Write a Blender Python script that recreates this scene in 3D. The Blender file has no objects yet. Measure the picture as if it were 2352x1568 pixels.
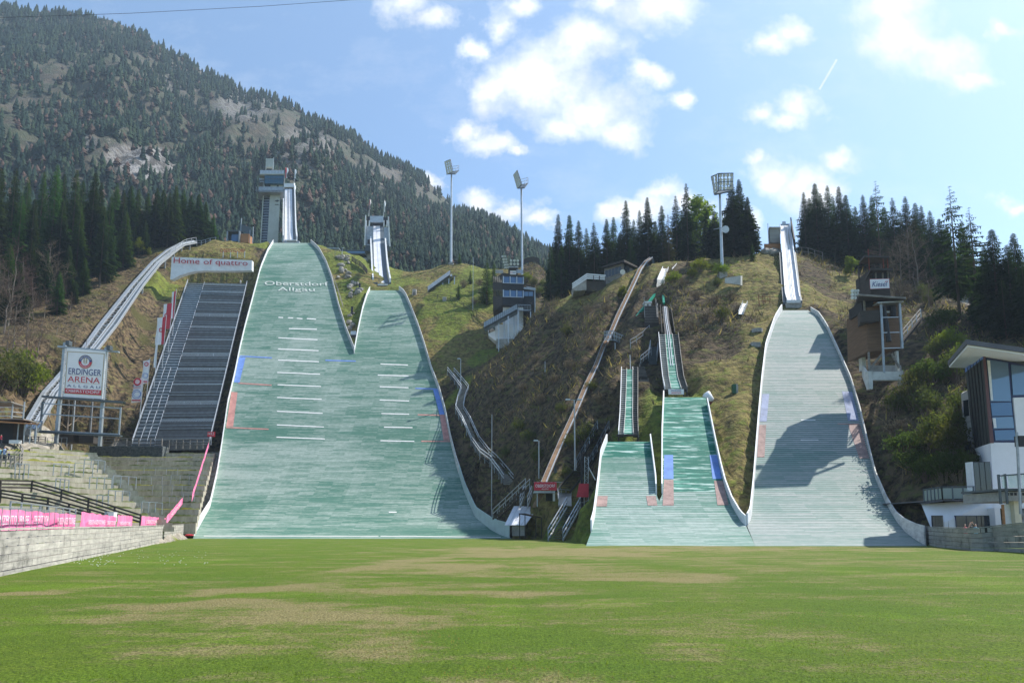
import bpy, math, random
import numpy as np
from mathutils import Vector, Matrix
random.seed(7); RNG = np.random.default_rng(11)
C = bpy.context.scene
COL = C.collection
R = math.radians
# ---------------------------------------------------------------- camera geometry
FX, CX, CY, EYE, TILT = 1568.0, 1176.0, 1020.5, 1.7, R(7)
ct, st = math.cos(TILT), math.sin(TILT)
def ray(x, y):
    """direction of the photo point (x, y) (2352 wide units), scaled to one metre forward"""
    U = -(y-CY)/FX
    F = ct-U*st
    return ((x-CX)/FX/F, (st+U*ct)/F)
def P(x, y, Y):
    a, b = ray(x, y)
    return Vector((a*Y, Y, EYE+b*Y))
def proj(v):
    dx, dy, dz = v[0], v[1], v[2]-EYE
    f = dy*ct+dz*st; u = -dy*st+dz*ct
    return (CX+FX*dx/f, CY-FX*u/f)
cam = bpy.data.cameras.new('camera'); co = bpy.data.objects.new('camera', cam); COL.objects.link(co)
cam.sensor_width = 36; cam.lens = 24*FX/1568.0; cam.clip_end = 9000; cam.clip_start = .1
cam.shift_y = (CY-784)/2352.0
co.location = (0, 0, EYE); co.rotation_euler = (R(90)+TILT, 0, 0)
C.camera = co
# ---------------------------------------------------------------- object helpers
def tag(o, label=None, cat=None, group=None, kind=None):
    if label: o['label'] = label
    if cat: o['category'] = cat
    if group: o['group'] = group
    if kind: o['kind'] = kind
    return o
def thing(name, loc, label, cat, group=None):
    o = bpy.data.objects.new(name, None); COL.objects.link(o)
    o.location = Vector(loc); o.empty_display_size = .5
    return tag(o, label, cat, group)
class MB:
    def __init__(s): s.v = []; s.f = []; s.m = []; s.uv = {}
    def add(s, vs, fs, mi=0):
        b = len(s.v); s.v += [tuple(p) for p in vs]
        for f in fs: s.f.append(tuple(b+i for i in f)); s.m.append(mi)
        return s
    def quad(s, a, b, c, d, mi=0): return s.add([a, b, c, d], [(0, 1, 2, 3)], mi)
    def hexa(s, p, mi=0):   # 4 bottom, 4 top
        return s.add(p, [(3, 2, 1, 0), (4, 5, 6, 7), (0, 1, 5, 4), (1, 2, 6, 5), (2, 3, 7, 6), (3, 0, 4, 7)], mi)
    def box(s, x0, x1, y0, y1, z0, z1, mi=0):
        return s.hexa([(x0, y0, z0), (x1, y0, z0), (x1, y1, z0), (x0, y1, z0), (x0, y0, z1), (x1, y0, z1), (x1, y1, z1), (x0, y1, z1)], mi)
    def obox(s, c, dx, dy, dz, xd, yd=None, mi=0):
        """box centred at bottom-centre c, axis xd (horizontal vector)"""
        c = Vector(c); xd = Vector(xd).normalized(); zd = Vector((0, 0, 1)); yd = zd.cross(xd) if yd is None else Vector(yd)
        ps = []
        for z in (0, dz):
            for a, b in ((-1, -1), (1, -1), (1, 1), (-1, 1)): ps.append(c+xd*a*dx/2+yd*b*dy/2+zd*z)
        return s.hexa(ps, mi)
    def bar(s, p, q, w=.1, h=None, mi=0):
        p = Vector(p); q = Vector(q); d = q-p
        if d.length < 1e-6: return s
        h = w if h is None else h
        d.normalize(); u = Vector((0, 0, 1)) if abs(d.z) < .95 else Vector((0, 1, 0))
        a = d.cross(u).normalized(); b = a.cross(d).normalized()
        ps = []
        for c in (p, q):
            for i, j in ((-1, -1), (1, -1), (1, 1), (-1, 1)): ps.append(c+a*i*w/2+b*j*h/2)
        return s.add(ps, [(3, 2, 1, 0), (4, 5, 6, 7), (0, 1, 5, 4), (1, 2, 6, 5), (2, 3, 7, 6), (3, 0, 4, 7)], mi)
    def tube(s, p, q, r0, r1=None, n=8, mi=0, cap=True):
        p = Vector(p); q = Vector(q); r1 = r0 if r1 is None else r1
        d = (q-p).normalized(); u = Vector((0, 0, 1)) if abs(d.z) < .95 else Vector((0, 1, 0))
        a = d.cross(u).normalized(); b = a.cross(d).normalized(); vs = []
        for c, r in ((p, r0), (q, r1)):
            for i in range(n):
                t = 2*math.pi*i/n; vs.append(c+a*r*math.cos(t)+b*r*math.sin(t))
        fs = [(i, (i+1) % n, n+(i+1) % n, n+i) for i in range(n)]
        if cap: fs += [tuple(range(n-1, -1, -1)), tuple(range(n, 2*n))]
        return s.add(vs, fs, mi)
    def path(s, pts, w=.1, h=None, mi=0):
        """box section swept along a polyline: one continuous piece"""
        pts = [Vector(p) for p in pts]; h = w if h is None else h; n = len(pts); vs = []
        for i, c in enumerate(pts):
            d = (pts[min(i+1, n-1)]-pts[max(i-1, 0)]).normalized(); u = Vector((0, 0, 1)) if abs(d.z) < .95 else Vector((0, 1, 0))
            a = d.cross(u).normalized(); b = a.cross(d).normalized()
            for p, q in ((-1, -1), (1, -1), (1, 1), (-1, 1)): vs.append(c+a*p*w/2+b*q*h/2)
        fs = [(3, 2, 1, 0), tuple(4*(n-1)+k for k in range(4))]
        for i in range(n-1): fs += [(4*i+k, 4*i+(k+1) % 4, 4*i+4+(k+1) % 4, 4*i+4+k) for k in range(4)]
        return s.add(vs, fs, mi)
    def stairs(s, p, q, side, n, thick=.25, mi=0):
        """solid flight from p (bottom centre) to q (top centre); side = half-width vector"""
        p = Vector(p); q = Vector(q); side = Vector(side); rows = []; dh = Vector((q.x-p.x, q.y-p.y, 0))/n; dz = (q.z-p.z)/n
        for i in range(n):
            a = p+dh*i+Vector((0, 0, dz*i)); rows.append([a-side, a+side]); b = a+Vector((0, 0, dz)); rows.append([b-side, b+side])
        rows.append([q-side, q+side]); dn = Vector((0, 0, -thick-dz)); rows.append([q-side+dn, q+side+dn]); rows.append([p-side+dn, p+side+dn]); rows.append(rows[0])
        return s.strip(rows, mi)
    def sphere(s, c, r, nu=10, nv=7, sc=(1, 1, 1), mi=0):
        vs = [(c[0], c[1], c[2]-r*sc[2])]
        for j in range(1, nv):
            t = -math.pi/2+math.pi*j/nv
            for i in range(nu):
                a = 2*math.pi*i/nu
                vs.append((c[0]+r*sc[0]*math.cos(t)*math.cos(a), c[1]+r*sc[1]*math.cos(t)*math.sin(a), c[2]+r*sc[2]*math.sin(t)))
        vs.append((c[0], c[1], c[2]+r*sc[2])); n = len(vs)
        fs = [(0, 1+(i+1) % nu, 1+i) for i in range(nu)]
        for j in range(nv-2):
            for i in range(nu):
                a = 1+j*nu; fs.append((a+i, a+(i+1) % nu, a+nu+(i+1) % nu, a+nu+i))
        a = 1+(nv-2)*nu
        fs += [(a+i, a+(i+1) % nu, n-1) for i in range(nu)]
        return s.add(vs, fs, mi)
    def prism(s, poly, d, mi=0):
        """closed polygon (3-D points) pushed along d"""
        n = len(poly); d = Vector(d); poly = [Vector(p) for p in poly]
        return s.add(poly+[p+d for p in poly], [tuple(range(n-1, -1, -1)), tuple(range(n, 2*n))]+[(i, (i+1) % n, n+(i+1) % n, n+i) for i in range(n)], mi)
    def strip(s, rows, mi=0):
        """rows: list of equal-length point lists"""
        b = len(s.v); n = len(rows[0])
        for r in rows: s.v += [tuple(p) for p in r]
        for j in range(len(rows)-1):
            for i in range(n-1):
                a = b+j*n+i; s.f.append((a, a+1, a+n+1, a+n)); s.m.append(mi)
        return s
    def build(s, name, mats, parent=None, origin=None, smooth=False):
        if not isinstance(mats, (list, tuple)): mats = [mats]
        if parent is not None:
            o0 = Vector(parent.location); pp = parent.parent
            while pp is not None: o0 = o0+pp.location; pp = pp.parent
        else: o0 = Vector(origin) if origin is not None else Vector((0, 0, 0))
        me = bpy.data.meshes.new(name)
        me.from_pydata([(p[0]-o0.x, p[1]-o0.y, p[2]-o0.z) for p in s.v], [], s.f)
        for m in mats: me.materials.append(m)
        if len(mats) > 1: me.polygons.foreach_set('material_index', s.m)
        if smooth: me.polygons.foreach_set('use_smooth', [True]*len(s.f))
        me.update()
        o = bpy.data.objects.new(name, me); COL.objects.link(o)
        if parent is not None: o.parent = parent
        else: o.location = o0
        return o
def npmesh(name, V, F, mats, mi=None, smooth=False):
    """big mesh from numpy arrays; F (n,3) or (n,4)"""
    me = bpy.data.meshes.new(name); n, k = F.shape
    me.vertices.add(len(V)); me.vertices.foreach_set('co', np.asarray(V, np.float32).ravel())
    me.loops.add(n*k); me.loops.foreach_set('vertex_index', F.astype(np.int32).ravel())
    me.polygons.add(n); me.polygons.foreach_set('loop_start', np.arange(0, n*k, k, dtype=np.int32))
    for m in mats: me.materials.append(m)
    if mi is not None: me.polygons.foreach_set('material_index', np.asarray(mi, np.int32))
    if smooth: me.polygons.foreach_set('use_smooth', np.ones(n, bool))
    me.update(calc_edges=True); me.validate()
    return me
def link(name, me, parent=None, loc=(0, 0, 0)):
    o = bpy.data.objects.new(name, me); COL.objects.link(o); o.location = loc
    if parent is not None: o.parent = parent
    return o
def copy_tree(o, parent=None):
    c = o.copy(); COL.objects.link(c)
    if parent is not None: c.parent = parent
    for ch in list(o.children): copy_tree(ch, c)
    return c
def lerp(a, b, t): return a+(b-a)*t
def interp(poly, y):
    """x at height y of a polyline of (x, y) sorted by y descending or ascending"""
    p = sorted(poly, key=lambda q: q[1])
    return float(np.interp(y, [q[1] for q in p], [q[0] for q in p]))
# ---------------------------------------------------------------- lettering
def lettering(body, o, xd, up, w, h, m, parent, name='lettering', depth=.02, spacing=1.0, arc=None):
    cu = bpy.data.curves.new(name, 'FONT'); cu.body = body; cu.space_character = spacing; cu.resolution_u = 3
    ob = bpy.data.objects.new(name, cu); COL.objects.link(ob)
    dg = bpy.context.evaluated_depsgraph_get(); dg.update()
    me = bpy.data.meshes.new_from_object(ob.evaluated_get(dg)); bpy.data.objects.remove(ob); bpy.data.curves.remove(cu)
    n = len(me.vertices); a = np.zeros(n*3, np.float32); me.vertices.foreach_get('co', a); a = a.reshape(-1, 3)
    faces = [tuple(p.vertices) for p in me.polygons]; bpy.data.meshes.remove(me)
    mn, mx = a.min(0), a.max(0); sx = w/(mx[0]-mn[0]); sy = h/(mx[1]-mn[1])
    xd = Vector(xd).normalized(); up = Vector(up).normalized(); nn = xd.cross(up); o = Vector(o)
    mb = MB(); vs = []
    for p in a:
        u = (p[0]-mn[0])*sx; v = (p[1]-mn[1])*sy
        if arc:      # (radius, centre angle, span): bend on a circle about o
            r, c0, span = arc; t = c0+(u/w-.5)*span*(-1 if r > 0 else 1); rr = abs(r)+(v if r > 0 else h-v)
            vs.append(o+xd*rr*math.cos(t)+up*rr*math.sin(t)+nn*depth)
        else: vs.append(o+xd*u+up*v+nn*depth)
    mb.add(vs, faces)
    return mb.build(name, m, parent)
# ---------------------------------------------------------------- materials
def newmat(name):
    m = bpy.data.materials.new(name); m.use_nodes = True; nt = m.node_tree; nt.nodes.clear()
    out = nt.nodes.new('ShaderNodeOutputMaterial'); b = nt.nodes.new('ShaderNodeBsdfPrincipled')
    nt.links.new(b.outputs[0], out.inputs[0]); return m, nt, b
class NT:
    def __init__(s, nt): s.nt = nt
    def n(s, t, **k):
        o = s.nt.nodes.new(t)
        for a, v in k.items(): setattr(o, a, v)
        return o
    def l(s, a, b): s.nt.links.new(a, b)
    def val(s, inp, v):
        if isinstance(v, (int, float, tuple, list)): inp.default_value = v
        else: s.l(v, inp)
    def math(s, op, a, b=None, c=None, clamp=False):
        o = s.n('ShaderNodeMath', operation=op, use_clamp=clamp)
        for i, v in enumerate((a, b, c)):
            if v is not None: s.val(o.inputs[i], v)
        return o.outputs[0]
    def mix(s, f, a, b, mode='MIX'):
        o = s.n('ShaderNodeMix', data_type='RGBA', blend_type=mode, clamp_factor=True)
        s.val(o.inputs[0], f); s.val(o.inputs[6], a if not isinstance(a, tuple) else (*a[:3], 1)); s.val(o.inputs[7], b if not isinstance(b, tuple) else (*b[:3], 1))
        return o.outputs[2]
    def noise(s, vec, scale, detail=5, rough=.55, stretch=None, dim='3D'):
        if stretch:
            mp = s.n('ShaderNodeMapping'); mp.inputs['Scale'].default_value = stretch; s.l(vec, mp.inputs[0]); vec = mp.outputs[0]
        o = s.n('ShaderNodeTexNoise', noise_dimensions=dim); s.l(vec, o.inputs['Vector'])
        o.inputs['Scale'].default_value = scale; o.inputs['Detail'].default_value = detail; o.inputs['Roughness'].default_value = rough
        return o.outputs[0]
    def ramp(s, f, lo, hi): return s.math('MULTIPLY_ADD', f, 1/(hi-lo), -lo/(hi-lo), clamp=True)
    def bump(s, h, strength, dist, b):
        o = s.n('ShaderNodeBump'); o.inputs['Strength'].default_value = strength; o.inputs['Distance'].default_value = dist
        s.l(h, o.inputs['Height']); s.l(o.outputs[0], b.inputs['Normal'])
MATS = {}
def mat(name, col, rough=.7, var=.18, scale=1.5, col2=None, stretch=None, bump=0., metal=0., fine=6., objvar=0., spec=.4, trans=0.):
    if name in MATS: return MATS[name]
    m, nt, b = newmat(name); N = NT(nt)
    tc = N.n('ShaderNodeTexCoord').outputs['Object']
    a = N.noise(tc, scale, 5, .6, stretch); f = N.noise(tc, scale*fine, 3, .6, stretch)
    if col2 is None: col2 = tuple(c*(1-var*1.3) for c in col); col = tuple(min(1, c*(1+var*.6)) for c in col)
    t = N.math('ADD', N.math('MULTIPLY', a, .7), N.math('MULTIPLY', f, .3)); t = N.ramp(t, .36, .64)
    c = N.mix(t, col, col2)
    if objvar:
        oi = N.n('ShaderNodeObjectInfo').outputs['Random']
        hs = N.n('ShaderNodeHueSaturation'); N.l(c, hs.inputs['Color'])
        N.l(N.math('MULTIPLY_ADD', oi, objvar*2, 1-objvar), hs.inputs['Value']); N.l(N.math('MULTIPLY_ADD', oi, .05, .475), hs.inputs['Hue']); c = hs.outputs[0]
    N.l(c, b.inputs['Base Color']); b.inputs['Roughness'].default_value = rough; b.inputs['Metallic'].default_value = metal
    b.inputs['Specular IOR Level'].default_value = spec
    if trans: b.inputs['Transmission Weight'].default_value = trans
    if bump: N.bump(N.math('ADD', a, N.math('MULTIPLY', f, .5)), .7, bump, b)
    MATS[name] = m; return m
def M(n): return MATS[n]
mat('white_paint', (.72, .73, .74), .5, .12, .6)
mat('white_wall', (.78, .78, .8), .8, .06, .3)
mat('weathered_board', (.62, .61, .58), .8, .25, .7, stretch=(1, 1, 3))
mat('galvanised', (.34, .37, .4), .45, .2, 1.2, metal=.5)
mat('bright_steel', (.5, .53, .56), .4, .15, 1.2, metal=.5)
mat('dark_steel', (.075, .095, .11), .5, .2, 1.)
mat('black_paint_and_shade', (.02, .02, .023), .6, .2, 1.)  # black surfaces, also a stand-in for shade inside openings and recesses
mat('concrete', (.36, .35, .33), .9, .28, .5, bump=.02)
mat('pale_concrete', (.5, .5, .47), .9, .2, .4)
mat('tower_concrete', (.42, .45, .43), .85, .14, .25)
mat('grey_wood', (.23, .215, .195), .85, .4, .8, stretch=(1, 1, 4), bump=.01)
mat('dark_wood', (.05, .042, .036), .8, .3, .8, stretch=(1, 1, 5))
mat('brown_wood', (.15, .085, .046), .75, .3, .8, stretch=(.6, .6, 6), bump=.01)
mat('orange_wood', (.36, .17, .07), .7, .2, .8, stretch=(.5, .5, 6))
mat('track_white', (.66, .67, .71), .5, .12, .5)
mat('chute_brown', (.25, .165, .105), .95, .25, .6, spec=.05)
mat('red_paint', (.45, .025, .035), .6, .2, .8)
mat('sign_red', (.55, .03, .05), .5, .1, .8)
mat('sign_white', (.78, .78, .79), .45, .05, .6)
mat('sign_blue', (.03, .05, .2), .5, .1, .8)
mat('sign_gold', (.4, .3, .14), .5, .1, .8)
mat('pink_cloth', (.72, .1, .27), .8, .3, .9, col2=(.8, .28, .48))
mat('pipe_green', (.0, .28, .17), .5, .2, 1.)
mat('mat_green_dark', (.02, .12, .08), .8, .2, 1.)
mat('tarp_white', (.72, .73, .76), .5, .1, 1.5, bump=.05)
mat('fabric_pale', (.42, .52, .5), .6, .12, .5, bump=.03)
mat('box_green', (.02, .09, .05), .6, .2, 1.)
mat('rock_grey', (.28, .265, .24), .9, .4, .5, bump=.1)
mat('gabion', (.1, .115, .12), .9, .6, 2.5, bump=.06, fine=3)
mat('bark', (.09, .065, .045), .9, .3, 1.5, stretch=(1, 1, .3))
mat('pale_bark', (.17, .145, .12), .9, .35, 1.5, stretch=(1, 1, .3), objvar=.2)
mat('twigs', (.15, .11, .085), .9, .3, .5, objvar=.25, spec=.08)
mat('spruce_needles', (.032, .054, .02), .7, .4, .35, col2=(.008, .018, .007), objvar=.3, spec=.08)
mat('sunlit_needles', (.045, .085, .022), .7, .4, .35, col2=(.018, .04, .012), objvar=.25, spec=.08)  # brighter copy of the needles, sunlight put into the colour
mat('brown_needles', (.06, .05, .028), .8, .3, .35, col2=(.03, .035, .018), spec=.08)
mat('young_leaves', (.17, .2, .03), .7, .3, .5, col2=(.09, .13, .02), objvar=.2, spec=.08)
mat('willow_leaves', (.1, .108, .036), .7, .3, .5, col2=(.055, .07, .022), objvar=.25, spec=.08)
mat('dark_leaves', (.075, .1, .028), .8, .3, .5, col2=(.03, .045, .014), objvar=.2, spec=.08)
mat('brush_brown', (.25, .19, .12), .9, .4, .2, col2=(.07, .052, .034), spec=.08)
mat('brush_olive', (.13, .13, .04), .9, .4, .2, col2=(.055, .065, .022), spec=.08)
mat('dry_straw', (.34, .27, .14), .9, .3, .2, col2=(.2, .15, .07), spec=.08)
mat('lamp_glass', (.55, .58, .55), .2, .2, 3., spec=.8)
mat('skin', (.5, .3, .22), .6, .1, 3.)
mat('hair_dark', (.03, .02, .015), .7, .1, 3.)
mat('shirt_blue', (.35, .45, .65), .8, .15, 3.)
mat('shirt_lightblue', (.25, .5, .65), .8, .15, 3.)
mat('shirt_navy', (.03, .04, .15), .8, .15, 3.)
mat('shirt_black', (.012, .012, .014), .8, .15, 3.)
mat('shirt_red', (.5, .04, .07), .8, .15, 3.)
mat('shirt_white', (.7, .7, .72), .8, .15, 3.)
mat('trousers_dark', (.03, .035, .05), .8, .15, 3.)
mat('trousers_pale', (.45, .4, .36), .8, .15, 3.)
mat('roof_grey', (.1, .1, .115), .6, .2, .6)
mat('window_frame_blue', (.02, .03, .1), .4, .1, 1.)
mat('frame_maroon', (.12, .05, .05), .5, .1, 1.)
mat('mesh_dark', (.03, .037, .034), .7, .3, 1., stretch=(4, 4, .5))
mat('siding_grey', (.33, .32, .3), .8, .2, .5, stretch=(.4, .4, 6))
mat('cream_wall', (.62, .56, .42), .8, .1, .5)
mat('mural_blue', (.08, .2, .5), .7, .1, .5)
mat('red_steel', (.2, .05, .03), .8, .2, 1.)
mat('flower_white', (.85, .85, .8), .7, .05, 1.)
mat('blade_green', (.15, .21, .03), .8, .3, .4, col2=(.09, .13, .02), spec=.08); mat('blade_bright', (.2, .28, .035), .8, .3, .4, col2=(.13, .19, .025), spec=.08)
def glass(name, col, rough=.06):
    m, nt, b = newmat(name); b.inputs['Base Color'].default_value = (*col, 1); b.inputs['Roughness'].default_value = rough
    b.inputs['Specular IOR Level'].default_value = .9; b.inputs['Metallic'].default_value = .25
    N = NT(nt); tc = N.n('ShaderNodeTexCoord').outputs['Object']; N.bump(N.noise(tc, .6, 2), .25, .03, b)
    MATS[name] = m
glass('glass_blue', (.06, .13, .24)); glass('glass_dark', (.03, .04, .05)); glass('glass_teal', (.03, .1, .15)); glass('glass_sky', (.12, .2, .3))
def clear_glass():
    m, nt, b = newmat('clear_glass'); nt.nodes.remove(b); N = NT(nt); out = [n for n in nt.nodes if n.type == 'OUTPUT_MATERIAL'][0]
    t = N.n('ShaderNodeBsdfTransparent'); g = N.n('ShaderNodeBsdfPrincipled'); g.inputs['Base Color'].default_value = (.55, .68, .64, 1); g.inputs['Roughness'].default_value = .15
    mx = N.n('ShaderNodeMixShader'); mx.inputs[0].default_value = .38
    N.l(t.outputs[0], mx.inputs[1]); N.l(g.outputs[0], mx.inputs[2]); N.l(mx.outputs[0], out.inputs[0]); MATS['clear_glass'] = m
clear_glass()
def translucent(*names):
    """thin leaves and needles let part of the sun through"""
    for nm in names:
        m = MATS[nm]; N = NT(m.node_tree); b = [n for n in m.node_tree.nodes if n.type == 'BSDF_PRINCIPLED'][0]; out = [n for n in m.node_tree.nodes if n.type == 'OUTPUT_MATERIAL'][0]
        src = b.inputs['Base Color'].links[0].from_socket; t = N.n('ShaderNodeBsdfTranslucent'); N.l(N.mix(1.0, src, (1.5, 1.6, .8), 'MULTIPLY'), t.inputs[0]); mx = N.n('ShaderNodeMixShader'); mx.inputs[0].default_value = .4
        N.l(b.outputs[0], mx.inputs[1]); N.l(t.outputs[0], mx.inputs[2]); N.l(mx.outputs[0], out.inputs[0])
translucent('spruce_needles', 'sunlit_needles', 'brown_needles', 'young_leaves', 'willow_leaves', 'dark_leaves', 'blade_green', 'blade_bright', 'dry_straw', 'brush_olive')
def wire_mat(name, col, scale, gap):
    """woven wire mesh: diagonal wires with real holes"""
    m, nt, b = newmat(name); N = NT(nt); out = [n for n in nt.nodes if n.type == 'OUTPUT_MATERIAL'][0]
    tc = N.n('ShaderNodeTexCoord').outputs['UV']; sp = N.n('ShaderNodeSeparateXYZ'); N.l(tc, sp.inputs[0])
    a = N.math('MULTIPLY', N.math('ADD', sp.outputs[0], sp.outputs[1]), scale); c = N.math('MULTIPLY', N.math('SUBTRACT', sp.outputs[0], sp.outputs[1]), scale)
    wa = N.math('LESS_THAN', N.math('FRACT', a), gap); wc = N.math('LESS_THAN', N.math('FRACT', c), gap)
    f = N.math('MAXIMUM', wa, wc); b.inputs['Base Color'].default_value = (*col, 1); b.inputs['Roughness'].default_value = .5
    t = N.n('ShaderNodeBsdfTransparent'); mx = N.n('ShaderNodeMixShader'); N.l(f, mx.inputs[0]); N.l(t.outputs[0], mx.inputs[1]); N.l(b.outputs[0], mx.inputs[2]); N.l(mx.outputs[0], out.inputs[0])
    MATS[name] = m
def fringe(name, light, dark, bias=.0, row=.45, contrast=.5, stripes=False):
    """plastic jumping mats: rows of fringes across the slope (uv in metres)"""
    m, nt, b = newmat(name); N = NT(nt); uv = N.n('ShaderNodeTexCoord').outputs['UV']
    sp = N.n('ShaderNodeSeparateXYZ'); N.l(uv, sp.inputs[0]); u, v = sp.outputs[0], sp.outputs[1]
    streak = N.noise(uv, 1., 5, .65, (.09, .6, 1)); fine = N.noise(uv, 1., 4, .7, (.9, 2.6, 1)); big = N.noise(uv, .03, 3, .55); band_ = N.noise(uv, 1., 3, .6, (.012, .16, 1))
    def cells(du, dv, w):
        cb = N.n('ShaderNodeCombineXYZ'); N.l(N.math('FLOOR', N.math('DIVIDE', u, du)), cb.inputs[0]); N.l(N.math('FLOOR', N.math('DIVIDE', v, dv)), cb.inputs[1])
        wn = N.n('ShaderNodeTexWhiteNoise', noise_dimensions='2D'); N.l(cb.outputs[0], wn.inputs['Vector']); return N.math('MULTIPLY', N.math('SUBTRACT', wn.outputs[0], .5), w)
    t = N.math('ADD', N.math('MULTIPLY', streak, .6), N.math('MULTIPLY', fine, .45)); t = N.math('ADD', t, N.math('MULTIPLY', big, .6)); t = N.math('ADD', t, N.math('MULTIPLY', band_, .6))
    t = N.math('ADD', N.math('ADD', t, cells(15, 13, .1)), cells(3.1, row, .2)); t = N.math('ADD', t, bias)
    t = N.ramp(t, .95, 1.28); c = N.mix(t, light, dark)
    fr = N.math('FRACT', N.math('DIVIDE', v, row)); line = N.math('LESS_THAN', fr, .34)
    ln = N.math('MULTIPLY', line, N.math('MULTIPLY_ADD', fine, 1.4, contrast-.75, clamp=True))
    c = N.mix(ln, c, tuple(x*.45 for x in dark))
    fu = N.math('LESS_THAN', N.math('FRACT', N.math('DIVIDE', u, 1.15)), .1); c = N.mix(N.math('MULTIPLY', fu, N.math('MULTIPLY', streak, .32)), c, dark)
    if stripes:
        w = N.ramp(N.noise(uv, 1., 4, .6, (.22, 2.3, 1)), .54, .64); c = N.mix(N.math('MULTIPLY', w, .85), c, (.55, .68, .64))
    sp2 = N.ramp(N.noise(uv, 1., 6, .75, (.3, 1.5, 1)), .62, .72); c = N.mix(N.math('MULTIPLY', sp2, .6), c, tuple(x*.6 for x in dark))
    sp3 = N.ramp(N.noise(uv, 1., 6, .75, (.2, 1.9, 1)), .64, .72); c = N.mix(N.math('MULTIPLY', sp3, .55), c, tuple(min(1, x*1.35) for x in light))
    N.l(c, b.inputs['Base Color']); b.inputs['Roughness'].default_value = .75; b.inputs['Specular IOR Level'].default_value = .3
    N.bump(N.math('ADD', fr, fine), .5, .05, b)
    MATS[name] = m
fringe('fringe_big', (.3, .37, .33), (.07, .175, .13), .02)
fringe('fringe_foot', (.32, .39, .365), (.09, .21, .165), .02, row=.5, contrast=.8)
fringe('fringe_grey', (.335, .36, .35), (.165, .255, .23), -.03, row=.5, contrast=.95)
fringe('fringe_green', (.14, .4, .31), (.0, .13, .09), .1, row=.5, stripes=True)
mat('patch_blue', (.13, .24, .56), .8, .2, .8)
mat('patch_red', (.46, .22, .19), .8, .25, .8)
mat('patch_rust', (.31, .21, .19), .8, .3, 1.2)
mat('patch_violet', (.25, .29, .42), .8, .2, 1.)
mat('line_white', (.72, .72, .7), .7, .08, 1.); mat('letter_white', (.55, .6, .56), .8, .25, 1.5)
# ---------------------------------------------------------------- sun, sky, clouds
SUN_EL, SUN_AZ = R(53), R(67)          # azimuth clockwise from +Y
SD = Vector((math.cos(SUN_EL)*math.sin(SUN_AZ), math.cos(SUN_EL)*math.cos(SUN_AZ), math.sin(SUN_EL)))
sl = bpy.data.lights.new('sun', 'SUN'); sl.energy = 5.0; sl.angle = R(.53); sl.color = (1, .95, .87)
so = bpy.data.objects.new('sun', sl); COL.objects.link(so); so.rotation_euler = SD.to_track_quat('Z', 'Y').to_euler(); so.location = (60, -20, 200)
w = bpy.data.worlds.new('World'); C.world = w; w.use_nodes = True
nt = w.node_tree; nt.nodes.clear(); N = NT(nt)
wo = N.n('ShaderNodeOutputWorld'); bg = N.n('ShaderNodeBackground'); bg.inputs[1].default_value = .125; N.l(bg.outputs[0], wo.inputs[0])
sky = N.n('ShaderNodeTexSky'); sky.sky_type = 'NISHITA'; sky.sun_disc = False; sky.sun_elevation = SUN_EL; sky.sun_rotation = SUN_AZ
sky.altitude = 800; sky.air_density = 1.0; sky.dust_density = 2.0; sky.ozone_density = .6
g = N.n('ShaderNodeTexCoord').outputs['Generated']
sp = N.n('ShaderNodeSeparateXYZ'); N.l(g, sp.inputs[0])
yy = N.math('MAXIMUM', sp.outputs[1], .12)
pu = N.math('DIVIDE', sp.outputs[0], yy); pv = N.math('DIVIDE', sp.outputs[2], yy)
cb = N.n('ShaderNodeCombineXYZ'); N.l(pu, cb.inputs[0]); N.l(pv, cb.inputs[1]); pc = cb.outputs[0]
CLOUDS = [(1240,180,170,105),(1370,245,130,85),(1345,110,110,60),(1130,215,60,70),(1420,300,80,40),(1290,290,90,45),(1500,20,115,62),(1400,10,60,40),
 (935,10,70,50),(1000,35,50,35),(1125,60,45,60),(1190,20,55,35),(1085,120,35,35),(1755,105,50,38),(1800,75,50,40),
 (1765,250,45,28),(1850,245,65,38),(1820,275,60,28),(2090,85,120,85),(2180,140,110,70),(2060,20,110,50),(2230,190,60,30),
 (1760,385,70,42),(1850,420,90,50),(1720,355,35,25),(1880,465,80,40),(1945,380,45,28),(1065,310,45,28),(1120,345,60,28),(1175,362,40,15),
 (1110,465,60,35),(1170,490,70,25),(1235,510,45,18),(1470,470,90,40),(1530,440,55,34),(1410,485,50,30),(1580,470,60,40),(995,403,28,20),(1570,225,38,26),
(2320,70,34,22),(1490,170,55,30),(1680,500,70,30),(2300,480,40,20)]
wq = N.n('ShaderNodeTexNoise'); N.l(pc, wq.inputs['Vector']); wq.inputs['Scale'].default_value = 7; wq.inputs['Detail'].default_value = 7; wq.inputs['Roughness'].default_value = .62
wsp = N.n('ShaderNodeSeparateColor'); N.l(wq.outputs['Color'], wsp.inputs[0])
pu0, pv0 = pu, pv
pu = N.math('ADD', pu, N.math('MULTIPLY_ADD', wsp.outputs[0], .15, -.075)); pv = N.math('ADD', pv, N.math('MULTIPLY_ADD', wsp.outputs[1], .12, -.06))
acc = None
for x, y, rx, ry in CLOUDS:
    a, b = ray(x, y); a2, _ = ray(x+rx, y); _, b2 = ray(x, y-ry)
    ex = N.math('MULTIPLY_ADD', pu, 1/abs(a2-a), -a/abs(a2-a)); ey = N.math('MULTIPLY_ADD', pv, 1/abs(b2-b), -b/abs(b2-b))
    d = N.math('ADD', N.math('MULTIPLY', ex, ex), N.math('MULTIPLY', ey, ey))
    e = N.math('SUBTRACT', 1.0, N.math('SQRT', d))
    acc = e if acc is None else N.math('SMOOTH_MAX', acc, e, .25)
n1 = N.noise(pc, 11, 8, .62); n2 = N.noise(pc, 38, 6, .65)
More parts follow.
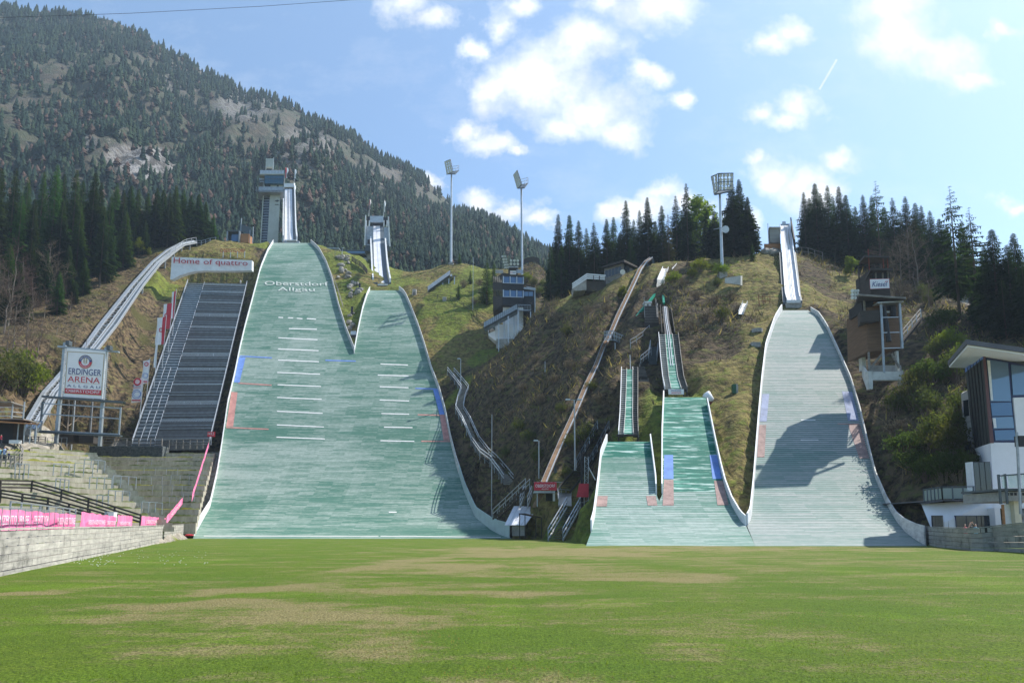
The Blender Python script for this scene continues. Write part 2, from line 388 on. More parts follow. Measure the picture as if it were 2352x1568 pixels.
f = N.math('ADD', acc, N.math('MULTIPLY_ADD', n1, 1.7, -.9)); f = N.math('ADD', f, N.math('MULTIPLY_ADD', n2, .6, -.3))
pu, pv = pu0, pv0
wisp = N.noise(pc, 3.2, 8, .7, (1, 1.7, 1)); wisp = N.ramp(wisp, .5, .95)
f = N.math('POWER', N.ramp(f, -.22, .66), 1.2); f = N.math('MAXIMUM', N.math('MULTIPLY', f, .96), N.math('MULTIPLY', wisp, .38))
# a contrail above the right-hand cloud
(xa, ya), (xb, yb) = ray(1922, 137), ray(1882, 206); L = math.hypot(xb-xa, yb-ya); tx, ty = (xb-xa)/L, (yb-ya)/L
al = N.math('ADD', N.math('MULTIPLY_ADD', pu, tx, -xa*tx), N.math('MULTIPLY_ADD', pv, ty, -ya*ty))
ac = N.math('ABSOLUTE', N.math('SUBTRACT', N.math('MULTIPLY_ADD', pu, -ty, xa*ty), N.math('MULTIPLY_ADD', pv, -tx, ya*tx)))
tr = N.math('MULTIPLY', N.math('LESS_THAN', ac, .0016), N.math('MULTIPLY', N.math('GREATER_THAN', al, 0.), N.math('LESS_THAN', al, L)))
f = N.math('MAXIMUM', f, N.math('MULTIPLY', tr, .6))
up = N.math('GREATER_THAN', sp.outputs[1], .12); f = N.math('MULTIPLY', f, up)
CLOUD = 5.3
shade = N.math('MULTIPLY_ADD', N.noise(pc, 9, 7, .65), .75, .62)
cc = N.n('ShaderNodeCombineXYZ')
for i, k in enumerate((.98, 1.0, 1.03)): N.l(N.math('MULTIPLY', shade, CLOUD*k), cc.inputs[i])
N.l(N.mix(f, N.mix(1.0, sky.outputs[0], (.86, 1.0, 1.05), 'MULTIPLY'), cc.outputs[0]), bg.inputs[0])
C.view_settings.view_transform = 'Standard'; C.view_settings.look = 'None'; C.view_settings.exposure = EXPO = 0.82; C.view_settings.gamma = 1
C.render.engine = 'CYCLES'
# ---------------------------------------------------------------- landing profiles (side view curves of the jumping hills)
class Profile:
    def __init__(s, Y0, z0, trans, smax, ytop, knoll, ktop=R(14)):
        Y, z, a = Y0, z0, 0.; s.Y = [Y]; s.z = [z]; s.a = [a]; dY = .25; sl = None
        while True:
            _, py = proj((0, Y, z))
            if py <= ytop or Y > 400: break
            th = smax*min(1, (Y-Y0)/trans); th = smax*(1-(1-min(1, (Y-Y0)/trans))**1.6)
            if py < knoll: th = lerp(ktop, min(th, smax), max(0, (py-ytop)/(knoll-ytop))**.6)
            Y += dY; z += math.tan(th)*dY; a += dY/math.cos(th)
            s.Y.append(Y); s.z.append(z); s.a.append(a)
        s.py = [proj((0, u, v))[1] for u, v in zip(s.Y, s.z)]
        s.rp = s.py[::-1]; s.rY = s.Y[::-1]
    def Yof(s, py): return float(np.interp(py, s.rp, s.rY))
    def at(s, px, py, off=0.):
        Y = s.Yof(py); v = P(px, py, Y); v.z = float(np.interp(Y, s.Y, s.z))+off; return v
    def zof(s, Y): return float(np.interp(Y, s.Y, s.z))
H1 = Profile(116, .0, 52, R(45), 558, 610, R(31))
H2 = Profile(116, .0, 52, R(45), 667, 700, R(27))
H3 = Profile(67.5, .0, 30, R(42), 713, 750, R(26))
HA = Profile(67.5, .0, 30, R(40), 1014, 1030, R(25)); HB = Profile(67.5, .0, 30, R(40), 913, 935, R(25))
for n_, h_ in (('H1', H1), ('H2', H2), ('H3', H3), ('HA', HA), ('HB', HB)): print(n_, 'top Y', h_.Y[-1], 'z', h_.z[-1], [(q, round(h_.Yof(q), 1)) for q in (1200, 1100, 1000, 900, 800, 700, 600) if q > h_.py[-1]])
E1L = [(443,1236),(447,1228),(483,1164),(499,1092),(509,1031),(523.5,930),(539.6,862),(551,805),(563.5,752),(582.7,680),(599,618),(615.6,578),(628,558)]
E1R = [(713,558),(731,575),(747.5,604.8),(760.6,641),(777,707),(793.6,759.7),(814,811),(822,860),(836,1000),(850,1110),(872,1236)]
E2L = [(850,666),(843,680.6),(833,713.5),(823,759.7),(814,811),(822,860),(836,1000),(850,1110),(872,1236)]
E2R = [(916,666),(928.7,677),(941.9,707),(958.3,749.8),(971.5,789),(990,852),(1008.3,901),(1022,950.7),(1033,1008),(1046.8,1066),(1066,1129),(1091,1186.8),(1130,1218),(1148,1227),(1175,1236)]
ECL = [(1797,713),(1781.7,738.6),(1768,780),(1761,802),(1752,880),(1745,960),(1739,1040),(1733,1120),(1726,1190),(1716,1208),(1735,1253)]
ECR = [(1856,713),(1877.8,724),(1898,753.5),(1926,814),(1954,878),(1974.5,947),(1994.6,1035),(2011,1100),(2035,1156),(2059,1196.7),(2079,1221),(2103.4,1239),(2129.6,1253)]
EBL = [(1526,913),(1522.5,1000),(1522.5,1132),(1514,1150),(1514,1253)]
EBR = [(1621,913),(1630,960),(1642,1020),(1655,1080),(1665,1120),(1680,1160),(1700,1195),(1714,1208),(1735,1253)]
EAL = [(1395.5,1014),(1382,1049),(1376,1109),(1366,1191),(1360,1215),(1346,1253)]
EAR = [(1493,1014),(1505,1110),(1506,1132),(1514,1150),(1514,1253)]
# ---------------------------------------------------------------- terrain height field
def vnoise(x, y, seed=0):
    xi = np.floor(x).astype(np.int64); yi = np.floor(y).astype(np.int64); fx = x-xi; fy = y-yi
    fx = fx*fx*(3-2*fx); fy = fy*fy*(3-2*fy)
    def h(a, b):
        n = (a*374761393+b*668265263+seed*1442695041) & 0xffffffff; n = ((n ^ (n >> 13))*1274126177) & 0xffffffff
        return ((n ^ (n >> 16)) & 0xffff)/65535.
    return (h(xi, yi)*(1-fx)+h(xi+1, yi)*fx)*(1-fy)+(h(xi, yi+1)*(1-fx)+h(xi+1, yi+1)*fx)*fy
def fbm(x, y, oct=4, seed=0):
    s = 0; a = .5; t = 0
    for i in range(oct): s = s+a*vnoise(x, y, seed+i); t += a; a *= .5; x = x*2.03+17; y = y*2.03+9
    return s/t
CP = []        # (X, Y, z, zone) zones: g green, y yellow grass, b brown brush, l leaf litter, r gravel
def cp(px, py, Y, zn='b'): v = P(px, py, Y); CP.append((v.x, v.y, v.z, zn))
def cw(x, y, z, zn='g'): CP.append((x, y, z, zn))
# jumping-hill margins
for prof, edge, side, zn in ((H1, E1L, -1, 'l'), (H1, E1R[:7], 1, 'g'), (H2, E2L[:5], -1, 'g'), (H2, E2R, 1, 'y'), (H3, ECL[:10], -1, 'y'), (H3, ECR, 1, 'b'), (HB, EBL[:3], -1, 'g'), (HB, EBR[:8], 1, 'y'), (HA, EAL, -1, 'g'), (HA, EAR[:3], 1, 'g')):
    for px, py in edge:
        v = prof.at(px, py); cw(v.x+side*2.2, v.y, v.z-.5, 'r' if (zn == 'l' and py > 1000) else ('b' if (edge is E2R and py > 870) else zn))
        if prof is H1 and side < 0 and py < 1000: cw(v.x-7, v.y, v.z-1.0, 'l' if py > 700 else 'y')
for prof, L_, R_ in ((H1, E1L, E1R), (H2, E2L, E2R), (H3, ECL, ECR), (HA, EAL, EAR), (HB, EBL, EBR)):
    for k in range(0, len(prof.Y), 24):
        py = prof.py[k]; a = interp(L_, py); b = interp(R_, py)
        for t in (.25, .75): v = prof.at(lerp(a, b, t), py); cw(v.x, v.y, v.z-1., ' ')
# left: terrace, platform, hillside
TC0, TC1 = Vector((-44, 87, 2.4)), Vector((-72.5, 117, 14.6)); TD = Vector((-.62, -.79, 0))
NST = 14
for i in range(0, NST, 2):
    c = TC0.lerp(TC1, i/(NST-1))
    cw(c.x, c.y, c.z-1., 'r')
    for d in (12, 26, 45): q = c+TD*d; cw(q.x, q.y, c.z-1., 'r')
for a in ((110,1020,124,'r'),(200,1017,124,'r'),(300,1020,161,'r'),(430,1022,163,'r'),(60,1020,112,'r'),(20,1035,100,'r'),(-80,1040,95,'r'),(-200,1040,95,'r'),
 (120,960,131,'l'),(250,950,134,'l'),(290,985,140,'g'),(250,880,153,'l'),(60,900,130,'l'),(0,900,124,'b'),(-120,900,125,'b'),(150,850,151,'l'),(280,800,172,'l'),(330,730,190,'l'),(380,690,204,'l'),(0,800,148,'l'),(100,760,166,'l'),
 (228,665,203,'l'),(330,600,229,'l'),(390,640,218,'g'),(420,650,218,'y'),(500,640,222,'y'),(560,630,228,'y'),(450,557,244,'y'),(500,600,232,'y'),(560,590,238,'y'),(0,690,185,'l'),(120,640,212,'l'),(-150,760,165,'l'),(-150,650,205,'l'),
 (520,553,247,'y'),(600,557,250,'g'),(400,575,239,'y'),(330,560,250,'l'),(200,560,255,'l'),(0,560,255,'l'),(-200,560,250,'l')): cp(*a)
# between the two big hills
for a in ((745,583,247,'y'),(785,584,245,'g'),(801,590,243,'g'),(832,611,236,'g'),(842,634,229,'y'),(850,655,222,'y'),(775,640,229,'y'),(800,680,219,'g'),(815,730,209,'g'),(812,770,203,'y')): cp(*a)
# saddle right of the second hill, judge tower
for a in ((894,632,242,'g'),(954,625,243,'y'),(994,617,243,'y'),(1022,609,243,'y'),(1060,609,240,'y'),(1100,618,238,'g'),(1180,615,236,'y'),(1240,605,232,'b'),(930,660,226,'g'),(1000,690,214,'g'),(1060,680,216,'g'),(1110,675,216,'g'),
 (960,720,207,'g'),(1010,760,199,'g'),(1060,720,207,'g'),(1100,745,203,'y'),(1060,800,192,'y'),(1120,775,196,'y'),(1170,790,193,'g'),(1230,780,193,'b'),(1030,850,184,'y'),(1110,820,187,'g'),(1040,900,174,'g'),(1150,805,188,'g')): cp(*a)
# brush hill in the middle
for a in ((1150,822,178,'b'),(1200,750,178,'b'),(1250,702,180,'b'),(1330,668,176,'y'),(1400,645,172,'y'),(1470,612,168,'y'),(1100,880,167,'b'),(1060,960,158,'b'),(1080,1040,142,'b'),(1120,1120,126,'b'),(1150,900,157,'b'),(1150,1000,141,'b'),(1150,1080,127,'b'),
 (1250,800,161,'b'),(1250,900,143,'b'),(1250,1000,125,'b'),(1250,1090,110,'b'),(1350,750,152,'b'),(1350,850,134,'b'),(1350,950,114,'b'),(1330,1050,100,'b'),(1200,1130,116,'y'),(1170,1165,117,'y'),(1235,1160,107,'y'),(1290,1150,103,'y'),(1310,1185,96,'y'),(1345,1190,86,'g'),
 (1440,850,122,'b'),(1440,780,135,'b'),(1500,700,148,'b'),(1540,640,158,'b'),(1490,615,166,'y'),(1560,614,160,'b'),(1620,622,157,'y'),(1660,640,152,'y'),(1700,662,146,'y'),(1600,700,141,'b'),(1640,770,128,'b'),(1690,800,121,'b'),(1560,700,141,'b'),(1580,760,131,'b'),(1620,700,140,'b'),(1660,720,137,'b'),(1600,800,124,'b'),(1650,820,121,'b'),(1470,690,150,'b'),(1440,700,152,'b'),(1500,800,130,'b'),(1420,800,136,'b'),(1380,950,107,'b'),(1400,900,115,'b'),
 (1480,930,108,'b'),(1490,870,117,'b'),(1480,995,101,'g'),(1500,950,105,'g'),(1620,860,112,'y'),(1660,900,107,'y'),(1690,950,100,'y'),(1745,720,134,'y'),(1760,660,143,'y'),(1768,592,162,'y'),(1740,640,148,'y'),(1710,740,132,'b'),
 (1690,1020,94,'g'),(1705,1080,87,'g'),(1712,1150,79,'g'),(1550,905,110,'g'),(1600,905,109.5,'g'),(1440,1008,99,'g')): cp(*a)
# right hillside
for a in ((1880,640,152,'b'),(1900,700,136,'y'),(1870,690,137,'y'),(1827,584,170,'b'),(1893,600,170,'b'),(1942,617,168,'b'),(2000,640,158,'b'),(1960,690,140,'b'),(1940,650,150,'y'),(2050,720,130,'b'),(2000,900,100,'b'),(2080,890,100,'b'),(2040,800,114,'b'),(2100,800,110,'b'),
 (2215,738,114,'b'),(2170,735,116,'b'),(2280,745,114,'b'),(2215,695,136,'r'),(2300,800,102,'b'),(2352,780,100,'b'),(2150,690,134,'b'),(2100,650,152,'b'),(2200,650,158,'b'),(2350,650,150,'b'),(2500,700,130,'b'),(2600,800,100,'b'),
 (2150,900,95,'b'),(2100,1000,88,'b'),(2180,1050,80,'b'),(2080,1120,80,'b'),(2075,1165,75,'r'),(2110,1185,71,'r'),(2200,950,88,'b'),(2300,950,86,'b'),(2400,950,84,'b'),(2110,1150,76,'b'),(2060,1090,84,'b'),(2030,1000,93,'b')): cp(*a)
for a in ((44,64,.1),(52,57,.1),(60,62,.3),(50,66,.4),(70,50,.3),(90,45,.5),(60,52,.2),(75,66,4),(95,66,8),(58,70,3.5),(120,60,15),(90,30,0),(90,0,0),(130,0,2),(130,-60,2),(80,-60,0),(200,50,30),(200,0,10),(200,150,70),(250,250,80)): cw(*a, 'r')
for a in ((-70,60,1.5),(-40,50,.4),(-28,38,.3),(-22,28,.2),(-50,70,1.2),(-22,0,.2),(-60,0,1),(-60,-60,0),(-120,40,10),(-120,0,6),(-200,60,30),(-300,100,60),(-330,200,110),(-300,300,130)): cw(*a, 'r')
for a in ((-160,300,108),(-90,300,106),(-40,300,98),(0,300,86),(40,300,78),(100,300,70),(180,300,70),(250,300,75),(20,230,76),(60,220,70),(110,225,70),(170,220,72),(-160,338,110),(-60,338,100),(50,338,75),(150,338,70),(90,190,68),(130,190,66)): cw(*a, 'b')
for x in range(-16, 41, 8):
    for y in range(-60, 66, 18): cw(x*.9, y, -.3, 'g')
for a in ((-45,100),(-30,112),(-10,112),(12,85),(16,72),(0,90),(-20,90),(-35,90),(-20,60),(20,62),(30,64)): cw(a[0], a[1], -.3, 'g')
for a in ((1265,1243,100),(1300,1248,88),(1335,1252,74),(1350,1240,74)): cp(*a, 'g')
GX0, GX1, GY0, GY1, GS = -330., 260., -62., 340., 1.1
nx_, ny_ = int((GX1-GX0)/GS)+1, int((GY1-GY0)/GS)+1
gx = GX0+GS*np.arange(nx_); gy = GY0+GS*np.arange(ny_); XX, YY = np.meshgrid(gx, gy)
cpa = np.array([c[:3] for c in CP]); S_ = .02
D = np.sqrt(((cpa[:, None, :2]-cpa[None, :, :2])**2).sum(-1)+4.)
A_ = np.zeros((len(cpa)+3,)*2); n_ = len(cpa); A_[:n_, :n_] = -D+np.eye(n_)*.8; Q = np.c_[np.ones(n_), cpa[:, :2]/100]; A_[:n_, n_:] = Q; A_[n_:, :n_] = Q.T
W_ = np.linalg.solve(A_, np.r_[cpa[:, 2], 0, 0, 0])
ZZ = W_[n_]+W_[n_+1]*XX/100+W_[n_+2]*YY/100
zn_list = 'gyblr'; ZW = np.zeros((5,)+XX.shape); WS = np.zeros(XX.shape)
for k in range(n_):
    d2 = (XX-cpa[k, 0])**2+(YY-cpa[k, 1])**2; ZZ = ZZ-W_[k]*np.sqrt(d2+4.)
    if CP[k][3] == ' ': continue
    ww = 1/(d2+6)**2; ZW[zn_list.index(CP[k][3])] += ww; WS += ww
ZW /= WS
# rough ground away from the flat outrun
rough = np.clip((ZZ-1.5)/8, 0, 1)*(1-.6*ZW[4])
ZZ = ZZ+rough*((fbm(XX/9, YY/9, 4, 3)-.5)*2.6+(fbm(XX/3.4, YY/3.4, 3, 8)-.5)*1.6+(fbm(XX/7, YY/2.6, 3, 15)-.5)*1.5)
# keep the ground under the jumping hills
BUILT = np.zeros(XX.shape, bool)
def clampunder(prof, L_, R_):
    global ZZ
    rows = np.where((gy >= prof.Y[0]-3) & (gy <= prof.Y[-1]+1))[0]
    for j in rows:
        z = prof.zof(gy[j]); py = proj((0, gy[j], z))[1]
        xa = P(interp(L_, py), py, gy[j]).x-1.6; xb = P(interp(R_, py), py, gy[j]).x+1.6
        m = (gx > xa) & (gx < xb); ZZ[j, m] = np.minimum(ZZ[j, m], z-1.1); BUILT[j, m] = True
for a in ((H1, E1L, E1R), (H2, E2L, E2R), (H3, ECL, ECR), (HA, EAL, EAR), (HB, EBL, EBR)): clampunder(*a)
# field: below the lawn sheet inside the outrun
FIELD = [(-14.5,20),(-18.7,24.8),(-22,32),(-27,45),(-36.5,68),(-48.5,98),(-55.5,117),(-1,117),(1.5,112),(5,104),(9,84),(7.5,68),(41,67.5),(43,63),(39,58),(37,53),(36.5,50),(36.5,45),(37,-60),(-14,-60)]
def inside(px, py, poly):
    r = np.zeros(px.shape, bool); n = len(poly)
    for i in range(n):
        (x1, y1), (x2, y2) = poly[i], poly[(i+1) % n]
        if y1 == y2: continue
        c = ((y1 > py) != (y2 > py)) & (px < (x2-x1)*(py-y1)/(y2-y1)+x1); r ^= c
    return r
inf = inside(XX, YY, FIELD); ZZ[inf] = np.minimum(ZZ[inf], -.25)
def carve(a, b, half, drop):
    """keep the ground at least drop below the line a-b within half metres of it"""
    ax, ay, az = a; bx, by, bz = b; L2 = (bx-ax)**2+(by-ay)**2
    t = np.clip(((XX-ax)*(bx-ax)+(YY-ay)*(by-ay))/L2, 0, 1); d = np.hypot(XX-ax-t*(bx-ax), YY-ay-t*(by-ay))
    lim = az+t*(bz-az)-drop+np.clip(d-half, 0, None)*1.5; m = d < half+4; ZZ[m] = np.minimum(ZZ[m], lim[m]); BUILT[d < half+.6] = True
def hgt(x, y):
    fx = min(max((x-GX0)/GS, 0), nx_-1.001); fy = min(max((y-GY0)/GS, 0), ny_-1.001); i, j = int(fx), int(fy); a, b = fx-i, fy-j
    return (ZZ[j, i]*(1-a)+ZZ[j, i+1]*a)*(1-b)+(ZZ[j+1, i]*(1-a)+ZZ[j+1, i+1]*a)*b
def onground(px, Y, dz=0.):
    """ground point at depth Y that the photo shows at column px"""
    x = (px-CX)/FX*Y; z = 0
    for _ in range(6):
        z = hgt(x, Y); f = Y*ct+(z-EYE)*st; x = (px-CX)/FX*f
    return Vector((x, Y, z+dz))
def hit(px, py, near=8., far=330.):
    """first ground point along the sight line"""
    Y = near
    while Y < far:
        v = P(px, py, Y)
        if hgt(v.x, v.y) >= v.z: return Vector((v.x, v.y, hgt(v.x, v.y)))
        Y += .5
    v = P(px, py, far); return v
def zone_mat():
    m, nt, b = newmat('hillside_ground'); N = NT(nt); tc = N.n('ShaderNodeTexCoord').outputs['Object']
    za = N.n('ShaderNodeVertexColor', layer_name='zone_a').outputs[0]; zb = N.n('ShaderNodeVertexColor', layer_name='zone_b').outputs[0]
    sa = N.n('ShaderNodeSeparateColor'); N.l(za, sa.inputs[0]); sb = N.n('ShaderNodeSeparateColor'); N.l(zb, sb.inputs[0])
    n1 = N.noise(tc, .12, 6, .65); n2 = N.noise(tc, .9, 5, .65); n3 = N.noise(tc, .45, 4, .6, (1, 1, 2.5))
    j = N.math('MULTIPLY_ADD', n1, 1.4, -.7)
    t = N.ramp(n2, .4, .6)
    brush = N.mix(t, (.115, .085, .052), (.026, .02, .014)); brush = N.mix(N.ramp(n3, .52, .66), brush, (.1, .1, .035))
    grass = N.mix(N.ramp(N.math('ADD', n2, N.math('MULTIPLY', j, .2)), .38, .64), (.16, .19, .035), (.08, .085, .026)); grass = N.mix(N.ramp(n3, .58, .7), grass, (.07, .13, .02))
    yel = N.mix(t, (.215, .175, .066), (.085, .068, .03)); yel = N.mix(N.ramp(n3, .5, .68), yel, (.14, .16, .035)); yel = N.mix(N.ramp(n2, .6, .7), yel, (.055, .042, .025))
    leaf = N.mix(t, (.145, .105, .062), (.045, .033, .021)); leaf = N.mix(N.ramp(n3, .56, .66), leaf, (.16, .145, .06)); leaf = N.mix(N.ramp(n2, .53, .6), leaf, (.026, .021, .015)); leaf = N.mix(N.ramp(n1, .52, .6), leaf, (.075, .07, .028))  # darkest blotches stand in for shadows lying across the litter
    grav = N.mix(t, (.36, .33, .28), (.22, .2, .165)); grav = N.mix(N.ramp(n3, .57, .7), grav, (.14, .17, .05))
    c = brush
    for w_, col in ((sa.outputs[1], yel), (sa.outputs[0], grass), (sb.outputs[0], leaf), (sb.outputs[1], grav)):
        c = N.mix(N.ramp(N.math('ADD', w_, N.math('MULTIPLY', j, .45)), .34, .56), c, col)
    N.l(c, b.inputs['Base Color']); b.inputs['Roughness'].default_value = .95; b.inputs['Specular IOR Level'].default_value = .1
    N.bump(N.math('ADD', N.math('MULTIPLY', n2, 1.2), n3), .9, .5, b); return m
def build_ground():
    V = np.c_[XX.ravel(), YY.ravel(), ZZ.ravel()]
    ii = (np.arange(ny_-1)[:, None]*nx_+np.arange(nx_-1)[None, :]).ravel(); F = np.c_[ii, ii+1, ii+nx_+1, ii+nx_]
    me = npmesh('hillside', V, F, [zone_mat()], smooth=True)
    for nm, (a, b, c) in (('zone_a', (0, 1, 2)), ('zone_b', (3, 4, 4))):
        at = me.color_attributes.new(nm, 'FLOAT_COLOR', 'POINT')
        at.data.foreach_set('color', np.c_[ZW[a].ravel(), ZW[b].ravel(), ZW[c].ravel(), np.ones(nx_*ny_)].astype(np.float32).ravel())
    tag(link('hillside', me), kind='structure')
# ---------------------------------------------------------------- lawn of the outrun
def build_lawn():
    s = .4; X0, X1, Y0, Y1 = -62., 46., -60., 118.; nx, ny = int((X1-X0)/s)+1, int((Y1-Y0)/s)+1
    X, Y = np.meshgrid(X0+s*np.arange(nx), Y0+s*np.arange(ny)); V = np.c_[X.ravel(), Y.ravel(), ((fbm(X/5, Y/5, 3, 2)-.5)*.05).ravel()]
    ii = (np.arange(ny-1)[:, None]*nx+np.arange(nx-1)[None, :]).ravel(); F = np.c_[ii, ii+1, ii+nx+1, ii+nx]
    # worn, dry patches where the photo shows them (ellipses on the ground)
    dry = np.zeros(X.shape)+.05+.24*np.clip((Y-14)/20, 0, 1)*np.clip((X+16)/20, 0, 1)*np.clip((34-X)/16, 0, 1); lush = np.zeros(X.shape)
    def patch(A, x, y, rx, ry, k):
        g = lambda u, v: (lambda r: (r[0]*EYE/-r[1], EYE/-r[1]))(ray(u, v))
        (x0, y0), (x1, _), (_, ya), (_, yb) = g(x, y), g(x+rx, y), g(x, y+ry), g(x, max(y-ry, 1222))
        ry_ = max(abs(yb-ya)/2, .6); yc = (ya+yb)/2; wx_ = (fbm(X/2.2+x, Y/3.5+y, 5, 51)-.5)*1.7; wy_ = (fbm(X/2.2+9+x, Y/3.5+y, 5, 52)-.5)*1.7; d = ((X-x0)/abs(x1-x0)+wx_)**2+((Y-yc)/ry_+wy_)**2; np.maximum(A, 1.15*k*np.clip(1.45-d, 0, 1)*np.clip(fbm(X/1.6+y, Y/3., 4, 53)*2.6-.3, 0, 1.25), out=A)
    for a in ((560,1405,420,30,.75),(830,1350,260,16,.6),(640,1350,330,12,.75),(980,1295,170,14,.95),(1230,1265,260,10,.8),(1300,1272,230,9,.95),(1500,1328,260,12,.6),(700,1440,260,30,.55),(860,1480,140,40,.6),(430,1420,260,18,.7),(60,1362,90,6,.85),
              (1800,1260,420,7,.55),(1120,1360,150,9,.6),(1450,1262,300,6,.65),(1550,1500,120,25,.3),(2000,1500,120,25,.3),(1130,1565,160,22,.5),(480,1500,260,22,.45),(1900,1290,260,8,.4),(1250,1310,420,18,.5),(1650,1420,300,40,.22)): patch(dry, *a)
    for a in ((150,1420,130,8,.8),(240,1345,180,10,.7),(560,1365,180,6,.6),(530,1468,70,6,.8),(2210,1330,160,40,.7),(1980,1412,90,9,.8),(230,1550,90,8,.6),(1390,1385,100,8,.6),(300,1290,200,14,.5),(40,1448,60,6,.6),(1700,1480,160,16,.4),(2280,1420,120,30,.5),(1130,1410,60,40,.4)): patch(lush, *a)
    m, nt, b = newmat('lawn_grass'); N = NT(nt); tc = N.n('ShaderNodeTexCoord').outputs['Object']
    at = N.n('ShaderNodeVertexColor', layer_name='wear').outputs[0]; sp = N.n('ShaderNodeSeparateColor'); N.l(at, sp.inputs[0])
    n1 = N.noise(tc, .5, 8, .72, (.45, 1, 1)); n2 = N.noise(tc, 3.4, 7, .76); n3 = N.noise(tc, 22., 4, .72); n4 = N.noise(tc, .16, 6, .65)
    g = N.mix(N.ramp(n2, .3, .7), (.155, .22, .018), (.066, .125, .01)); g = N.mix(N.math('MULTIPLY', N.ramp(n4, .4, .62), .6), g, (.075, .155, .01))
    g = N.mix(N.math('MULTIPLY', sp.outputs[1], N.ramp(n1, .3, .6)), g, (.14, .245, .01))
    dr = N.mix(N.ramp(n3, .35, .65), (.36, .29, .15), (.2, .165, .07)); dr = N.mix(N.ramp(n2, .62, .74), dr, (.13, .1, .055))
    f = N.math('ADD', sp.outputs[0], N.math('MULTIPLY_ADD', N.ramp(n1, .34, .66), 1.25, -.62)); f = N.math('ADD', f, N.math('MULTIPLY_ADD', N.ramp(n2, .32, .68), .9, -.45)); f = N.math('ADD', f, N.math('MULTIPLY_ADD', n3, .8, -.4)); f = N.ramp(f, .1, .84)
    wd_ = N.ramp(N.noise(tc, 1.4, 5, .75), .58, .7); g = N.mix(N.math('MULTIPLY', wd_, .55), g, (.045, .085, .01)); c = N.mix(N.math('MULTIPLY', f, .9), g, dr)
    c = N.mix(N.math('MULTIPLY', N.ramp(n3, .47, .6), .72), c, (.03, .045, .009)); c = N.mix(N.math('MULTIPLY', N.ramp(n3, .45, .34), .4), c, (.22, .24, .06))
    N.l(c, b.inputs['Base Color']); b.inputs['Roughness'].default_value = .9; b.inputs['Specular IOR Level'].default_value = .15
    N.bump(N.math('ADD', n3, N.math('MULTIPLY', n2, 1.4)), .9, .07, b)
    me = npmesh('lawn', V, F, [m], smooth=True); a_ = me.color_attributes.new('wear', 'FLOAT_COLOR', 'POINT')
    a_.data.foreach_set('color', np.c_[np.clip(dry, 0, 1).ravel(), lush.ravel(), 0*lush.ravel(), np.ones(nx*ny)].astype(np.float32).ravel())
    tag(link('lawn', me), kind='structure')
    # short grass blades near the camera
    n = 46000; yy = 6.2+(RNG.random(n)**1.6)*24; xx = (RNG.random(n)-.5)*2*(yy*.80+1); k = inside(xx, yy, FIELD) | (np.abs(xx) < 14); xx, yy = xx[k], yy[k]; n = len(xx)
    h = .012+.028*RNG.random(n); a = RNG.random(n)*6.283; wd = .003+.004*RNG.random(n); lx = (RNG.random(n)-.5)*.06; ly = (RNG.random(n)-.5)*.06
    V = np.stack([np.c_[xx-np.cos(a)*wd, yy-np.sin(a)*wd, 0*xx], np.c_[xx+np.cos(a)*wd, yy+np.sin(a)*wd, 0*xx], np.c_[xx+lx, yy+ly, h]], 1).reshape(-1, 3)
    F = np.arange(3*n).reshape(-1, 3); idx = (RNG.random(n)*3).astype(int)
    pass
    ixs = np.clip(((xx-X0)/s).astype(int), 0, nx-1); iys = np.clip(((yy-Y0)/s).astype(int), 0, ny-1); dd = dry[iys, ixs]+RNG.random(n)*.5
    idx = np.where(dd > .6, 2, (RNG.random(n) > .6).astype(int))
    tag(link('grass_blades', npmesh('grass_blades', V, F, [M('blade_green'), M('blade_bright'), M('dry_straw')], idx)), 'short mown grass blades standing across the lawn', kind='stuff')
    # daisies by the left wall
    mb = MB()
    for _ in range(70):
        t = random.random(); v = P(random.choice((lambda: random.uniform(160, 300), lambda: random.uniform(420, 480), lambda: random.uniform(150, 290)))(), 0, 1); py = random.uniform(1262, 1300); px = random.uniform(140, 480)
        if py < 1262+ (300-px)*.12: continue
        r = ray(px, py); y = EYE/-r[1]; x = r[0]*y; mb.tube((x, y, .05), (x, y, .075), .022, .03, 6)
    for _ in range(60):
        px = random.gauss(200, 40); py = random.gauss(1282, 7); r = ray(px, py); y = EYE/-r[1]; x = r[0]*y; mb.tube((x, y, .05), (x, y, .085), .025, .035, 6)
    tag(mb.build('daisies', M('flower_white')), 'small white daisies growing in the lawn beside the plank wall', kind='stuff')
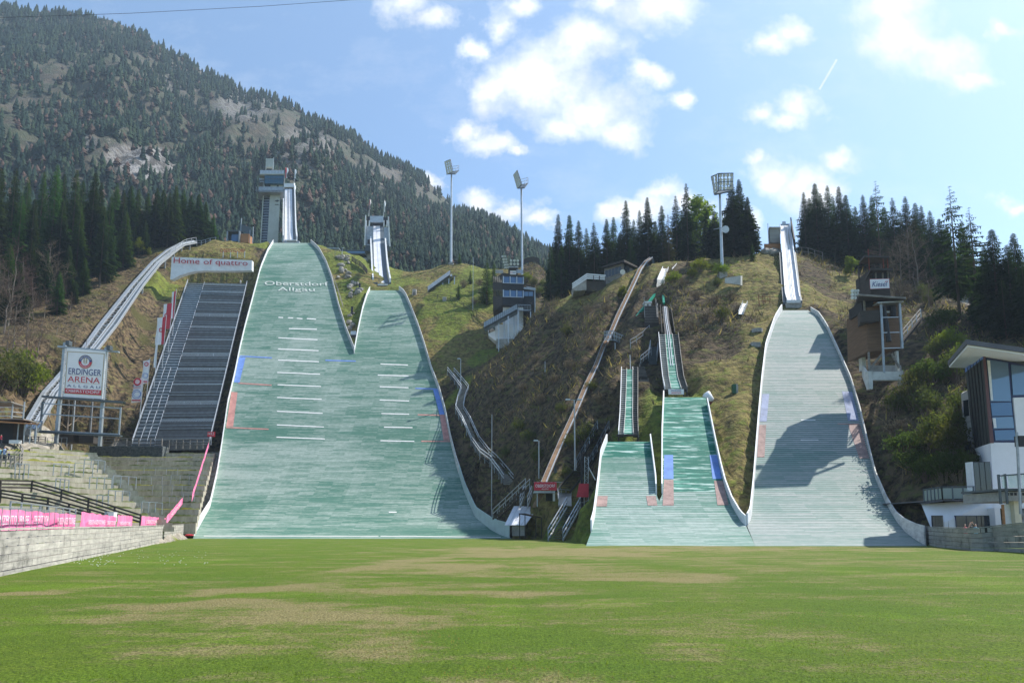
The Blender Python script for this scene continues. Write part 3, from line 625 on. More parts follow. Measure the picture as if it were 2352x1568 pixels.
# ---------------------------------------------------------------- mountain behind
RIDGE = [(-700,-420),(-400,-230),(-150,-70),(0,15),(60,22),(115,28),(198,40),(239,38),(262,46),(321,72),(372,108),(424,142),(506,180),(560,212),(600,214),(650,232),(704,262),(769,292),(804,308),(870,358),(940,392),(985,418),(1040,470),(1100,492),(1150,515),(1200,548),(1250,580),(1330,612),(1420,640),(1600,660)]
def build_mountain():
    xs = np.linspace(-700, 1600, 290); ry = np.interp(xs, [r[0] for r in RIDGE], [r[1] for r in RIDGE]); rows = 170
    Yb, Yr = 332., 820.
    S = np.linspace(0, 1.12, rows)[:, None]; PX = xs[None, :]+0*S
    ra = np.array([ray(a, b) for a, b in zip(xs, ry)]); ba = np.array([ray(a, 668) for a in xs])
    sc = np.minimum(S, 1)
    Yv = Yb+(Yr-Yb)*S
    X = (ba[None, :, 0]*Yb)*(1-sc)+(ra[None, :, 0]*Yr)*sc+0*Yv
    X = np.where(S > 1, ra[None, :, 0]*Yr, X)
    zb, zr = 2+ba[:, 1]*Yb, EYE+ra[:, 1]*Yr
    Z = zb[None, :]*(1-sc)+zr[None, :]*sc; Z = np.where(S > 1, Z-(S-1)*600, Z)
    dm = np.clip(1-np.abs(S-.5)*1.7, .05, 1)*np.clip((zr-zb)/250, .2, 1)[None, :]
    gul = np.abs(fbm(X/75+S*.8, S*1.6+0*X, 4, 21)-.5)*2
    Z = Z+dm*((gul-.35)*52+(fbm(X/60, Yv/60, 4, 5)-.5)*46+(fbm(X/14, Yv/14, 3, 7)-.5)*20)
    V = np.c_[X.ravel(), (Yv+0*X).ravel(), Z.ravel()]; nx = len(xs)
    ii = (np.arange(rows-1)[:, None]*nx+np.arange(nx-1)[None, :]).ravel(); F = np.c_[ii, ii+1, ii+nx+1, ii+nx]
    # open ground: meadows, cliffs
    dens = fbm(X/70, Yv/95, 4, 31)+.12*(1-S)+.1; PYv = np.zeros_like(X)
    f = Yv*ct+(Z-EYE)*st; PYv = CY-FX*(-Yv*st+(Z-EYE)*ct)/f; PXv = CX+FX*X/f
    def hole(x, y, rx, ry, k, A): A -= .8*k*np.clip(1.4-((PXv-x)/rx)**2-((PYv-y)/ry)**2, 0, 1)
    for a in ((340,375,85,45,1.),(250,360,60,40,.55),(120,190,28,22,.4),(100,150,40,30,.2),(240,130,70,30,.22),(300,165,70,40,.3),(390,205,60,40,.3),(480,240,70,40,.3),(560,255,60,45,.3),(640,300,60,40,.3),(720,330,50,40,.3),(690,400,40,40,.2),(640,270,60,20,.25),(800,350,60,40,.25),(880,410,50,30,.25),(980,440,40,25,.3),(1000,455,40,30,.2),(30,250,40,80,.15),(200,310,60,20,.25),(550,330,60,30,.15),(900,480,60,30,.12)): hole(*a, dens)
    rock = np.zeros_like(X)
    for x, y, rx, ry, k in ((345,378,62,42,1.),(290,360,60,35,.6),(420,180,80,40,.45),(560,240,80,45,.5),(700,340,90,60,.5),(860,400,80,40,.4),(180,330,60,30,.5),(960,440,60,30,.3),(1050,500,60,30,.4)): rock = np.maximum(rock, k*np.clip(1.4-((PXv-x)/rx)**2-((PYv-y)/ry)**2, 0, 1))
    m, nt, b = newmat('mountain_ground'); N = NT(nt); tc = N.n('ShaderNodeTexCoord').outputs['Object']
    at = N.n('ShaderNodeVertexColor', layer_name='cliff').outputs[0]; sp = N.n('ShaderNodeSeparateColor'); N.l(at, sp.inputs[0])
    n1 = N.noise(tc, .03, 6, .65); n2 = N.noise(tc, .16, 6, .7, (1, 1, .55)); n3 = N.noise(tc, .5, 4, .7)
    soil = N.mix(N.ramp(n2, .38, .62), (.095, .073, .05), (.03, .032, .022)); soil = N.mix(N.ramp(n1, .44, .56), soil, (.04, .05, .024)); soil = N.mix(N.ramp(n3, .56, .68), soil, (.04, .045, .02))
    rk = N.mix(N.ramp(n2, .44, .56), (.27, .26, .255), (.06, .055, .05))
    f_ = N.math('ADD', sp.outputs[0], N.math('MULTIPLY_ADD', n2, 2.2, -1.15)); c = N.mix(N.ramp(f_, .2, .5), soil, rk)
    c = N.mix(N.math('MULTIPLY', N.ramp(n2, .6, .68), .6), c, (.21, .19, .16))
    N.l(c, b.inputs['Base Color']); b.inputs['Roughness'].default_value = .95; N.bump(N.math('ADD', n2, N.math('MULTIPLY', n3, .5)), .9, 4., b)
    me = npmesh('mountain', V, F, [m], smooth=False); a_ = me.color_attributes.new('cliff', 'FLOAT_COLOR', 'POINT'); a_.data.foreach_set('color', np.c_[rock.ravel(), rock.ravel(), rock.ravel(), np.ones(rock.size)].astype(np.float32).ravel())
    tag(link('mountain', me), kind='structure')
    # the forest on it: every tree its own small cone of ragged whorls, joined as one far wood
    def cone(seed, round_=False):
        r = np.random.default_rng(seed); vs = [(0, 0, 0)]; vs = []; fs = []
        tiers = 6
        for k in range(tiers):
            z0 = k/tiers*.92+.04; z1 = min(1, z0+.34); rad = (.24*(1-z0)**.85+.015) if not round_ else .3*math.sin(math.pi*min(.95, z0+.12))**.7; n = 7; b0 = len(vs)
            vs.append((0, 0, z1 if k < tiers-1 else 1))
            for i in range(n):
                t = 2*math.pi*(i+r.random()*.7)/n; q = rad*(.6+.7*r.random()); vs.append((q*math.cos(t), q*math.sin(t), z0-.05*r.random()))
            for i in range(n): fs.append((b0, b0+1+i, b0+1+(i+1) % n))
        return np.array(vs), np.array(fs)
    cones = [cone(i) for i in range(5)]+[cone(9, True), cone(10, True)]
    VV = []; FF = []; MI = []; base = 0
    n = 26000; cx = RNG.random(n); sv = RNG.random(n)**.9*1.0
    ci = cx*(nx-1); ri = sv/1.12*(rows-1); i0 = ci.astype(int); j0 = ri.astype(int)
    de = dens[j0, i0]; ok = (de+RNG.random(n)*.2-.1 > .47) | (RNG.random(n) < .1)
    px = PXv[j0, i0]; ok &= (px > -260) & (px < 1500)
    for k in np.where(ok)[0]:
        i, j = i0[k], j0[k]; fx, fy = ci[k]-i, ri[k]-j; i2 = min(i+1, nx-1); j2 = min(j+1, rows-1)
        p = (V[j*nx+i]*(1-fx)+V[j*nx+i2]*fx)*(1-fy)+(V[j2*nx+i]*(1-fx)+V[j2*nx+i2]*fx)*fy
        low = px[k] < 300 and PYv[j, i] < 70 and px[k] > 215
        dec = random.random() < (.2 if sv[k] < .6 else .05); v, f_ = cones[random.randrange(5, 7) if dec else random.randrange(5)]
        h = random.uniform(8, 15) if not dec else random.uniform(6, 10)
        if low or (random.random() < .25): h *= .45
        w_ = h*random.uniform(.75, 1.05); a = random.random()*6.28; c_, s_ = math.cos(a), math.sin(a)
        VV.append(np.c_[(v[:, 0]*c_-v[:, 1]*s_)*w_+p[0], (v[:, 0]*s_+v[:, 1]*c_)*w_+p[1], v[:, 2]*h+p[2]-.8]); FF.append(f_+base); MI.append(np.full(len(f_), 2 if dec else random.choice((0, 0, 1)))); base += len(v)
    mat('far_spruce', (.022, .04, .029), .9, .3, .02, col2=(.009, .02, .017), spec=.03); mat('far_spruce_light', (.032, .052, .03), .9, .3, .02, col2=(.02, .032, .018), spec=.03); mat('far_beech', (.1, .066, .055), .9, .3, .02, col2=(.06, .045, .036), spec=.03)  # spruce crowns tinted slightly blue, distance haze put into the colour
    print('mountain trees', len(VV))
    tag(link('mountain_forest', npmesh('mountain_forest', np.concatenate(VV), np.concatenate(FF), [M('far_spruce'), M('far_spruce_light'), M('far_beech')], np.concatenate(MI))), 'dense spruce forest covering the steep mountainside behind the jumps', kind='stuff')
# ================================================================ the five jumping hills
def landing(label, prof, L_, R_, mats, split=None, ny=90, nx=20, ytop=None):
    """root + mat surface laid on the profile; split = photo row where the mat colour changes"""
    ytop = ytop or prof.py[-1]; base = prof.at((L_[-1][0]+R_[-1][0])/2 if L_[-1][1] > L_[0][1] else (L_[0][0]+R_[-1][0])/2, prof.py[0])
    root = thing('ski_jump_landing_slope', base, label, 'ski jump slope', 'landing slopes of the ski jumps')
    a1 = prof.a[-1]; V = []; UV = []; F = []; MI = []
    for j in range(ny+1):
        Y = np.interp(a1*j/ny, prof.a, prof.Y); z = prof.zof(Y); py = proj((0, Y, z))[1]
        xa, xb = P(interp(L_, py), py, Y).x, P(interp(R_, py), py, Y).x
        for i in range(nx+1):
            x = lerp(xa, xb, i/nx); V.append((x-base.x, Y-base.y, z-base.z)); UV.append((x+200, a1*j/ny))
        if j < ny:
            for i in range(nx):
                k = j*(nx+1)+i; F.append((k, k+1, k+nx+2, k+nx+1)); MI.append(1 if split and py < split(i/nx) else 0)
    me = bpy.data.meshes.new('mat_surface'); me.from_pydata(V, [], F)
    for m in mats: me.materials.append(m)
    me.polygons.foreach_set('material_index', MI); me.polygons.foreach_set('use_smooth', [True]*len(F))
    ul = me.uv_layers.new(name='UVMap'); ul.data.foreach_set('uv', np.array([UV[v] for f in F for v in f], np.float32).ravel())
    link('mat_surface', me, root); return root
def board(root, prof, edge, side, y0, y1, hfun, m, name='side_board', n=40, thick=.16, post=False):
    """wooden edge board from photo row y0 down to y1 (side -1 left, +1 right)"""
    pts = []
    for k in range(n+1):
        py = lerp(y1, y0, k/n); v = prof.at(interp(edge, py), py); pts.append((v, hfun(py)))
    mb = MB(); rows = []
    for v, h in pts:
        o = Vector((side*thick, 0, 0)); u = Vector((0, 0, 1))
        rows.append([v-u*1.6, v+u*h, v+u*h+o, v-u*1.6+o])
    mb.strip(rows); a, b = rows[0], rows[-1]; mb.quad(a[0], a[3], a[2], a[1]); mb.quad(b[0], b[1], b[2], b[3])
    o_ = mb.build(name, m, root)
    if post:
        pm = MB()
        for k in range(0, n, 2):
            v, h = pts[k]; pm.bar(v+Vector((side*(thick+.06), 0, -1.6)), v+Vector((side*(thick+.06), 0, h-.1)), .12)
        pm.build('board_posts', M('grey_wood'), root)
    return o_
def band(root, prof, quadpx, m, name, off=.05, n=6):
    """flat marking: corners (x,y) top-left, top-right, bottom-right, bottom-left on the slope"""
    (x0, y0), (x1, y1), (x2, y2), (x3, y3) = quadpx; rows = []
    for j in range(n+1):
        t = j/n; a = (lerp(x3, x0, t), lerp(y3, y0, t)); b = (lerp(x2, x1, t), lerp(y2, y1, t))
        rows.append([prof.at(lerp(a[0], b[0], s/4), lerp(a[1], b[1], s/4), off) for s in range(5)])
    return MB().strip(rows).build(name, m, root)
def line(root, prof, xa, ya, xb, yb, m='line_white', w=2.1, off=.06, name='distance_line'):
    return band(root, prof, ((xa, ya-w/2), (xb, yb-w/2), (xb, yb+w/2), (xa, ya+w/2)), M(m), name, off, 1)
def slope_basis(prof, px, py):
    a = prof.at(px, py+3); b = prof.at(px, py-3); return Vector((1, 0, 0)), (b-a).normalized()
WB = M('weathered_board'); WP = M('white_paint')
# ---- large hill
big = landing('largest green matted landing slope, at the left, marked Oberstdorf with white distance bars', H1, E1L, E1R, [M('fringe_big')], ny=120, nx=26)
board(big, H1, E1L, -1, 556, 1231, lambda y: 1.35 if y < 1150 else lerp(1.35, 2.2, (y-1150)/85), WP, n=60)
board(big, H1, E1R[:7], 1, 558, 809, lambda y: 1.5, WB, n=40)
for a in ((639.4,729,650.2,729.6),(661.8,730,673.3,730.6),(682,731,694.7,732.4),(704.6,732,726,733.6),(663.4,755,727.7,756.6),(639.4,775.8,729.3,780.4),(638.7,801.5,731.6,805.5),(638.7,827,732.6,831),(637,855.5,735,859.5),(637.6,883.7,737.3,887.5),(636.5,912.8,738.7,917),(636.5,944.4,741,949.4),(636,975.7,744,980.6),(635,1004,746,1008)): line(big, H1, *a)
line(big, H1, 551.4, 818, 624.5, 822, 'patch_blue', 2.6, .07, 'marker_line'); line(big, H1, 747.4, 827.6, 817, 829.5, 'patch_blue', 2.6, .07, 'marker_line')
line(big, H1, 547.6, 880, 623.9, 884.8, 'patch_red', 2.6, .07, 'marker_line'); line(big, H1, 519.5, 981.7, 617, 985.8, 'patch_red', 2.6, .07, 'marker_line')
band(big, H1, ((549, 820), (564, 821), (550, 879), (537.5, 878)), M('patch_blue'), 'blue_edge_strip')
band(big, H1, ((531.5, 900), (545.6, 901), (535.5, 979.5), (519.5, 979)), M('patch_red'), 'red_edge_strip')
line(big, H1, 468, 1230.6, 869, 1231, 'line_white', 1.2, .05, 'finish_line')
for txt, px, py, wpx, hpx in (('Oberstdorf', 608, 655.5, 148, 9), ('Allg\u00e4u', 638, 671, 86, 10.5)):
    xd, up = slope_basis(H1, px+40, py); o = H1.at(px, py, .0); w_ = P(px+wpx, py, o.y).x-P(px, py, o.y).x
    h_ = (H1.at(px, py-hpx)-o).length; lettering(txt, o, xd-up*.032, up+xd*.0, w_, h_, M('letter_white'), big, 'slope_lettering', .16)
# ---- normal hill, sharing the outrun
nrm = landing('green matted landing slope narrowing up to the second white inrun, joined to the largest slope', H2, E2L, E2R, [M('fringe_big')], ny=110, nx=22)
board(nrm, H2, E2L[:5], -1, 664, 812, lambda y: 1.35, WP, n=24)
board(nrm, H2, E2R, 1, 665, 1088, lambda y: 1.5 if y < 1010 else lerp(1.5, 2.1, (y-1010)/80), WB, n=50)
board(nrm, H2, E2R, 1, 1088, 1234, lambda y: 2.1 if y < 1190 else lerp(2.1, 2.5, (y-1190)/44), M('fabric_pale'), 'padded_end_board', n=16, post=False)
for a in ((874,835.8,937,838.4),(867.7,861.4,938.3,863.6),(872.4,888.3,938.3,890.5),(872,918.6,939.7,921),(876,949.6,939.7,951.5),(882,981,947.4,982),(873.8,1012,951.5,1013.6),(893,1176,911,1176.2)): line(nrm, H2, *a)
line(nrm, H2, 954, 892, 1005.6, 893.6, 'patch_blue', 2.6, .07, 'marker_line'); line(nrm, H2, 959.5, 952.6, 1022, 954, 'patch_red', 2.6, .07, 'marker_line'); line(nrm, H2, 967.7, 1013.3, 1034, 1013.8, 'patch_red', 2.6, .07, 'marker_line')
band(nrm, H2, ((994.6, 894), (1006, 894), (1021.5, 952), (1009.7, 952)), M('patch_blue'), 'blue_edge_strip')
band(nrm, H2, ((1010, 955), (1022.5, 955), (1033, 1011), (1019, 1011)), M('patch_red'), 'red_edge_strip')
line(nrm, H2, 874, 1231, 1150, 1233.4, 'line_white', 1.2, .05, 'finish_line')
# ---- medium hill on the right
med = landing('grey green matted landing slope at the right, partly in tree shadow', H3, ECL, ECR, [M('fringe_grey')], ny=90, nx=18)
board(med, H3, ECL[:10], -1, 704, 1203, lambda y: 1.25, WP, n=50)
board(med, H3, ECR, 1, 716, 1250, lambda y: 1.0 if y < 1190 else lerp(1.0, 1.9, (y-1190)/60), WB, n=50)
line(med, H3, 1840, 965, 1873, 965, 'line_white', 1.6); line(med, H3, 1839, 1011, 1880, 1011, 'line_white', 1.6); line(med, H3, 1924, 974, 1974, 974.5, 'patch_red', 1.6, .07, 'marker_line')
band(med, H3, ((1934, 899), (1957, 899), (1973, 967), (1948, 967)), M('patch_violet'), 'blue_edge_strip'); band(med, H3, ((1948, 976), (1976, 976), (1997, 1053), (1974, 1053)), M('patch_rust'), 'red_edge_strip')
band(med, H3, ((1751, 905), (1767, 905), (1761, 968), (1745, 968)), M('patch_violet'), 'blue_edge_strip'); band(med, H3, ((1744, 976), (1760, 976), (1756, 1050), (1739, 1050)), M('patch_rust'), 'red_edge_strip')
# ---- the two small hills in the middle
sml = landing('bright green matted landing slope above a paler foot, below the small jump with white sign', HB, EBL, EBR, [M('fringe_foot'), M('fringe_green')], split=lambda t: 1129, ny=80, nx=16)
board(sml, HB, EBL[:3], -1, 905, 1131, lambda y: 1.15, WP, n=30)
board(sml, HB, EBR[:8], 1, 930, 1206, lambda y: 1.15, WP, n=36)
for q, m_, n_ in ((((1526, 1045), (1546, 1045), (1547, 1100), (1524, 1100)), 'patch_blue', 'blue_edge_strip'), (((1630, 1045), (1647, 1045), (1658, 1100), (1637, 1100)), 'patch_blue', 'blue_edge_strip'),
                  (((1525, 1102), (1547, 1102), (1547.8, 1161), (1522, 1161)), 'patch_rust', 'red_edge_strip'), (((1640, 1104), (1660, 1104), (1674, 1160), (1648, 1160)), 'patch_rust', 'red_edge_strip')): band(sml, HB, q, M(m_), n_)
tny = landing('short pale matted landing slope with a dark green top, smallest of the row', HA, EAL, EAR, [M('fringe_foot'), M('fringe_green')], split=lambda t: 1051, ny=70, nx=14)
board(tny, HA, EAL, -1, 990, 1216, lambda y: 1.1, WP, n=30)
board(tny, HA, EAR[:3], 1, 998, 1131, lambda y: 1.15, WP, n=20)
for q in (((1373, 1139), (1396, 1139), (1394, 1163), (1370, 1163)), ((1484, 1139), (1506, 1139), (1510, 1161), (1488, 1161))): band(tny, HA, q, M('patch_rust'), 'red_edge_strip')
# ================================================================ inrun tracks
def ribbon(mb, secs, thick=.5, n=8, mi=0):
    """secs: (xleft, xright, y, Y) from bottom to top"""
    t0 = np.linspace(0, len(secs)-1, (len(secs)-1)*n+1); a = np.array(secs, float); k = np.arange(len(secs)); rows = []
    for t in t0:
        xl, xr, y, Y = [float(np.interp(t, k, a[:, c])) for c in range(4)]
        p, q = P(xl, y, Y), P(xr, y, Y); d = Vector((0, 0, -thick)); rows.append([p, q, q+d, p+d, p])
    mb.strip(rows, mi); mb.quad(*rows[0][:4][::-1], mi); mb.quad(*rows[-1][:4], mi); return rows
def wall(mb, secs, hgt_, thick=.12, below=.4, n=8, mi=0):
    """side wall: secs (x, y, Y) from bottom to top"""
    a = np.array(secs, float); k = np.arange(len(secs)); rows = []
    for t in np.linspace(0, len(secs)-1, (len(secs)-1)*n+1):
        x, y, Y = [float(np.interp(t, k, a[:, c])) for c in range(3)]; p = P(x, y, Y); u = Vector((0, 0, 1)); o = Vector((thick, 0, 0))
        rows.append([p-u*below, p+u*hgt_, p+u*hgt_+o, p-u*below+o, p-u*below])
    mb.strip(rows, mi); mb.quad(*rows[0][:4][::-1], mi); mb.quad(*rows[-1][:4], mi)
TURN = [0.]       # plan rotation of the building being built (depth axis x per metre)
def boxpx(mb, x0, y0, x1, y1, Y, d, mi=0):
    """upright box whose front face fills photo rectangle x0..x1, y0..y1 at depth Y"""
    a = P(x0, y1, Y); b = P(x1, y1, Y); zt = P((x0+x1)/2, y0, Y).z; s = Vector((TURN[0]*d, d, 0)); q = [a, b, b+s, a+s]
    return mb.hexa([Vector((p.x, p.y, a.z)) for p in q]+[Vector((p.x, p.y, zt)) for p in q], mi)
def part(name, m, root, f): mb = MB(); f(mb); return mb.build(name, M(m), root)
# ---- large hill inrun and concrete tower
YT = 268.
r_ = thing('ski_jump_inrun', P(664, 552, YT), 'tall white inrun track beside the concrete tower', 'ski jump inrun', 'white inrun tracks')
secs = [(653.8,673.5,550.5,YT),(653.8,672.6,535,YT+6),(653.9,671.8,515,YT+14),(654.2,671,485,YT+26),(654.5,670.5,434,YT+46)]
mb = MB(); ribbon(mb, secs, .8); mb.build('track', M('track_white'), r_)
for gx_ in (.42, .56):
    mb = MB(); s2 = [(lerp(a, b, gx_)-.35, lerp(a, b, gx_)+.35, y-.5, Y-.2) for a, b, y, Y in secs]; ribbon(mb, s2, .1); mb.build('ski_groove', M('galvanised'), r_)
mb = MB(); wall(mb, [(680.5,551,YT),(678.3,530,YT+7.5),(677.2,500,YT+20),(675.3,428,YT+48)], 1.7, .5); mb.build('side_wall', M('white_paint'), r_)
mb = MB(); ribbon(mb, [(673.6,680,550.5,YT),(672.6,678,535,YT+6),(671.8,677.3,515,YT+14),(671,676.7,485,YT+26),(670.5,675,434,YT+46)], .5); mb.build('stairway', M('dark_steel'), r_)
mb = MB(); wall(mb, [(649.3,549,YT),(649,530,YT+7.5),(649.2,500,YT+20),(649.8,463,YT+35)], 1.6, .35); mb.build('side_wall', M('white_paint'), r_)
mb = MB(); ribbon(mb, [(650,653.7,550.5,YT+.2),(649.8,653.7,535,YT+6),(649.9,653.8,515,YT+14),(650,654.2,485,YT+26),(651.5,654.4,434,YT+46)], .5); mb.build('stairway', M('dark_steel'), r_)
def f(mb):
    boxpx(mb, 652, 421, 675, 429.6, YT+46, 3); boxpx(mb, 651.5, 424, 653, 437, YT+46.5, 1); boxpx(mb, 674, 422, 675.5, 437, YT+46.5, 1)
part('start_gate', 'white_paint', r_, f)
part('start_opening', 'black_paint_and_shade', r_, lambda mb: boxpx(mb, 653, 429.6, 674, 435, YT+47.2, 2))  # black block stands in for the shaded gap under the gate
part('take_off_table', 'galvanised', r_, lambda mb: (boxpx(mb, 650, 553, 686.5, 561, YT-1.5, 5), boxpx(mb, 648, 547, 651, 556, YT-2, 3)))
part('take_off_lip', 'white_paint', r_, lambda mb: boxpx(mb, 658.5, 550.5, 681, 553, YT-2, 2))
def f(mb):
    for a, b, y, Y in secs[1:]: p = P((a+b)/2, y, Y); mb.box(p.x-1.1, p.x+1.1, Y, Y+1.4, hgt(p.x, Y)-2, p.z-.7)
    q = [P((a+b)/2, y, Y)-Vector((0, 0, 1.6)) for a, b, y, Y in secs]; mb.path(q, 2.2, 1.6)
part('support_girder', 'concrete', r_, f)
TY = 284.
TURN[0] = -.36
t_ = thing('concrete_tower', P(622, 558, TY), 'slender concrete lift tower with glazed cabin and decks, topped by a box', 'tower')
part('shaft', 'tower_concrete', t_, lambda mb: mb.hexa([P(612.8,566,TY), P(638,566,TY), P(638,566,TY)+Vector((-1.8,5,0)), P(612.8,566,TY)+Vector((-1.8,5,0)), P(620.5,440,TY), P(644,440,TY), P(644,440,TY)+Vector((-1.8,5,0)), P(620.5,440,TY)+Vector((-1.8,5,0))]))
def f(mb):
    mb.hexa([P(597.3,566,TY+1), P(612.8,566,TY+1), P(612.8,566,TY+1)+Vector((-1.62,4.5,0)), P(597.3,566,TY+1)+Vector((-1.62,4.5,0)), P(606,440,TY+1), P(620.5,440,TY+1), P(620.5,440,TY+1)+Vector((-1.62,4.5,0)), P(606,440,TY+1)+Vector((-1.62,4.5,0))])
part('stair_glazing', 'glass_dark', t_, f)
for k in range(19):
    y = lerp(444, 560, (k+.5)/19); xl = lerp(606.5, 598.6, (y-440)/118); xr = lerp(620, 612.6, (y-440)/118)
    part('stair_landing', 'galvanised', t_, lambda mb: boxpx(mb, xl, y-.55, xr, y+.55, TY+.8, .6))
part('corner_pier', 'tower_concrete', t_, lambda mb: mb.hexa([P(596.5,566,TY+.4), P(599.3,566,TY+.4), P(599.3,566,TY+8), P(596.5,566,TY+8), P(604.4,440,TY+.4), P(606.8,440,TY+.4), P(606.8,440,TY+8), P(604.4,440,TY+8)]))
part('wall_bracket', 'dark_steel', t_, lambda mb: (boxpx(mb, 632, 460.3, 641, 461.4, TY-.3, .3), boxpx(mb, 635, 459, 638, 463, TY-.3, .25), boxpx(mb, 631.5, 469, 640, 470, TY-.3, .3)))
part('lower_cabin', 'tower_concrete', t_, lambda mb: (boxpx(mb, 605, 420, 649, 431, TY-1.5, 6), boxpx(mb, 598, 439, 648, 442.5, TY-2, 6)))
def f(mb):
    boxpx(mb, 594, 429, 651, 439, TY-3, .15); boxpx(mb, 594, 438, 651, 440.5, TY-3, 7); mb.box(P(594,439,TY).x, P(594,439,TY).x+.15, TY-3, TY+4, P(594,439,TY-3).z, P(594,429,TY-3).z)
part('lower_gallery', 'galvanised', t_, f)
part('window', 'glass_dark', t_, lambda mb: boxpx(mb, 608, 423, 621, 430, TY-1.75, .3)); part('window', 'glass_dark', t_, lambda mb: boxpx(mb, 635.5, 426, 640, 431, TY-1.75, .3))
part('glazed_cabin', 'glass_teal', t_, lambda mb: boxpx(mb, 607, 400.5, 651, 421.5, TY-3, 7))
def f(mb):
    for x in (607, 618, 629, 640, 651): boxpx(mb, x-.25, 400, x+.25, 421.5, TY-3.12, .12)
    boxpx(mb, 606.5, 410.6, 651.5, 411.2, TY-3.1, .1)
part('cabin_frame', 'dark_steel', t_, f)
part('side_balcony', 'galvanised', t_, lambda mb: (boxpx(mb, 595.5, 409, 606.5, 413.5, TY-1, 5), boxpx(mb, 595.5, 416, 607, 418, TY-1, 5), boxpx(mb, 596.5, 401, 603, 402, TY-1, 5), boxpx(mb, 596.5, 404, 603, 405, TY-1, 5)))
part('roof_deck', 'tower_concrete', t_, lambda mb: boxpx(mb, 596.5, 398, 653, 401, TY-3.5, 8))
def f(mb):
    for i in range(8): boxpx(mb, 597+i*7, 391.5, 603.4+i*7, 398, TY-3.4, .12)
    boxpx(mb, 596.7, 391, 653, 391.6, TY-3.42, .2)
part('roof_railing', 'bright_steel', t_, f)
part('machine_room', 'tower_concrete', t_, lambda mb: boxpx(mb, 610, 364, 627, 383.5, TY+1, 6)); part('machine_room_glazing', 'glass_dark', t_, lambda mb: boxpx(mb, 612, 383.6, 624, 392.5, TY+2.5, 4)); part('lightning_rod', 'white_paint', t_, lambda mb: (boxpx(mb, 626.8, 361.5, 628, 393, TY+.6, .5), boxpx(mb, 609.6, 383, 610.4, 394, TY+1, .3)))
def small_person(px, py, Y, hpx, label, top, legs, lean=0.):
    """tiny distant visitor: one body mesh plus hair"""
    b = P(px, py, Y); h = P(px, py-hpx, Y).z-b.z; o = thing('person', b, label, 'person'); s = h/1.75; V_ = lambda x, y, z: b+Vector((x*s, y*s, z*s))
    m = MB(); 
    for sx in (-1, 1):
        m.tube(V_(sx*.1+lean*sx*.1, sx*lean*.25, 0), V_(sx*.09, 0, .85), .07*s, .095*s, 7); m.tube(V_(sx*.2, 0, 1.38), V_(sx*.25, -.05, 1.08), .055*s, .045*s, 6); m.tube(V_(sx*.25, -.05, 1.08), V_(sx*.2, -.2, .92), .045*s, .04*s, 6)
    body = m.build('legs_and_arms', M(legs), o)
    m = MB(); m.tube(V_(0, 0, .82), V_(0, 0, 1.15), .17*s, .16*s, 8); m.tube(V_(0, 0, 1.15), V_(0, 0, 1.42), .16*s, .2*s, 8); m.tube(V_(0, 0, 1.42), V_(0, 0, 1.5), .2*s, .07*s, 8); m.build('shirt', M(top), o)
    m = MB(); m.tube(V_(0, 0, 1.48), V_(0, 0, 1.56), .055*s, .055*s, 6); m.sphere(V_(0, 0, 1.64), .11*s, 8, 6, (.85, .95, 1.1)); m.build('head', M('skin'), o)
    m = MB(); m.sphere(V_(0, .03, 1.68), .11*s, 8, 6, (.9, .95, .95)); m.build('hair', M('hair_dark'), o); return o
small_person(626.5, 398, TY-2.6, 9, 'visitor at the tower roof railing, next to the box', 'shirt_navy', 'trousers_dark'); small_person(633, 398.5, TY-2.4, 9, 'visitor in a pale shirt on the tower roof deck', 'shirt_white', 'trousers_dark'); small_person(641.5, 399, TY-2.5, 9, 'visitor in a red shirt at the tower roof railing', 'shirt_red', 'trousers_dark')
TURN[0] = -.19
# ---- second inrun with start house
YT = 229.
r_ = thing('ski_jump_inrun', P(876, 665, YT), 'white inrun track rising into the square grey start house', 'ski jump inrun', 'white inrun tracks')
secs = [(862,884,652,YT),(860.5,879.5,630,YT+7),(859.5,876.6,600,YT+18),(858,874,560,YT+33),(857,872.7,518.6,YT+50)]
mb = MB(); ribbon(mb, secs, .8); mb.build('track', M('track_white'), r_)
mb = MB(); ribbon(mb, [(872.6,873.1,651.5,YT-.3),(870.5,870.9,630,YT+6.8),(868,868.4,600,YT+17.8),(866,866.3,560,YT+32.8),(864.6,864.9,518.8,YT+49.8)], .1); mb.build('ski_groove', M('galvanised'), r_)
mb = MB(); ribbon(mb, [(884.1,893.5,651,YT),(879.6,889.5,630,YT+7),(876.7,886.5,600,YT+18),(874.1,883.4,560,YT+33),(872.8,880.3,519,YT+50)], .5); mb.build('stairway', M('dark_steel'), r_)
mb = MB(); ribbon(mb, [(855.5,861.9,651,YT),(853.5,860.4,630,YT+7),(852.8,859.4,600,YT+18),(851.5,857.9,560,YT+33)], .5); mb.build('stairway', M('dark_steel'), r_)
mb = MB(); wall(mb, [(855,647,YT+1),(853,628,YT+8),(852,600,YT+18),(850,560,YT+33),(850,552,YT+36)], 1.7, .5); mb.build('side_wall', M('white_paint'), r_)
mb = MB(); wall(mb, [(894.6,650,YT),(890.5,628,YT+7.5),(887,600,YT+18),(883.6,556,YT+34)], 1.7, .5); mb.build('side_wall', M('white_paint'), r_)
part('take_off_table', 'pale_concrete', r_, lambda mb: boxpx(mb, 868.2, 655, 890, 664.5, YT-1.5, 4)); part('take_off_lip', 'white_paint', r_, lambda mb: boxpx(mb, 867.5, 652, 891, 655, YT-1.8, 2))
part('take_off_frame', 'dark_steel', r_, lambda mb: (boxpx(mb, 853.5, 648, 867.5, 663, YT-.5, 3), boxpx(mb, 891, 648, 898, 663, YT-.5, 3)))
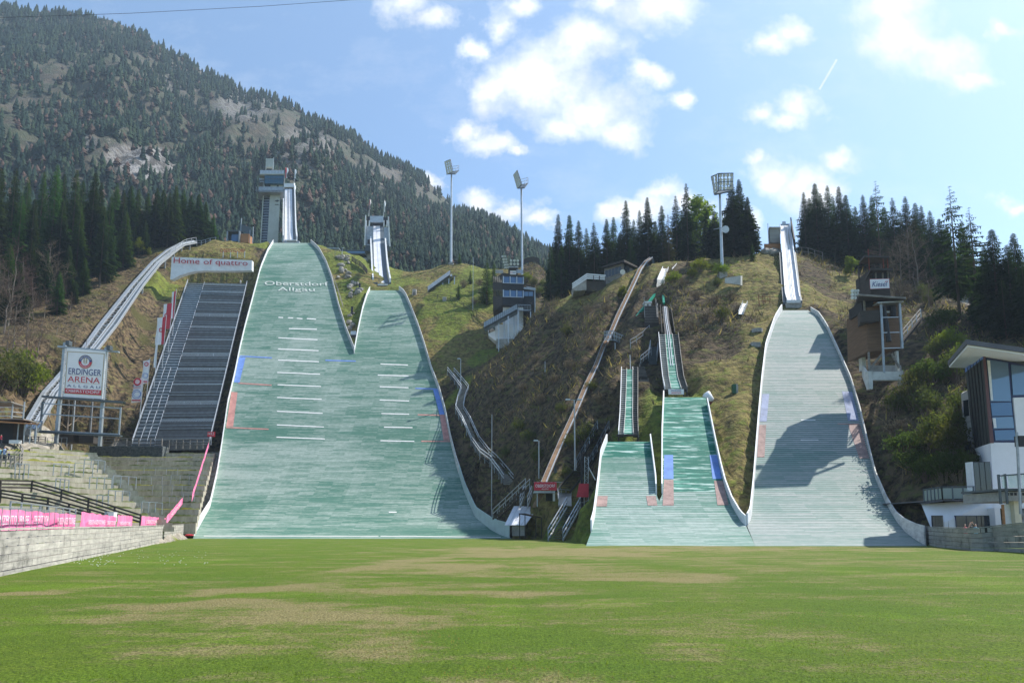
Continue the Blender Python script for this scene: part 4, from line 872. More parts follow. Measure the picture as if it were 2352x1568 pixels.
def f(mb):
    q = [P((a+b)/2, y, Y)-Vector((0, 0, 1.7)) for a, b, y, Y in secs]; mb.path(q, 3.2, 1.8)
    for a, b, y, Y in secs[1:]: p = P((a+b)/2, y, Y); mb.box(p.x-2.2, p.x+2.2, Y, Y+1.2, hgt(p.x, Y)-2, p.z-.7)
part('support_girder', 'concrete', r_, f)
hs = thing('start_house', P(866, 577, YT+36), 'square grey start house straddling the second inrun, with two flag poles', 'start house')
part('front_panel', 'galvanised', hs, lambda mb: boxpx(mb, 839, 519.4, 857, 563, YT+38, .6)); part('front_panel', 'galvanised', hs, lambda mb: boxpx(mb, 881, 521.8, 893.5, 563, YT+38, .6))
part('corner_post', 'white_paint', hs, lambda mb: boxpx(mb, 836.6, 494, 839.2, 563.5, YT+37, 1.5)); part('corner_post', 'white_paint', hs, lambda mb: mb.hexa([P(894,566,YT+37), P(897.3,566,YT+37), P(897.3,566,YT+39), P(894,566,YT+39), P(890.6,497.5,YT+37), P(893.2,497.5,YT+37), P(893.2,497.5,YT+39), P(890.6,497.5,YT+39)]))
part('upper_screen', 'bright_steel', hs, lambda mb: boxpx(mb, 849.6, 496, 880.3, 510.5, YT+47, .5)); part('recess', 'black_paint_and_shade', hs, lambda mb: (boxpx(mb, 839.3, 498, 849.5, 505, YT+48.5, 4), boxpx(mb, 880.4, 499, 890.5, 506, YT+48.5, 4), boxpx(mb, 850, 510.6, 880, 519, YT+50, 3)))
part('balcony_column', 'white_paint', hs, lambda mb: [boxpx(mb, x, 506, x+w_, 520, YT+46, .5) for x, w_ in ((839.3, 3.2), (846.5, 3), (880.5, 2.5), (887.5, 2.8))])
part('underside', 'dark_steel', hs, lambda mb: (boxpx(mb, 838.5, 563.5, 850, 577, YT+37.5, 9), boxpx(mb, 884.5, 565.5, 895.5, 577, YT+37.5, 9)))
part('door_opening', 'black_paint_and_shade', hs, lambda mb: boxpx(mb, 844, 550, 850, 560, YT+37.8, .3)); part('door_opening', 'black_paint_and_shade', hs, lambda mb: boxpx(mb, 883.8, 552.5, 889, 561.5, YT+37.8, .3))
part('back_body', 'concrete', hs, lambda mb: (boxpx(mb, 839.5, 577, 852, 650, YT+40, 8), boxpx(mb, 884.5, 577, 893, 640, YT+44, 6)))
TURN[0] = .36
# ---- medium hill inrun
YT = 136.
r_ = thing('ski_jump_inrun', P(1822, 700, YT), 'white inrun track on the skyline at the right, with a corrugated side hut', 'ski jump inrun', 'white inrun tracks')
secs = [(1807.8,1836.6,690,YT),(1803.6,1833.9,675.4,YT+3),(1800,1828,630,YT+12),(1796.8,1821.5,579,YT+24),(1792.6,1813.3,518.8,YT+38)]
mb = MB(); ribbon(mb, secs, .5); mb.build('track', M('track_white'), r_)
for t in (.4, .5, .62):
    mb = MB(); ribbon(mb, [(lerp(a, b, t)-.5, lerp(a, b, t)+.5, y-.6, Y-.15) for a, b, y, Y in secs], .08); mb.build('ski_groove', M('galvanised'), r_)
mb = MB(); ribbon(mb, [(1798,1806.5,694,YT),(1796.5,1803,675,YT+3),(1793,1799.5,630,YT+12),(1790,1796.5,579,YT+24)], .5); mb.build('stairway', M('dark_steel'), r_)
mb = MB(); ribbon(mb, [(1836.8,1843,690,YT),(1834,1839,675,YT+3),(1828.2,1834,630,YT+12),(1821.7,1828,579,YT+24)], .5); mb.build('stairway', M('dark_steel'), r_)
mb = MB(); wall(mb, [(1836.8,690,YT),(1834,675,YT+3),(1828.2,630,YT+12),(1821.7,579,YT+24),(1813.6,519,YT+38)], .9, .12); mb.build('side_wall', M('white_paint'), r_)
mb = MB(); wall(mb, [(1806.5,690,YT),(1802.8,675,YT+3),(1799.4,630,YT+12),(1796,579,YT+24),(1791.8,519,YT+38)], .6, .12); mb.build('side_wall', M('galvanised'), r_)
mb = MB(); wall(mb, [(1825,571,YT+26),(1816,519,YT+38)], 2.4, .3, 1.2); mb.build('upper_side_panel', M('dark_wood'), r_)
part('take_off_lip', 'white_paint', r_, lambda mb: boxpx(mb, 1807, 688.5, 1839.3, 695.5, YT-1, 1.5)); part('take_off_table', 'concrete', r_, lambda mb: boxpx(mb, 1805, 695.6, 1842, 707, YT-.8, 3))
part('start_gate', 'bright_steel', r_, lambda mb: (boxpx(mb, 1791, 514, 1813, 519, YT+38.5, .3), boxpx(mb, 1797, 508.5, 1805, 516, YT+39, 1.2)))
def f(mb):
    for a, b, y, Y in secs[1:]: p = P((a+b)/2, y, Y); mb.box(p.x-.8, p.x+.8, Y, Y+.8, hgt(p.x, Y)-2, p.z-.4)
    mb.path([P((a+b)/2, y, Y)-Vector((0, 0, 1)) for a, b, y, Y in secs], 1.6, 1.)
part('support_girder', 'concrete', r_, f)
h_ = thing('start_hut', P(1775, 575, YT+32), 'corrugated grey waiting hut over a brown timber deck, left of the skyline inrun', 'hut')
part('corrugated_wall', 'siding_grey', h_, lambda mb: boxpx(mb, 1769, 522.5, 1792.5, 557.5, YT+33, 3)); part('roof', 'white_paint', h_, lambda mb: boxpx(mb, 1766.5, 520.5, 1793.5, 522.6, YT+32.5, 4)); part('timber_deck', 'orange_wood', h_, lambda mb: boxpx(mb, 1755.6, 560, 1794, 573.8, YT+31, 5))
part('corner_post', 'dark_wood', h_, lambda mb: (boxpx(mb, 1765.2, 513, 1766.3, 560, YT+32, .3), boxpx(mb, 1767, 524, 1768.8, 558, YT+33, 2))); part('deck_leg', 'dark_wood', h_, lambda mb: [boxpx(mb, x, 573.8, x+1.5, 590, YT+31.5, .3) for x in (1757, 1772, 1786)])
TURN[0] = 0.
# ---- two small inruns
def small_inrun(label, secs, lw, rw, low_mat):
    root = thing('ski_jump_inrun', P((secs[0][0]+secs[0][1])/2, secs[0][2], secs[0][3]), label, 'ski jump inrun', 'small wooden inruns')
    for (a0, b0, y0, Y0), (a1, b1, y1, Y1) in zip(secs, secs[1:]):
        p, q = P((a0+b0)/2, y0, Y0), P((a1+b1)/2, y1, Y1); carve(p, q, 2.6, 1.0)
    p = P((secs[0][0]+secs[0][1])/2, secs[0][2], secs[0][3]); carve(p, p+Vector((0, -6, -3.)), 3.5, 1.2)
    mb = MB(); ribbon(mb, secs, .3, mi=0); b = mb.build('track', [M(low_mat)], root)
    me = b.data; ul = me.uv_layers.new(name='UVMap'); co_ = [v.co for v in me.vertices]
    for lp in me.loops: c = co_[lp.vertex_index]; ul.data[lp.index].uv = (c.x+40, (c.y*c.y+c.z*c.z)**.5)
    for side, wd in ((-1, lw), (1, rw)):
        ss = []
        for a, b, y, Y in secs: ss.append((a-wd, a-.4, y, Y) if side < 0 else (b+.4, b+wd, y, Y))
        rows = []; n = 64; k = np.arange(len(ss)); aa = np.array(ss, float)
        for i, t in enumerate(np.linspace(0, len(ss)-1, n)):
            xl, xr, y, Y = [float(np.interp(t, k, aa[:, c])) for c in range(4)]; p, q = P(xl, y, Y), P(xr, y, Y)
            if rows: rows.append([Vector((p.x, p.y, rows[-1][0].z)), Vector((q.x, q.y, rows[-1][1].z))])
            rows.append([p, q])
        st_ = MB().strip(rows); ob = st_.build('step_treads', [M('grey_wood' if side > 0 else 'pale_concrete'), M('black_paint_and_shade')], root)
        ob.data.polygons.foreach_set('material_index', [1 if f_ % 4 > 1 else 0 for f_ in range(len(ob.data.polygons))])  # alternate steps blackened to stand in for dark gaps between treads
        wl = MB(); wall(wl, [((a if side < 0 else b), y, Y) for a, b, y, Y in ss], .5 if side < 0 else .45, .1, .7); wl.build('side_wall', M('white_paint' if side < 0 else 'grey_wood'), root)
        wl = MB(); wall(wl, [((b if side < 0 else a), y, Y) for a, b, y, Y in ss], .22, .08, .4); wl.build('inner_curb', M('pale_concrete'), root)
        un = MB(); ribbon(un, [(a, b, y+2.5, Y) for a, b, y, Y in ss], .4); un.build('stair_base', M('dark_wood'), root)
    for a, b, y, Y in secs:
        for x in (a-lw+.6, b+rw-.6):
            p = P(x, y, Y); MB().bar(p-Vector((0, 0, .5)), Vector((p.x, p.y, hgt(p.x, p.y)-1)), .2).build('support_post', M('dark_wood'), root)
    return root
rb = small_inrun('green floored wooden inrun with twin silver tracks, above the white arena sign', [(1541.5,1564,893,HB.Y[-1]+2),(1536.5,1556,868,HB.Y[-1]+4.5),(1531.5,1549.5,820,HB.Y[-1]+11),(1527.5,1543.5,768,HB.Y[-1]+19)], 15, 14, 'fringe_green')
secs = [(1527.5,1543.5,768,HB.Y[-1]+19),(1524,1537,735,HB.Y[-1]+25),(1521.5,1534,704,HB.Y[-1]+31)]
mb = MB(); ribbon(mb, secs, .3); mb.build('bare_track', M('black_paint_and_shade'), rb)
for dx in (-.1, .16):
    mb = MB(); ribbon(mb, [(lerp(a, b, .47+dx)-.75, lerp(a, b, .47+dx)+.75, y-.8, Y-.2) for a, b, y, Y in [(1534,1552.5,840,HB.Y[-1]+8.3),(1531.5,1549.5,820,HB.Y[-1]+11)]+secs], .08); mb.build('ski_groove', M('bright_steel'), rb)
for a in ([(1520.5,1526.5,768,HB.Y[-1]+19),(1516,1521,704,HB.Y[-1]+31)], [(1544,1550,768,HB.Y[-1]+19),(1534.5,1540,704,HB.Y[-1]+31)]):
    mb = MB(); wall(mb, [((q[0] if a[0][0] < 1530 else q[1]), q[2], q[3]) for q in a], .5, .1, 2.); mb.build('upper_side_wall', M('dark_wood'), rb)
ra_ = small_inrun('short green wooden inrun with white left side wall, lowest of the small jumps', [(1432.5,1453.5,996,HA.Y[-1]+2),(1436,1452,950,HA.Y[-1]+7.5),(1438,1452.5,900,HA.Y[-1]+13.5),(1439.5,1452.5,848,HA.Y[-1]+20)], 12.5, 12, 'fringe_green')
for root_, x0, x1, y, Y, l in ((ra_, 1415, 1470, 997, HA.Y[-1]+1.6, 1), (rb, 1520, 1575, 894, HB.Y[-1]+1.6, 1)):
    part('lip_beam', 'dark_wood', root_, lambda mb: boxpx(mb, x0+2, y, x1-4, y+4, Y, .5))
s_ = thing('arena_sign', P(1554, 904, HB.Y[-1]+.6), 'small white arena sign hung under the lip of the wooden inrun', 'sign')
part('panel', 'sign_white', s_, lambda mb: boxpx(mb, 1535.5, 893.5, 1571, 905.5, HB.Y[-1]+.8, .12)); o = P(1535.5, 905.5, HB.Y[-1]+.78); k = (P(1571, 905.5, HB.Y[-1]+.8).x-o.x)/35.5
lettering('ERDINGER', o+Vector((6*k, 0, 7*k)), (1, 0, 0), (0, 0, 1), 23.5*k, 3.8*k, M('sign_blue'), s_); lettering('ARENA', o+Vector((6*k, 0, 2*k)), (1, 0, 0), (0, 0, 1), 23.5*k, 3.8*k, M('sign_red'), s_)
# ================================================================ left side: wall, banners, terrace, grandstand
def plankmat(name, a, b, seed):
    m, nt, bs = newmat(name); N = NT(nt); tc = N.n('ShaderNodeTexCoord').outputs['Object']; oi = N.n('ShaderNodeObjectInfo').outputs['Random']
    sp = N.n('ShaderNodeSeparateXYZ'); N.l(tc, sp.inputs[0]); al = N.math('ADD', sp.outputs[1], N.math('MULTIPLY', oi, 30.))
    cell = N.math('FLOOR', N.math('DIVIDE', N.math('ADD', al, N.math('MULTIPLY', sp.outputs[0], seed)), 7.3)); cb = N.n('ShaderNodeCombineXYZ'); N.l(cell, cb.inputs[0]); N.l(oi, cb.inputs[1])
    wn = N.n('ShaderNodeTexWhiteNoise', noise_dimensions='2D'); N.l(cb.outputs[0], wn.inputs['Vector'])
    n1 = N.noise(tc, 1.1, 6, .7); n2 = N.noise(tc, 2.2, 5, .65, (.5, .3, 4.)); t = N.math('ADD', N.math('MULTIPLY', n1, .55), N.math('MULTIPLY', n2, .45)); t = N.math('ADD', t, N.math('MULTIPLY_ADD', wn.outputs[0], .08, -.04))
    c = N.mix(N.ramp(t, .34, .64), a, b); c = N.mix(N.math('MULTIPLY', N.ramp(n1, .58, .7), .75), c, tuple(x*.3 for x in b))
    joint = N.math('LESS_THAN', N.math('FRACT', N.math('DIVIDE', N.math('ADD', al, N.math('MULTIPLY', sp.outputs[0], seed)), 7.3)), .005); c = N.mix(joint, c, (.02, .018, .015))
    N.l(c, bs.inputs['Base Color']); bs.inputs['Roughness'].default_value = .85; N.bump(N.math('ADD', n1, n2), .6, .02, bs); MATS[name] = m
plankmat('planks_pale', (.55, .52, .47), (.22, .21, .195), 0.); plankmat('planks_shaded', (.36, .36, .33), (.17, .175, .165), 1.)  # second set is darker: the right wall's shade is put into its colour
def plank_wall(label, base, top, rows, m, name='plank_wall'):
    """base, top: matching point lists; rows of planks with open joints"""
    root = thing(name, base[0], label, 'wall')
    for k in range(rows):
        a0, a1 = k/rows, (k+1)/rows; sec = []
        for b, t in zip(base, top):
            d = t-b; j = Vector((random.uniform(-.012, .012), random.uniform(-.012, .012), 0)); sec.append((b+d*a0+j, b+d*a1-Vector((0, 0, .035))+j))
        r = []
        for i, (p, q) in enumerate(sec):
            dd = (sec[min(i+1, len(sec)-1)][0]-sec[max(i-1, 0)][0]); nn = Vector((-dd.y, dd.x, 0)).normalized()*.09; r.append([p-nn*.5, q-nn*.5, q+nn*.5, p+nn*.5, p-nn*.5])
        mb = MB().strip(r); mb.quad(*r[0][:4][::-1]); mb.quad(*r[-1][:4]); mb.build('plank_row', m, root)
    cap = [t+Vector((0, 0, .03)) for t in top]; MB().path(cap, .17, .07).build('cap_board', m, root)
    return root
def densify(pts, k):
    out = []
    for a, b in zip(pts, pts[1:]): out += [a.lerp(b, i/k) for i in range(k)]
    return out+[pts[-1]]
g0 = lambda x, y: (lambda r: Vector((r[0]*EYE/-r[1], EYE/-r[1], -.12)))(ray(x, y))
lb = [g0(-1500, 1600), g0(-420, 1412), g0(0, 1322), g0(121, 1297), g0(242, 1273), g0(338, 1253), Vector((-48.3, 97, -.1)), Vector((-55.6, 116.3, -.1))]
lh = [1.75, 1.75, 1.77, 1.83, 1.88, 2.05, 2.2, 2.45]
plank_wall('long weathered grey plank wall along the left edge of the lawn', densify(lb, 5), densify([b+Vector((0, 0, h)) for b, h in zip(lb, lh)], 5), 6, M('planks_pale'))
rbs = [(2128.6, 1250.6, 1.86), (2156.8, 1255.8, 1.8), (2190, 1259, 1.74), (2233.8, 1263.5, 1.7), (2260, 1264.4, 1.75), (2285, 1264.8, 1.85), (2352, 1268.6, 2.06), (2500, 1282, 2.0), (2900, 1320, 1.9)]
rb_ = [g0(x, y) for x, y, _ in rbs]
plank_wall('curving shaded grey plank wall at the right edge of the lawn', densify(rb_, 4), densify([b+Vector((0, 0, h+.12)) for b, (_, _, h) in zip(rb_, rbs)], 4), 5, M('planks_shaded'))
def railing(label, base, h, rails, pw, rw, m, name='railing', cat='railing', group=None, posts=None, rh=None, tops=None):
    root = thing(name, base[0], label, cat, group); U = Vector((0, 0, 1))
    for i, b in enumerate(base):
        if posts is None or posts[i]: MB().bar(b-U*.4, b+U*h, pw).build('post', m, root)
    for k, f in enumerate(rails): MB().path([b+U*h*f for b in base], rw, rh or rw).build('top_rail' if k == 0 else 'rail', m, root)
    return root
# ---- concrete standing terrace
mt, nt, bs = newmat('terrace_tread'); N = NT(nt); tc = N.n('ShaderNodeTexCoord').outputs['Object']; n1 = N.noise(tc, .35, 5, .65); n2 = N.noise(tc, 3., 4, .7); n3 = N.noise(tc, 1.3, 3, .6)
c = N.mix(N.ramp(n2, .38, .62), (.33, .31, .26), (.2, .185, .15)); c = N.mix(N.ramp(n1, .45, .57), c, (.11, .16, .03)); c = N.mix(N.math('MULTIPLY', N.ramp(n3, .6, .66), N.ramp(n1, .42, .5)), c, (.5, .4, .03)); N.l(c, bs.inputs['Base Color']); bs.inputs['Roughness'].default_value = .95; MATS['terrace_tread'] = mt
mt, nt, bs = newmat('terrace_riser'); N = NT(nt); tc = N.n('ShaderNodeTexCoord').outputs['Object']; n1 = N.noise(tc, .5, 6, .7); n2 = N.noise(tc, 1.5, 5, .7, (1, 1, .25))
c = N.mix(N.ramp(n2, .33, .67), (.52, .48, .39), (.3, .265, .2)); c = N.mix(N.math('MULTIPLY', N.ramp(n1, .6, .72), .6), c, (.14, .125, .085)); N.l(c, bs.inputs['Base Color']); bs.inputs['Roughness'].default_value = .95; MATS['terrace_riser'] = mt
mat('edge_grass', (.13, .17, .03), .9, .3, .5, col2=(.3, .26, .03)); mat('edge_dark', (.07, .075, .03), .9, .3, .6, col2=(.1, .14, .025))
te = thing('standing_terrace', TC0, 'curved concrete standing terrace with grass-grown steps, left of the slopes', 'terrace')
CE = Vector((0, 0, EYE)); KR = 1.35; TR0, TR1 = CE+(TC0-CE)*KR, CE+(TC1-CE)*KR      # the shaded block stands farther back, against the slope
CR = [TR0.lerp(TR1, i/(NST-1)) for i in range(NST+2)]
for i in range(NST+2): CR[i] = TR0+(TR1-TR0)*(i/(NST-1))
CK = [TC0.lerp(TC1, i/(NST-1)) for i in range(NST+1)]; CK[NST] = TC1+(TC1-TC0)/(NST-1)
for i in range(-1, NST):
    c_ = CK[max(i, 0)]; carve(c_-Vector((0, 0, .3)), c_+TD*46-Vector((0, 0, .3)), 2.2, .9)
c_ = CR[max(i, 0)]; carve(c_+Vector((-8, 0, -.3)), Vector((lerp(441, 478, max(i, 0)/(NST-1))-CX, 0, 0))/FX*c_.y+Vector((0, c_.y+2, c_.z-.3)), 3., .9)
carve(Vector((-51, 97, 1.3)), Vector((-61, 119, 2.2)), 5, .3); carve(Vector((-60, 108, 1.6)), Vector((-72, 122, 2.4)), 5, .3)
for i in range(0, NST+1):
    for t in (0., .25, .5, .75, 1.):
        q_ = CR[i].lerp(Vector(((lerp(441, 478, i/(NST-1))-CX)/FX*CR[i].y*.99, CR[i].y, CR[i].z)), t); carve(CE+(q_-CE)/1.33, q_, 3., .9+.6)
for px in range(306, 484, 16): carve(P(px, 1034, 140), P(px, 1033, 164), 3., .4)
def edgegrass(A, B, z, seed):
    n = max(6, int((B-A).length/.35)); r = random.Random(seed); rows = []
    for i in range(n+1):
        p = A.lerp(B, i/n); h = max(.03, .1+.17*math.sin(i*.31+seed)*math.sin(i*.11+seed*2)+r.uniform(-.08, .12)); nn = Vector((TD.y, -TD.x, 0))*.0
        rows.append([Vector((p.x, p.y, z-.02)), Vector((p.x, p.y+.12, z+h))])
    MB().strip(rows).build('edge_grass', M(r.choice(('edge_grass', 'edge_dark', 'edge_dark'))), te)
def stepblock(A, B, B2, A2, z, drop, name):
    q = [Vector((p.x, p.y, z-drop)) for p in (A, B, B2, A2)]+[Vector((p.x, p.y, z)) for p in (A, B, B2, A2)]
    o = MB().hexa(q).build(name, [M('terrace_riser'), M('terrace_tread')], te); o.data.polygons[1].material_index = 1; return o
for i in range(NST):
    z = CK[i].z; L_ = 46 if i < 7 else lerp(40, 9, (i-7)/6); e = Vector((0, 0, 0))
    stepblock(CK[i], CK[i]+TD*L_, CK[i+1]+TD*L_*1.0, CK[i+1], z+.012*(i % 2), 1.4, 'step_row'); edgegrass(CK[i]+TD*1.2, CK[i]+TD*L_, z+.02, i)
    c0_, c1_ = CR[i], CR[i+1]; rp = lerp(441, 478, i/(NST-1)); xr = (rp-CX)/FX*c0_.y*.99; xr2 = (lerp(441, 478, (i+1)/(NST-1))-CX)/FX*c1_.y*.99; L9 = Vector((-7, -.4, 0))
    stepblock(c0_+L9, Vector((xr, c0_.y+1, 0)), Vector((xr2, c1_.y+1, 0)), c1_+L9, c0_.z-.01, 1.9, 'step_row'); edgegrass(c0_+L9*.1, Vector((xr, c0_.y+1, 0)), c0_.z, i+40)
    a = CK[i]+TD*.9; stepblock(a, CK[i]-TD*.2+Vector((1., -.4, 0)), CK[i+1]+Vector((1., -.4, 0)), CK[i+1]+TD*.9, z+.02, .9, 'stair_block')
    d = CK[i]-(CK[min(i+1, NST)]-CK[i])*.5; a = d+TD*.9; stepblock(a, d+Vector((.9, -.3, 0)), CK[i]+Vector((.9, -.3, 0)), CK[i]+TD*.9, z-.48, .6, 'stair_block')
def plane_hit(px, py, o, u, v):
    n = u.cross(v); d = P(px, py, 1)-Vector((0, 0, EYE)); c0 = Vector((0, 0, EYE)); t = n.dot(o-c0)/n.dot(d); return c0+d*t
PL = lambda px, py: plane_hit(px, py, TC0, TC1-TC0, TD)
PR = lambda px, py: plane_hit(px, py, TR0, TR1-TR0, Vector((1, .08, 0)))
TR = [(PL,34,65,1090,1092,4,27,'farthest left on the concrete terrace beside the winding path'),(PL,122,157.5,1090,1093,3,26,'on the terrace just below the gravel mound'),(PL,170.7,212.5,1087,1090,3,25,'upper middle of the terrace, left of the widest top one'),(PL,193,240,1075,1079,4,22,'highest on the left terrace block, nearest the dark gabion wall'),
 (PL,205,256,1117,1120,4,23,'in the middle of the left terrace block'),(PL,259,312,1114,1117,4,23,'beside the diagonal stair in the middle of the terrace'),(PL,127,157,1124,1127,4,26,'just above the sloping timber fence on the terrace'),(PL,248,297,1147,1150,4,22,'low on the terrace above the bend of the timber fence'),(PL,325,372,1171,1174,4,20,'lowest on the terrace, above the pink banners'),(PL,222,248,1158,1160,3,22,'short, behind the small white cabinet on the terrace'),
 (PR,316,348,1067,1068,2,14,'short, at the top of the shaded terrace block'),(PR,330,407,1090,1092,4,17,'second from the top of the shaded terrace block'),(PR,322,372,1110,1111,3,17,'on the shaded terrace block, close to the diagonal stair'),(PR,392,455,1107,1109,4,17,'right half of the shaded terrace block, under the grandstand'),(PR,350,440,1131,1133,5,18,'longest low one on the shaded terrace block'),(PR,372,405,1156,1158,3,17,'at the foot of the shaded terrace block'),(PR,420,446,1150,1152,3,18,'at the shaded terrace end beside the rising pink banner')]
for fn, xa, xb, ya, yb, n, hp, lab in TR:
    b = [fn(lerp(xa, xb, i/(n-1)), lerp(ya, yb, i/(n-1))) for i in range(n)]; h = hp/FX*b[0].y*.98
    railing('grey steel crush barrier '+lab, b, h, (1.,), .09, .08, M('galvanised'), 'crush_barrier', 'barrier', 'crush barriers on the terrace')
# drain hatches in the risers and stones
g_ = thing('gabion_wall', P(205, 1050, 158), 'dark grey stone gabion wall at the top of the terrace', 'wall')
part('stone_cages', 'gabion', g_, lambda mb: boxpx(mb, 204, 1024, 372, 1052, 157, 3))
for k in range(6): part('wire_band', 'dark_steel', g_, lambda mb: boxpx(mb, 203.8, 1027+k*4.3, 372.2, 1027.7+k*4.3, 156.9, .08))
railing('weathered timber fence from the booth to the billboard at the terrace top', [P(x, y, 117+i) for i, (x, y) in enumerate(((37, 1018), (53, 1018), (70, 1018), (88, 1018), (104, 1018)))], 1.2, (1., .62, .28), .16, .1, M('grey_wood'), 'timber_fence', 'fence', rh=.16)
railing('timber fence standing along the gabion wall top', [P(x, lerp(1024, 1026, (x-157)/323), 158) for x in (205, 235, 262, 290, 318, 345, 371)], 1.9, (1., .6, .3), .18, .13, M('grey_wood'), 'timber_fence', 'fence', rh=.13)
railing('timber fence along the top of the shaded terrace block, below the grandstand', [P(x, 1026, 159) for x in (372, 388, 404, 420, 436, 452, 466, 479)], 1.8, (1., .6, .3), .16, .12, M('grey_wood'), 'timber_fence', 'fence', rh=.16)
railing('small steel crowd barrier left of the billboard legs', [P(x, 1019, 118) for x in (108, 119, 130, 141, 153)], 1.1, (1., .15), .05, .05, M('galvanised'), 'crowd_barrier', 'barrier')
railing('winding timber fence beside the gravel path with the visitors', [P(x, y, Y) for x, y, Y in ((37, 1018, 116), (40, 1033, 112), (46, 1044, 107), (51, 1053, 103), (50, 1063, 98), (44, 1066, 96))], 1.5, (1., .6, .25), .14, .1, M('grey_wood'), 'timber_fence', 'fence', rh=.14)
railing('timber railing in front of the visitors at the left edge', [P(x, y, 94) for x, y in ((-30, 1064), (-14, 1064), (2, 1065), (13, 1065.5), (24, 1066), (33, 1066))], 1.2, (1., .55), .14, .12, M('grey_wood'), 'timber_fence', 'fence', rh=.14)
railing('upper sloping dark timber fence across the lower terrace', [PL(x, y) for x, y in ((-60, 1125), (0, 1126), (72, 1127), (140, 1147), (202, 1167), (262, 1187), (322, 1206))], 1.25, (1., .66, .32), .17, .09, M('dark_wood'), 'timber_fence', 'fence', rh=.2)
railing('lower sloping dark timber fence, nearer the pink banners', [PL(x, y) for x, y in ((-60, 1138), (0, 1147), (50, 1156), (109, 1165), (157, 1179), (205, 1192), (250, 1205))], 1.15, (1., .66, .32), .17, .09, M('dark_wood'), 'timber_fence', 'fence', rh=.2)
c_ = thing('electric_cabinet', P(256, 1200, 70), 'small white electric cabinet between the pink banners and the terrace', 'cabinet'); part('housing', 'white_paint', c_, lambda mb: boxpx(mb, 247, 1176, 260, 1197, 70, .6)); part('lid', 'bright_steel', c_, lambda mb: boxpx(mb, 246.6, 1174.8, 260.4, 1176.2, 69.95, .7)); part('bracket', 'galvanised', c_, lambda mb: boxpx(mb, 239, 1174, 245, 1194, 70.1, .1))
# ---- pink banners
def banner(name, label, a, b, h, m, texts=(), wave=.05, group=None, cat='banner', frame=None, hb=None):
    root = thing(name, a, label, cat, group); d = b-a; n = 36; hb = hb or h; nn = Vector((d.y, -d.x, 0)).normalized(); rows = []
    for j in range(6):
        v = j/5; rows.append([a.lerp(b, i/n)+Vector((0, 0, v*lerp(h, hb, i/n)+.03*math.sin(i*.9+j)*v))+nn*wave*math.sin(i*.75+v*2.2)*(.4+.6*math.sin(i*.3+1)) for i in range(n+1)])
    MB().strip(rows).build('cloth', m, root, smooth=True); xd = d.normalized()
    for t, u0, u1, v0, v1, mm in texts:
        o = a.lerp(b, u0)+Vector((0, 0, v0*h)); lettering(t, o, xd, (0, 0, 1), (b-a).length*(u1-u0), (v1-v0)*h, M(mm), root, 'lettering', wave+.03)
    return root
def wallpt(px, back):   # point behind the left wall that the photo shows at column px
    best = None
    for p, q in zip(lb, lb[1:]):
        d = (q-p).normalized(); nn = Vector((-d.y, d.x, 0))*back
        for i in range(120):
            r = p.lerp(q, i/120)+nn; x = proj((r.x, r.y, 1.9))[0]
            if r.y > 6 and (best is None or abs(x-px) < best[0]): best = (abs(x-px), r)
    r = best[1]; return Vector((r.x, r.y, 0))
pa, pb = wallpt(-45, 1.3), wallpt(172, 1.3); z0, z1 = 1.62, 1.75
b1 = banner('pink_banner', 'longest pink event banner with white lettering behind the plank wall, cut by the picture edge', Vector((pa.x, pa.y, 1.5)), Vector((pb.x, pb.y, 1.7)), 1.0, M('pink_cloth'), (('SCHANZENTOURNEE', .02, .37, .34, .72, 'sign_white'), ('OBERSTDORF', .42, .6, .34, .74, 'sign_white'), ('VIERSCHANZENTOURNEE', .7, .97, .28, .66, 'sign_white')), .07, 'pink event banners', hb=.85)
pa2, pb2 = wallpt(183, 1.2), wallpt(266, 1.2); banner('pink_banner', 'crumpled pink banner beside the gap, next to the longest one', Vector((pa2.x, pa2.y, 1.75)), Vector((pb2.x, pb2.y, 1.85)), 1.0, M('pink_cloth'), (('VIERSCHANZENTOURNEE', .15, .6, .2, .5, 'sign_white'), ('OBERSTDORF', .66, .95, .15, .45, 'sign_white')), .07, 'pink event banners', hb=.8)
pa3, pb3 = wallpt(268, 1.1), wallpt(303, 1.1); banner('pink_banner', 'small wavy pink banner right of the white cabinet', Vector((pa3.x, pa3.y, 1.85)), Vector((pb3.x, pb3.y, 1.9)), .95, M('pink_cloth'), (('VIERSCHANZENTOURNEE', .1, .8, .15, .45, 'sign_white'),), .06, 'pink event banners')
banner('pink_banner', 'pink banner behind the wall at the foot of the terrace', P(323, 1206, 74), P(380, 1205, 97), 1.0, M('pink_cloth'), (('OBERSTDORF', .15, .55, .2, .6, 'sign_white'), ('VIERSCHANZEN', .6, .95, .2, .6, 'sign_white')), .06, 'pink event banners')
banner('pink_banner', 'pink banner rising from the wall to the terrace corner', P(381, 1205, 97), P(419, 1157, 118), 1.15, M('pink_cloth'), (('OBERSTDORF', .2, .8, .3, .7, 'sign_white'),), .05, 'pink event banners')
banner('pink_banner', 'steep narrow pink banner climbing beside the large slope', P(440, 1152, 125), P(479, 1027, 157), 1.3, M('pink_cloth'), (), .05, 'pink event banners')
def frame_rail(label, a, b, h, n, m='galvanised'):
    return railing(label, [a.lerp(b, i/n) for i in range(n+1)], h, (1., .08), .022, .04, M(m), 'crowd_barrier', 'barrier', 'steel crowd barriers along the wall')
qa, qb = wallpt(-40, .75), wallpt(157, .75); frame_rail('steel crowd barrier with upright bars in front of the longest pink banner', Vector((qa.x, qa.y, 1.4)), Vector((qb.x, qb.y, 1.5)), 1.12, 13)
qa, qb = wallpt(246, .7), wallpt(248.5, .7); 
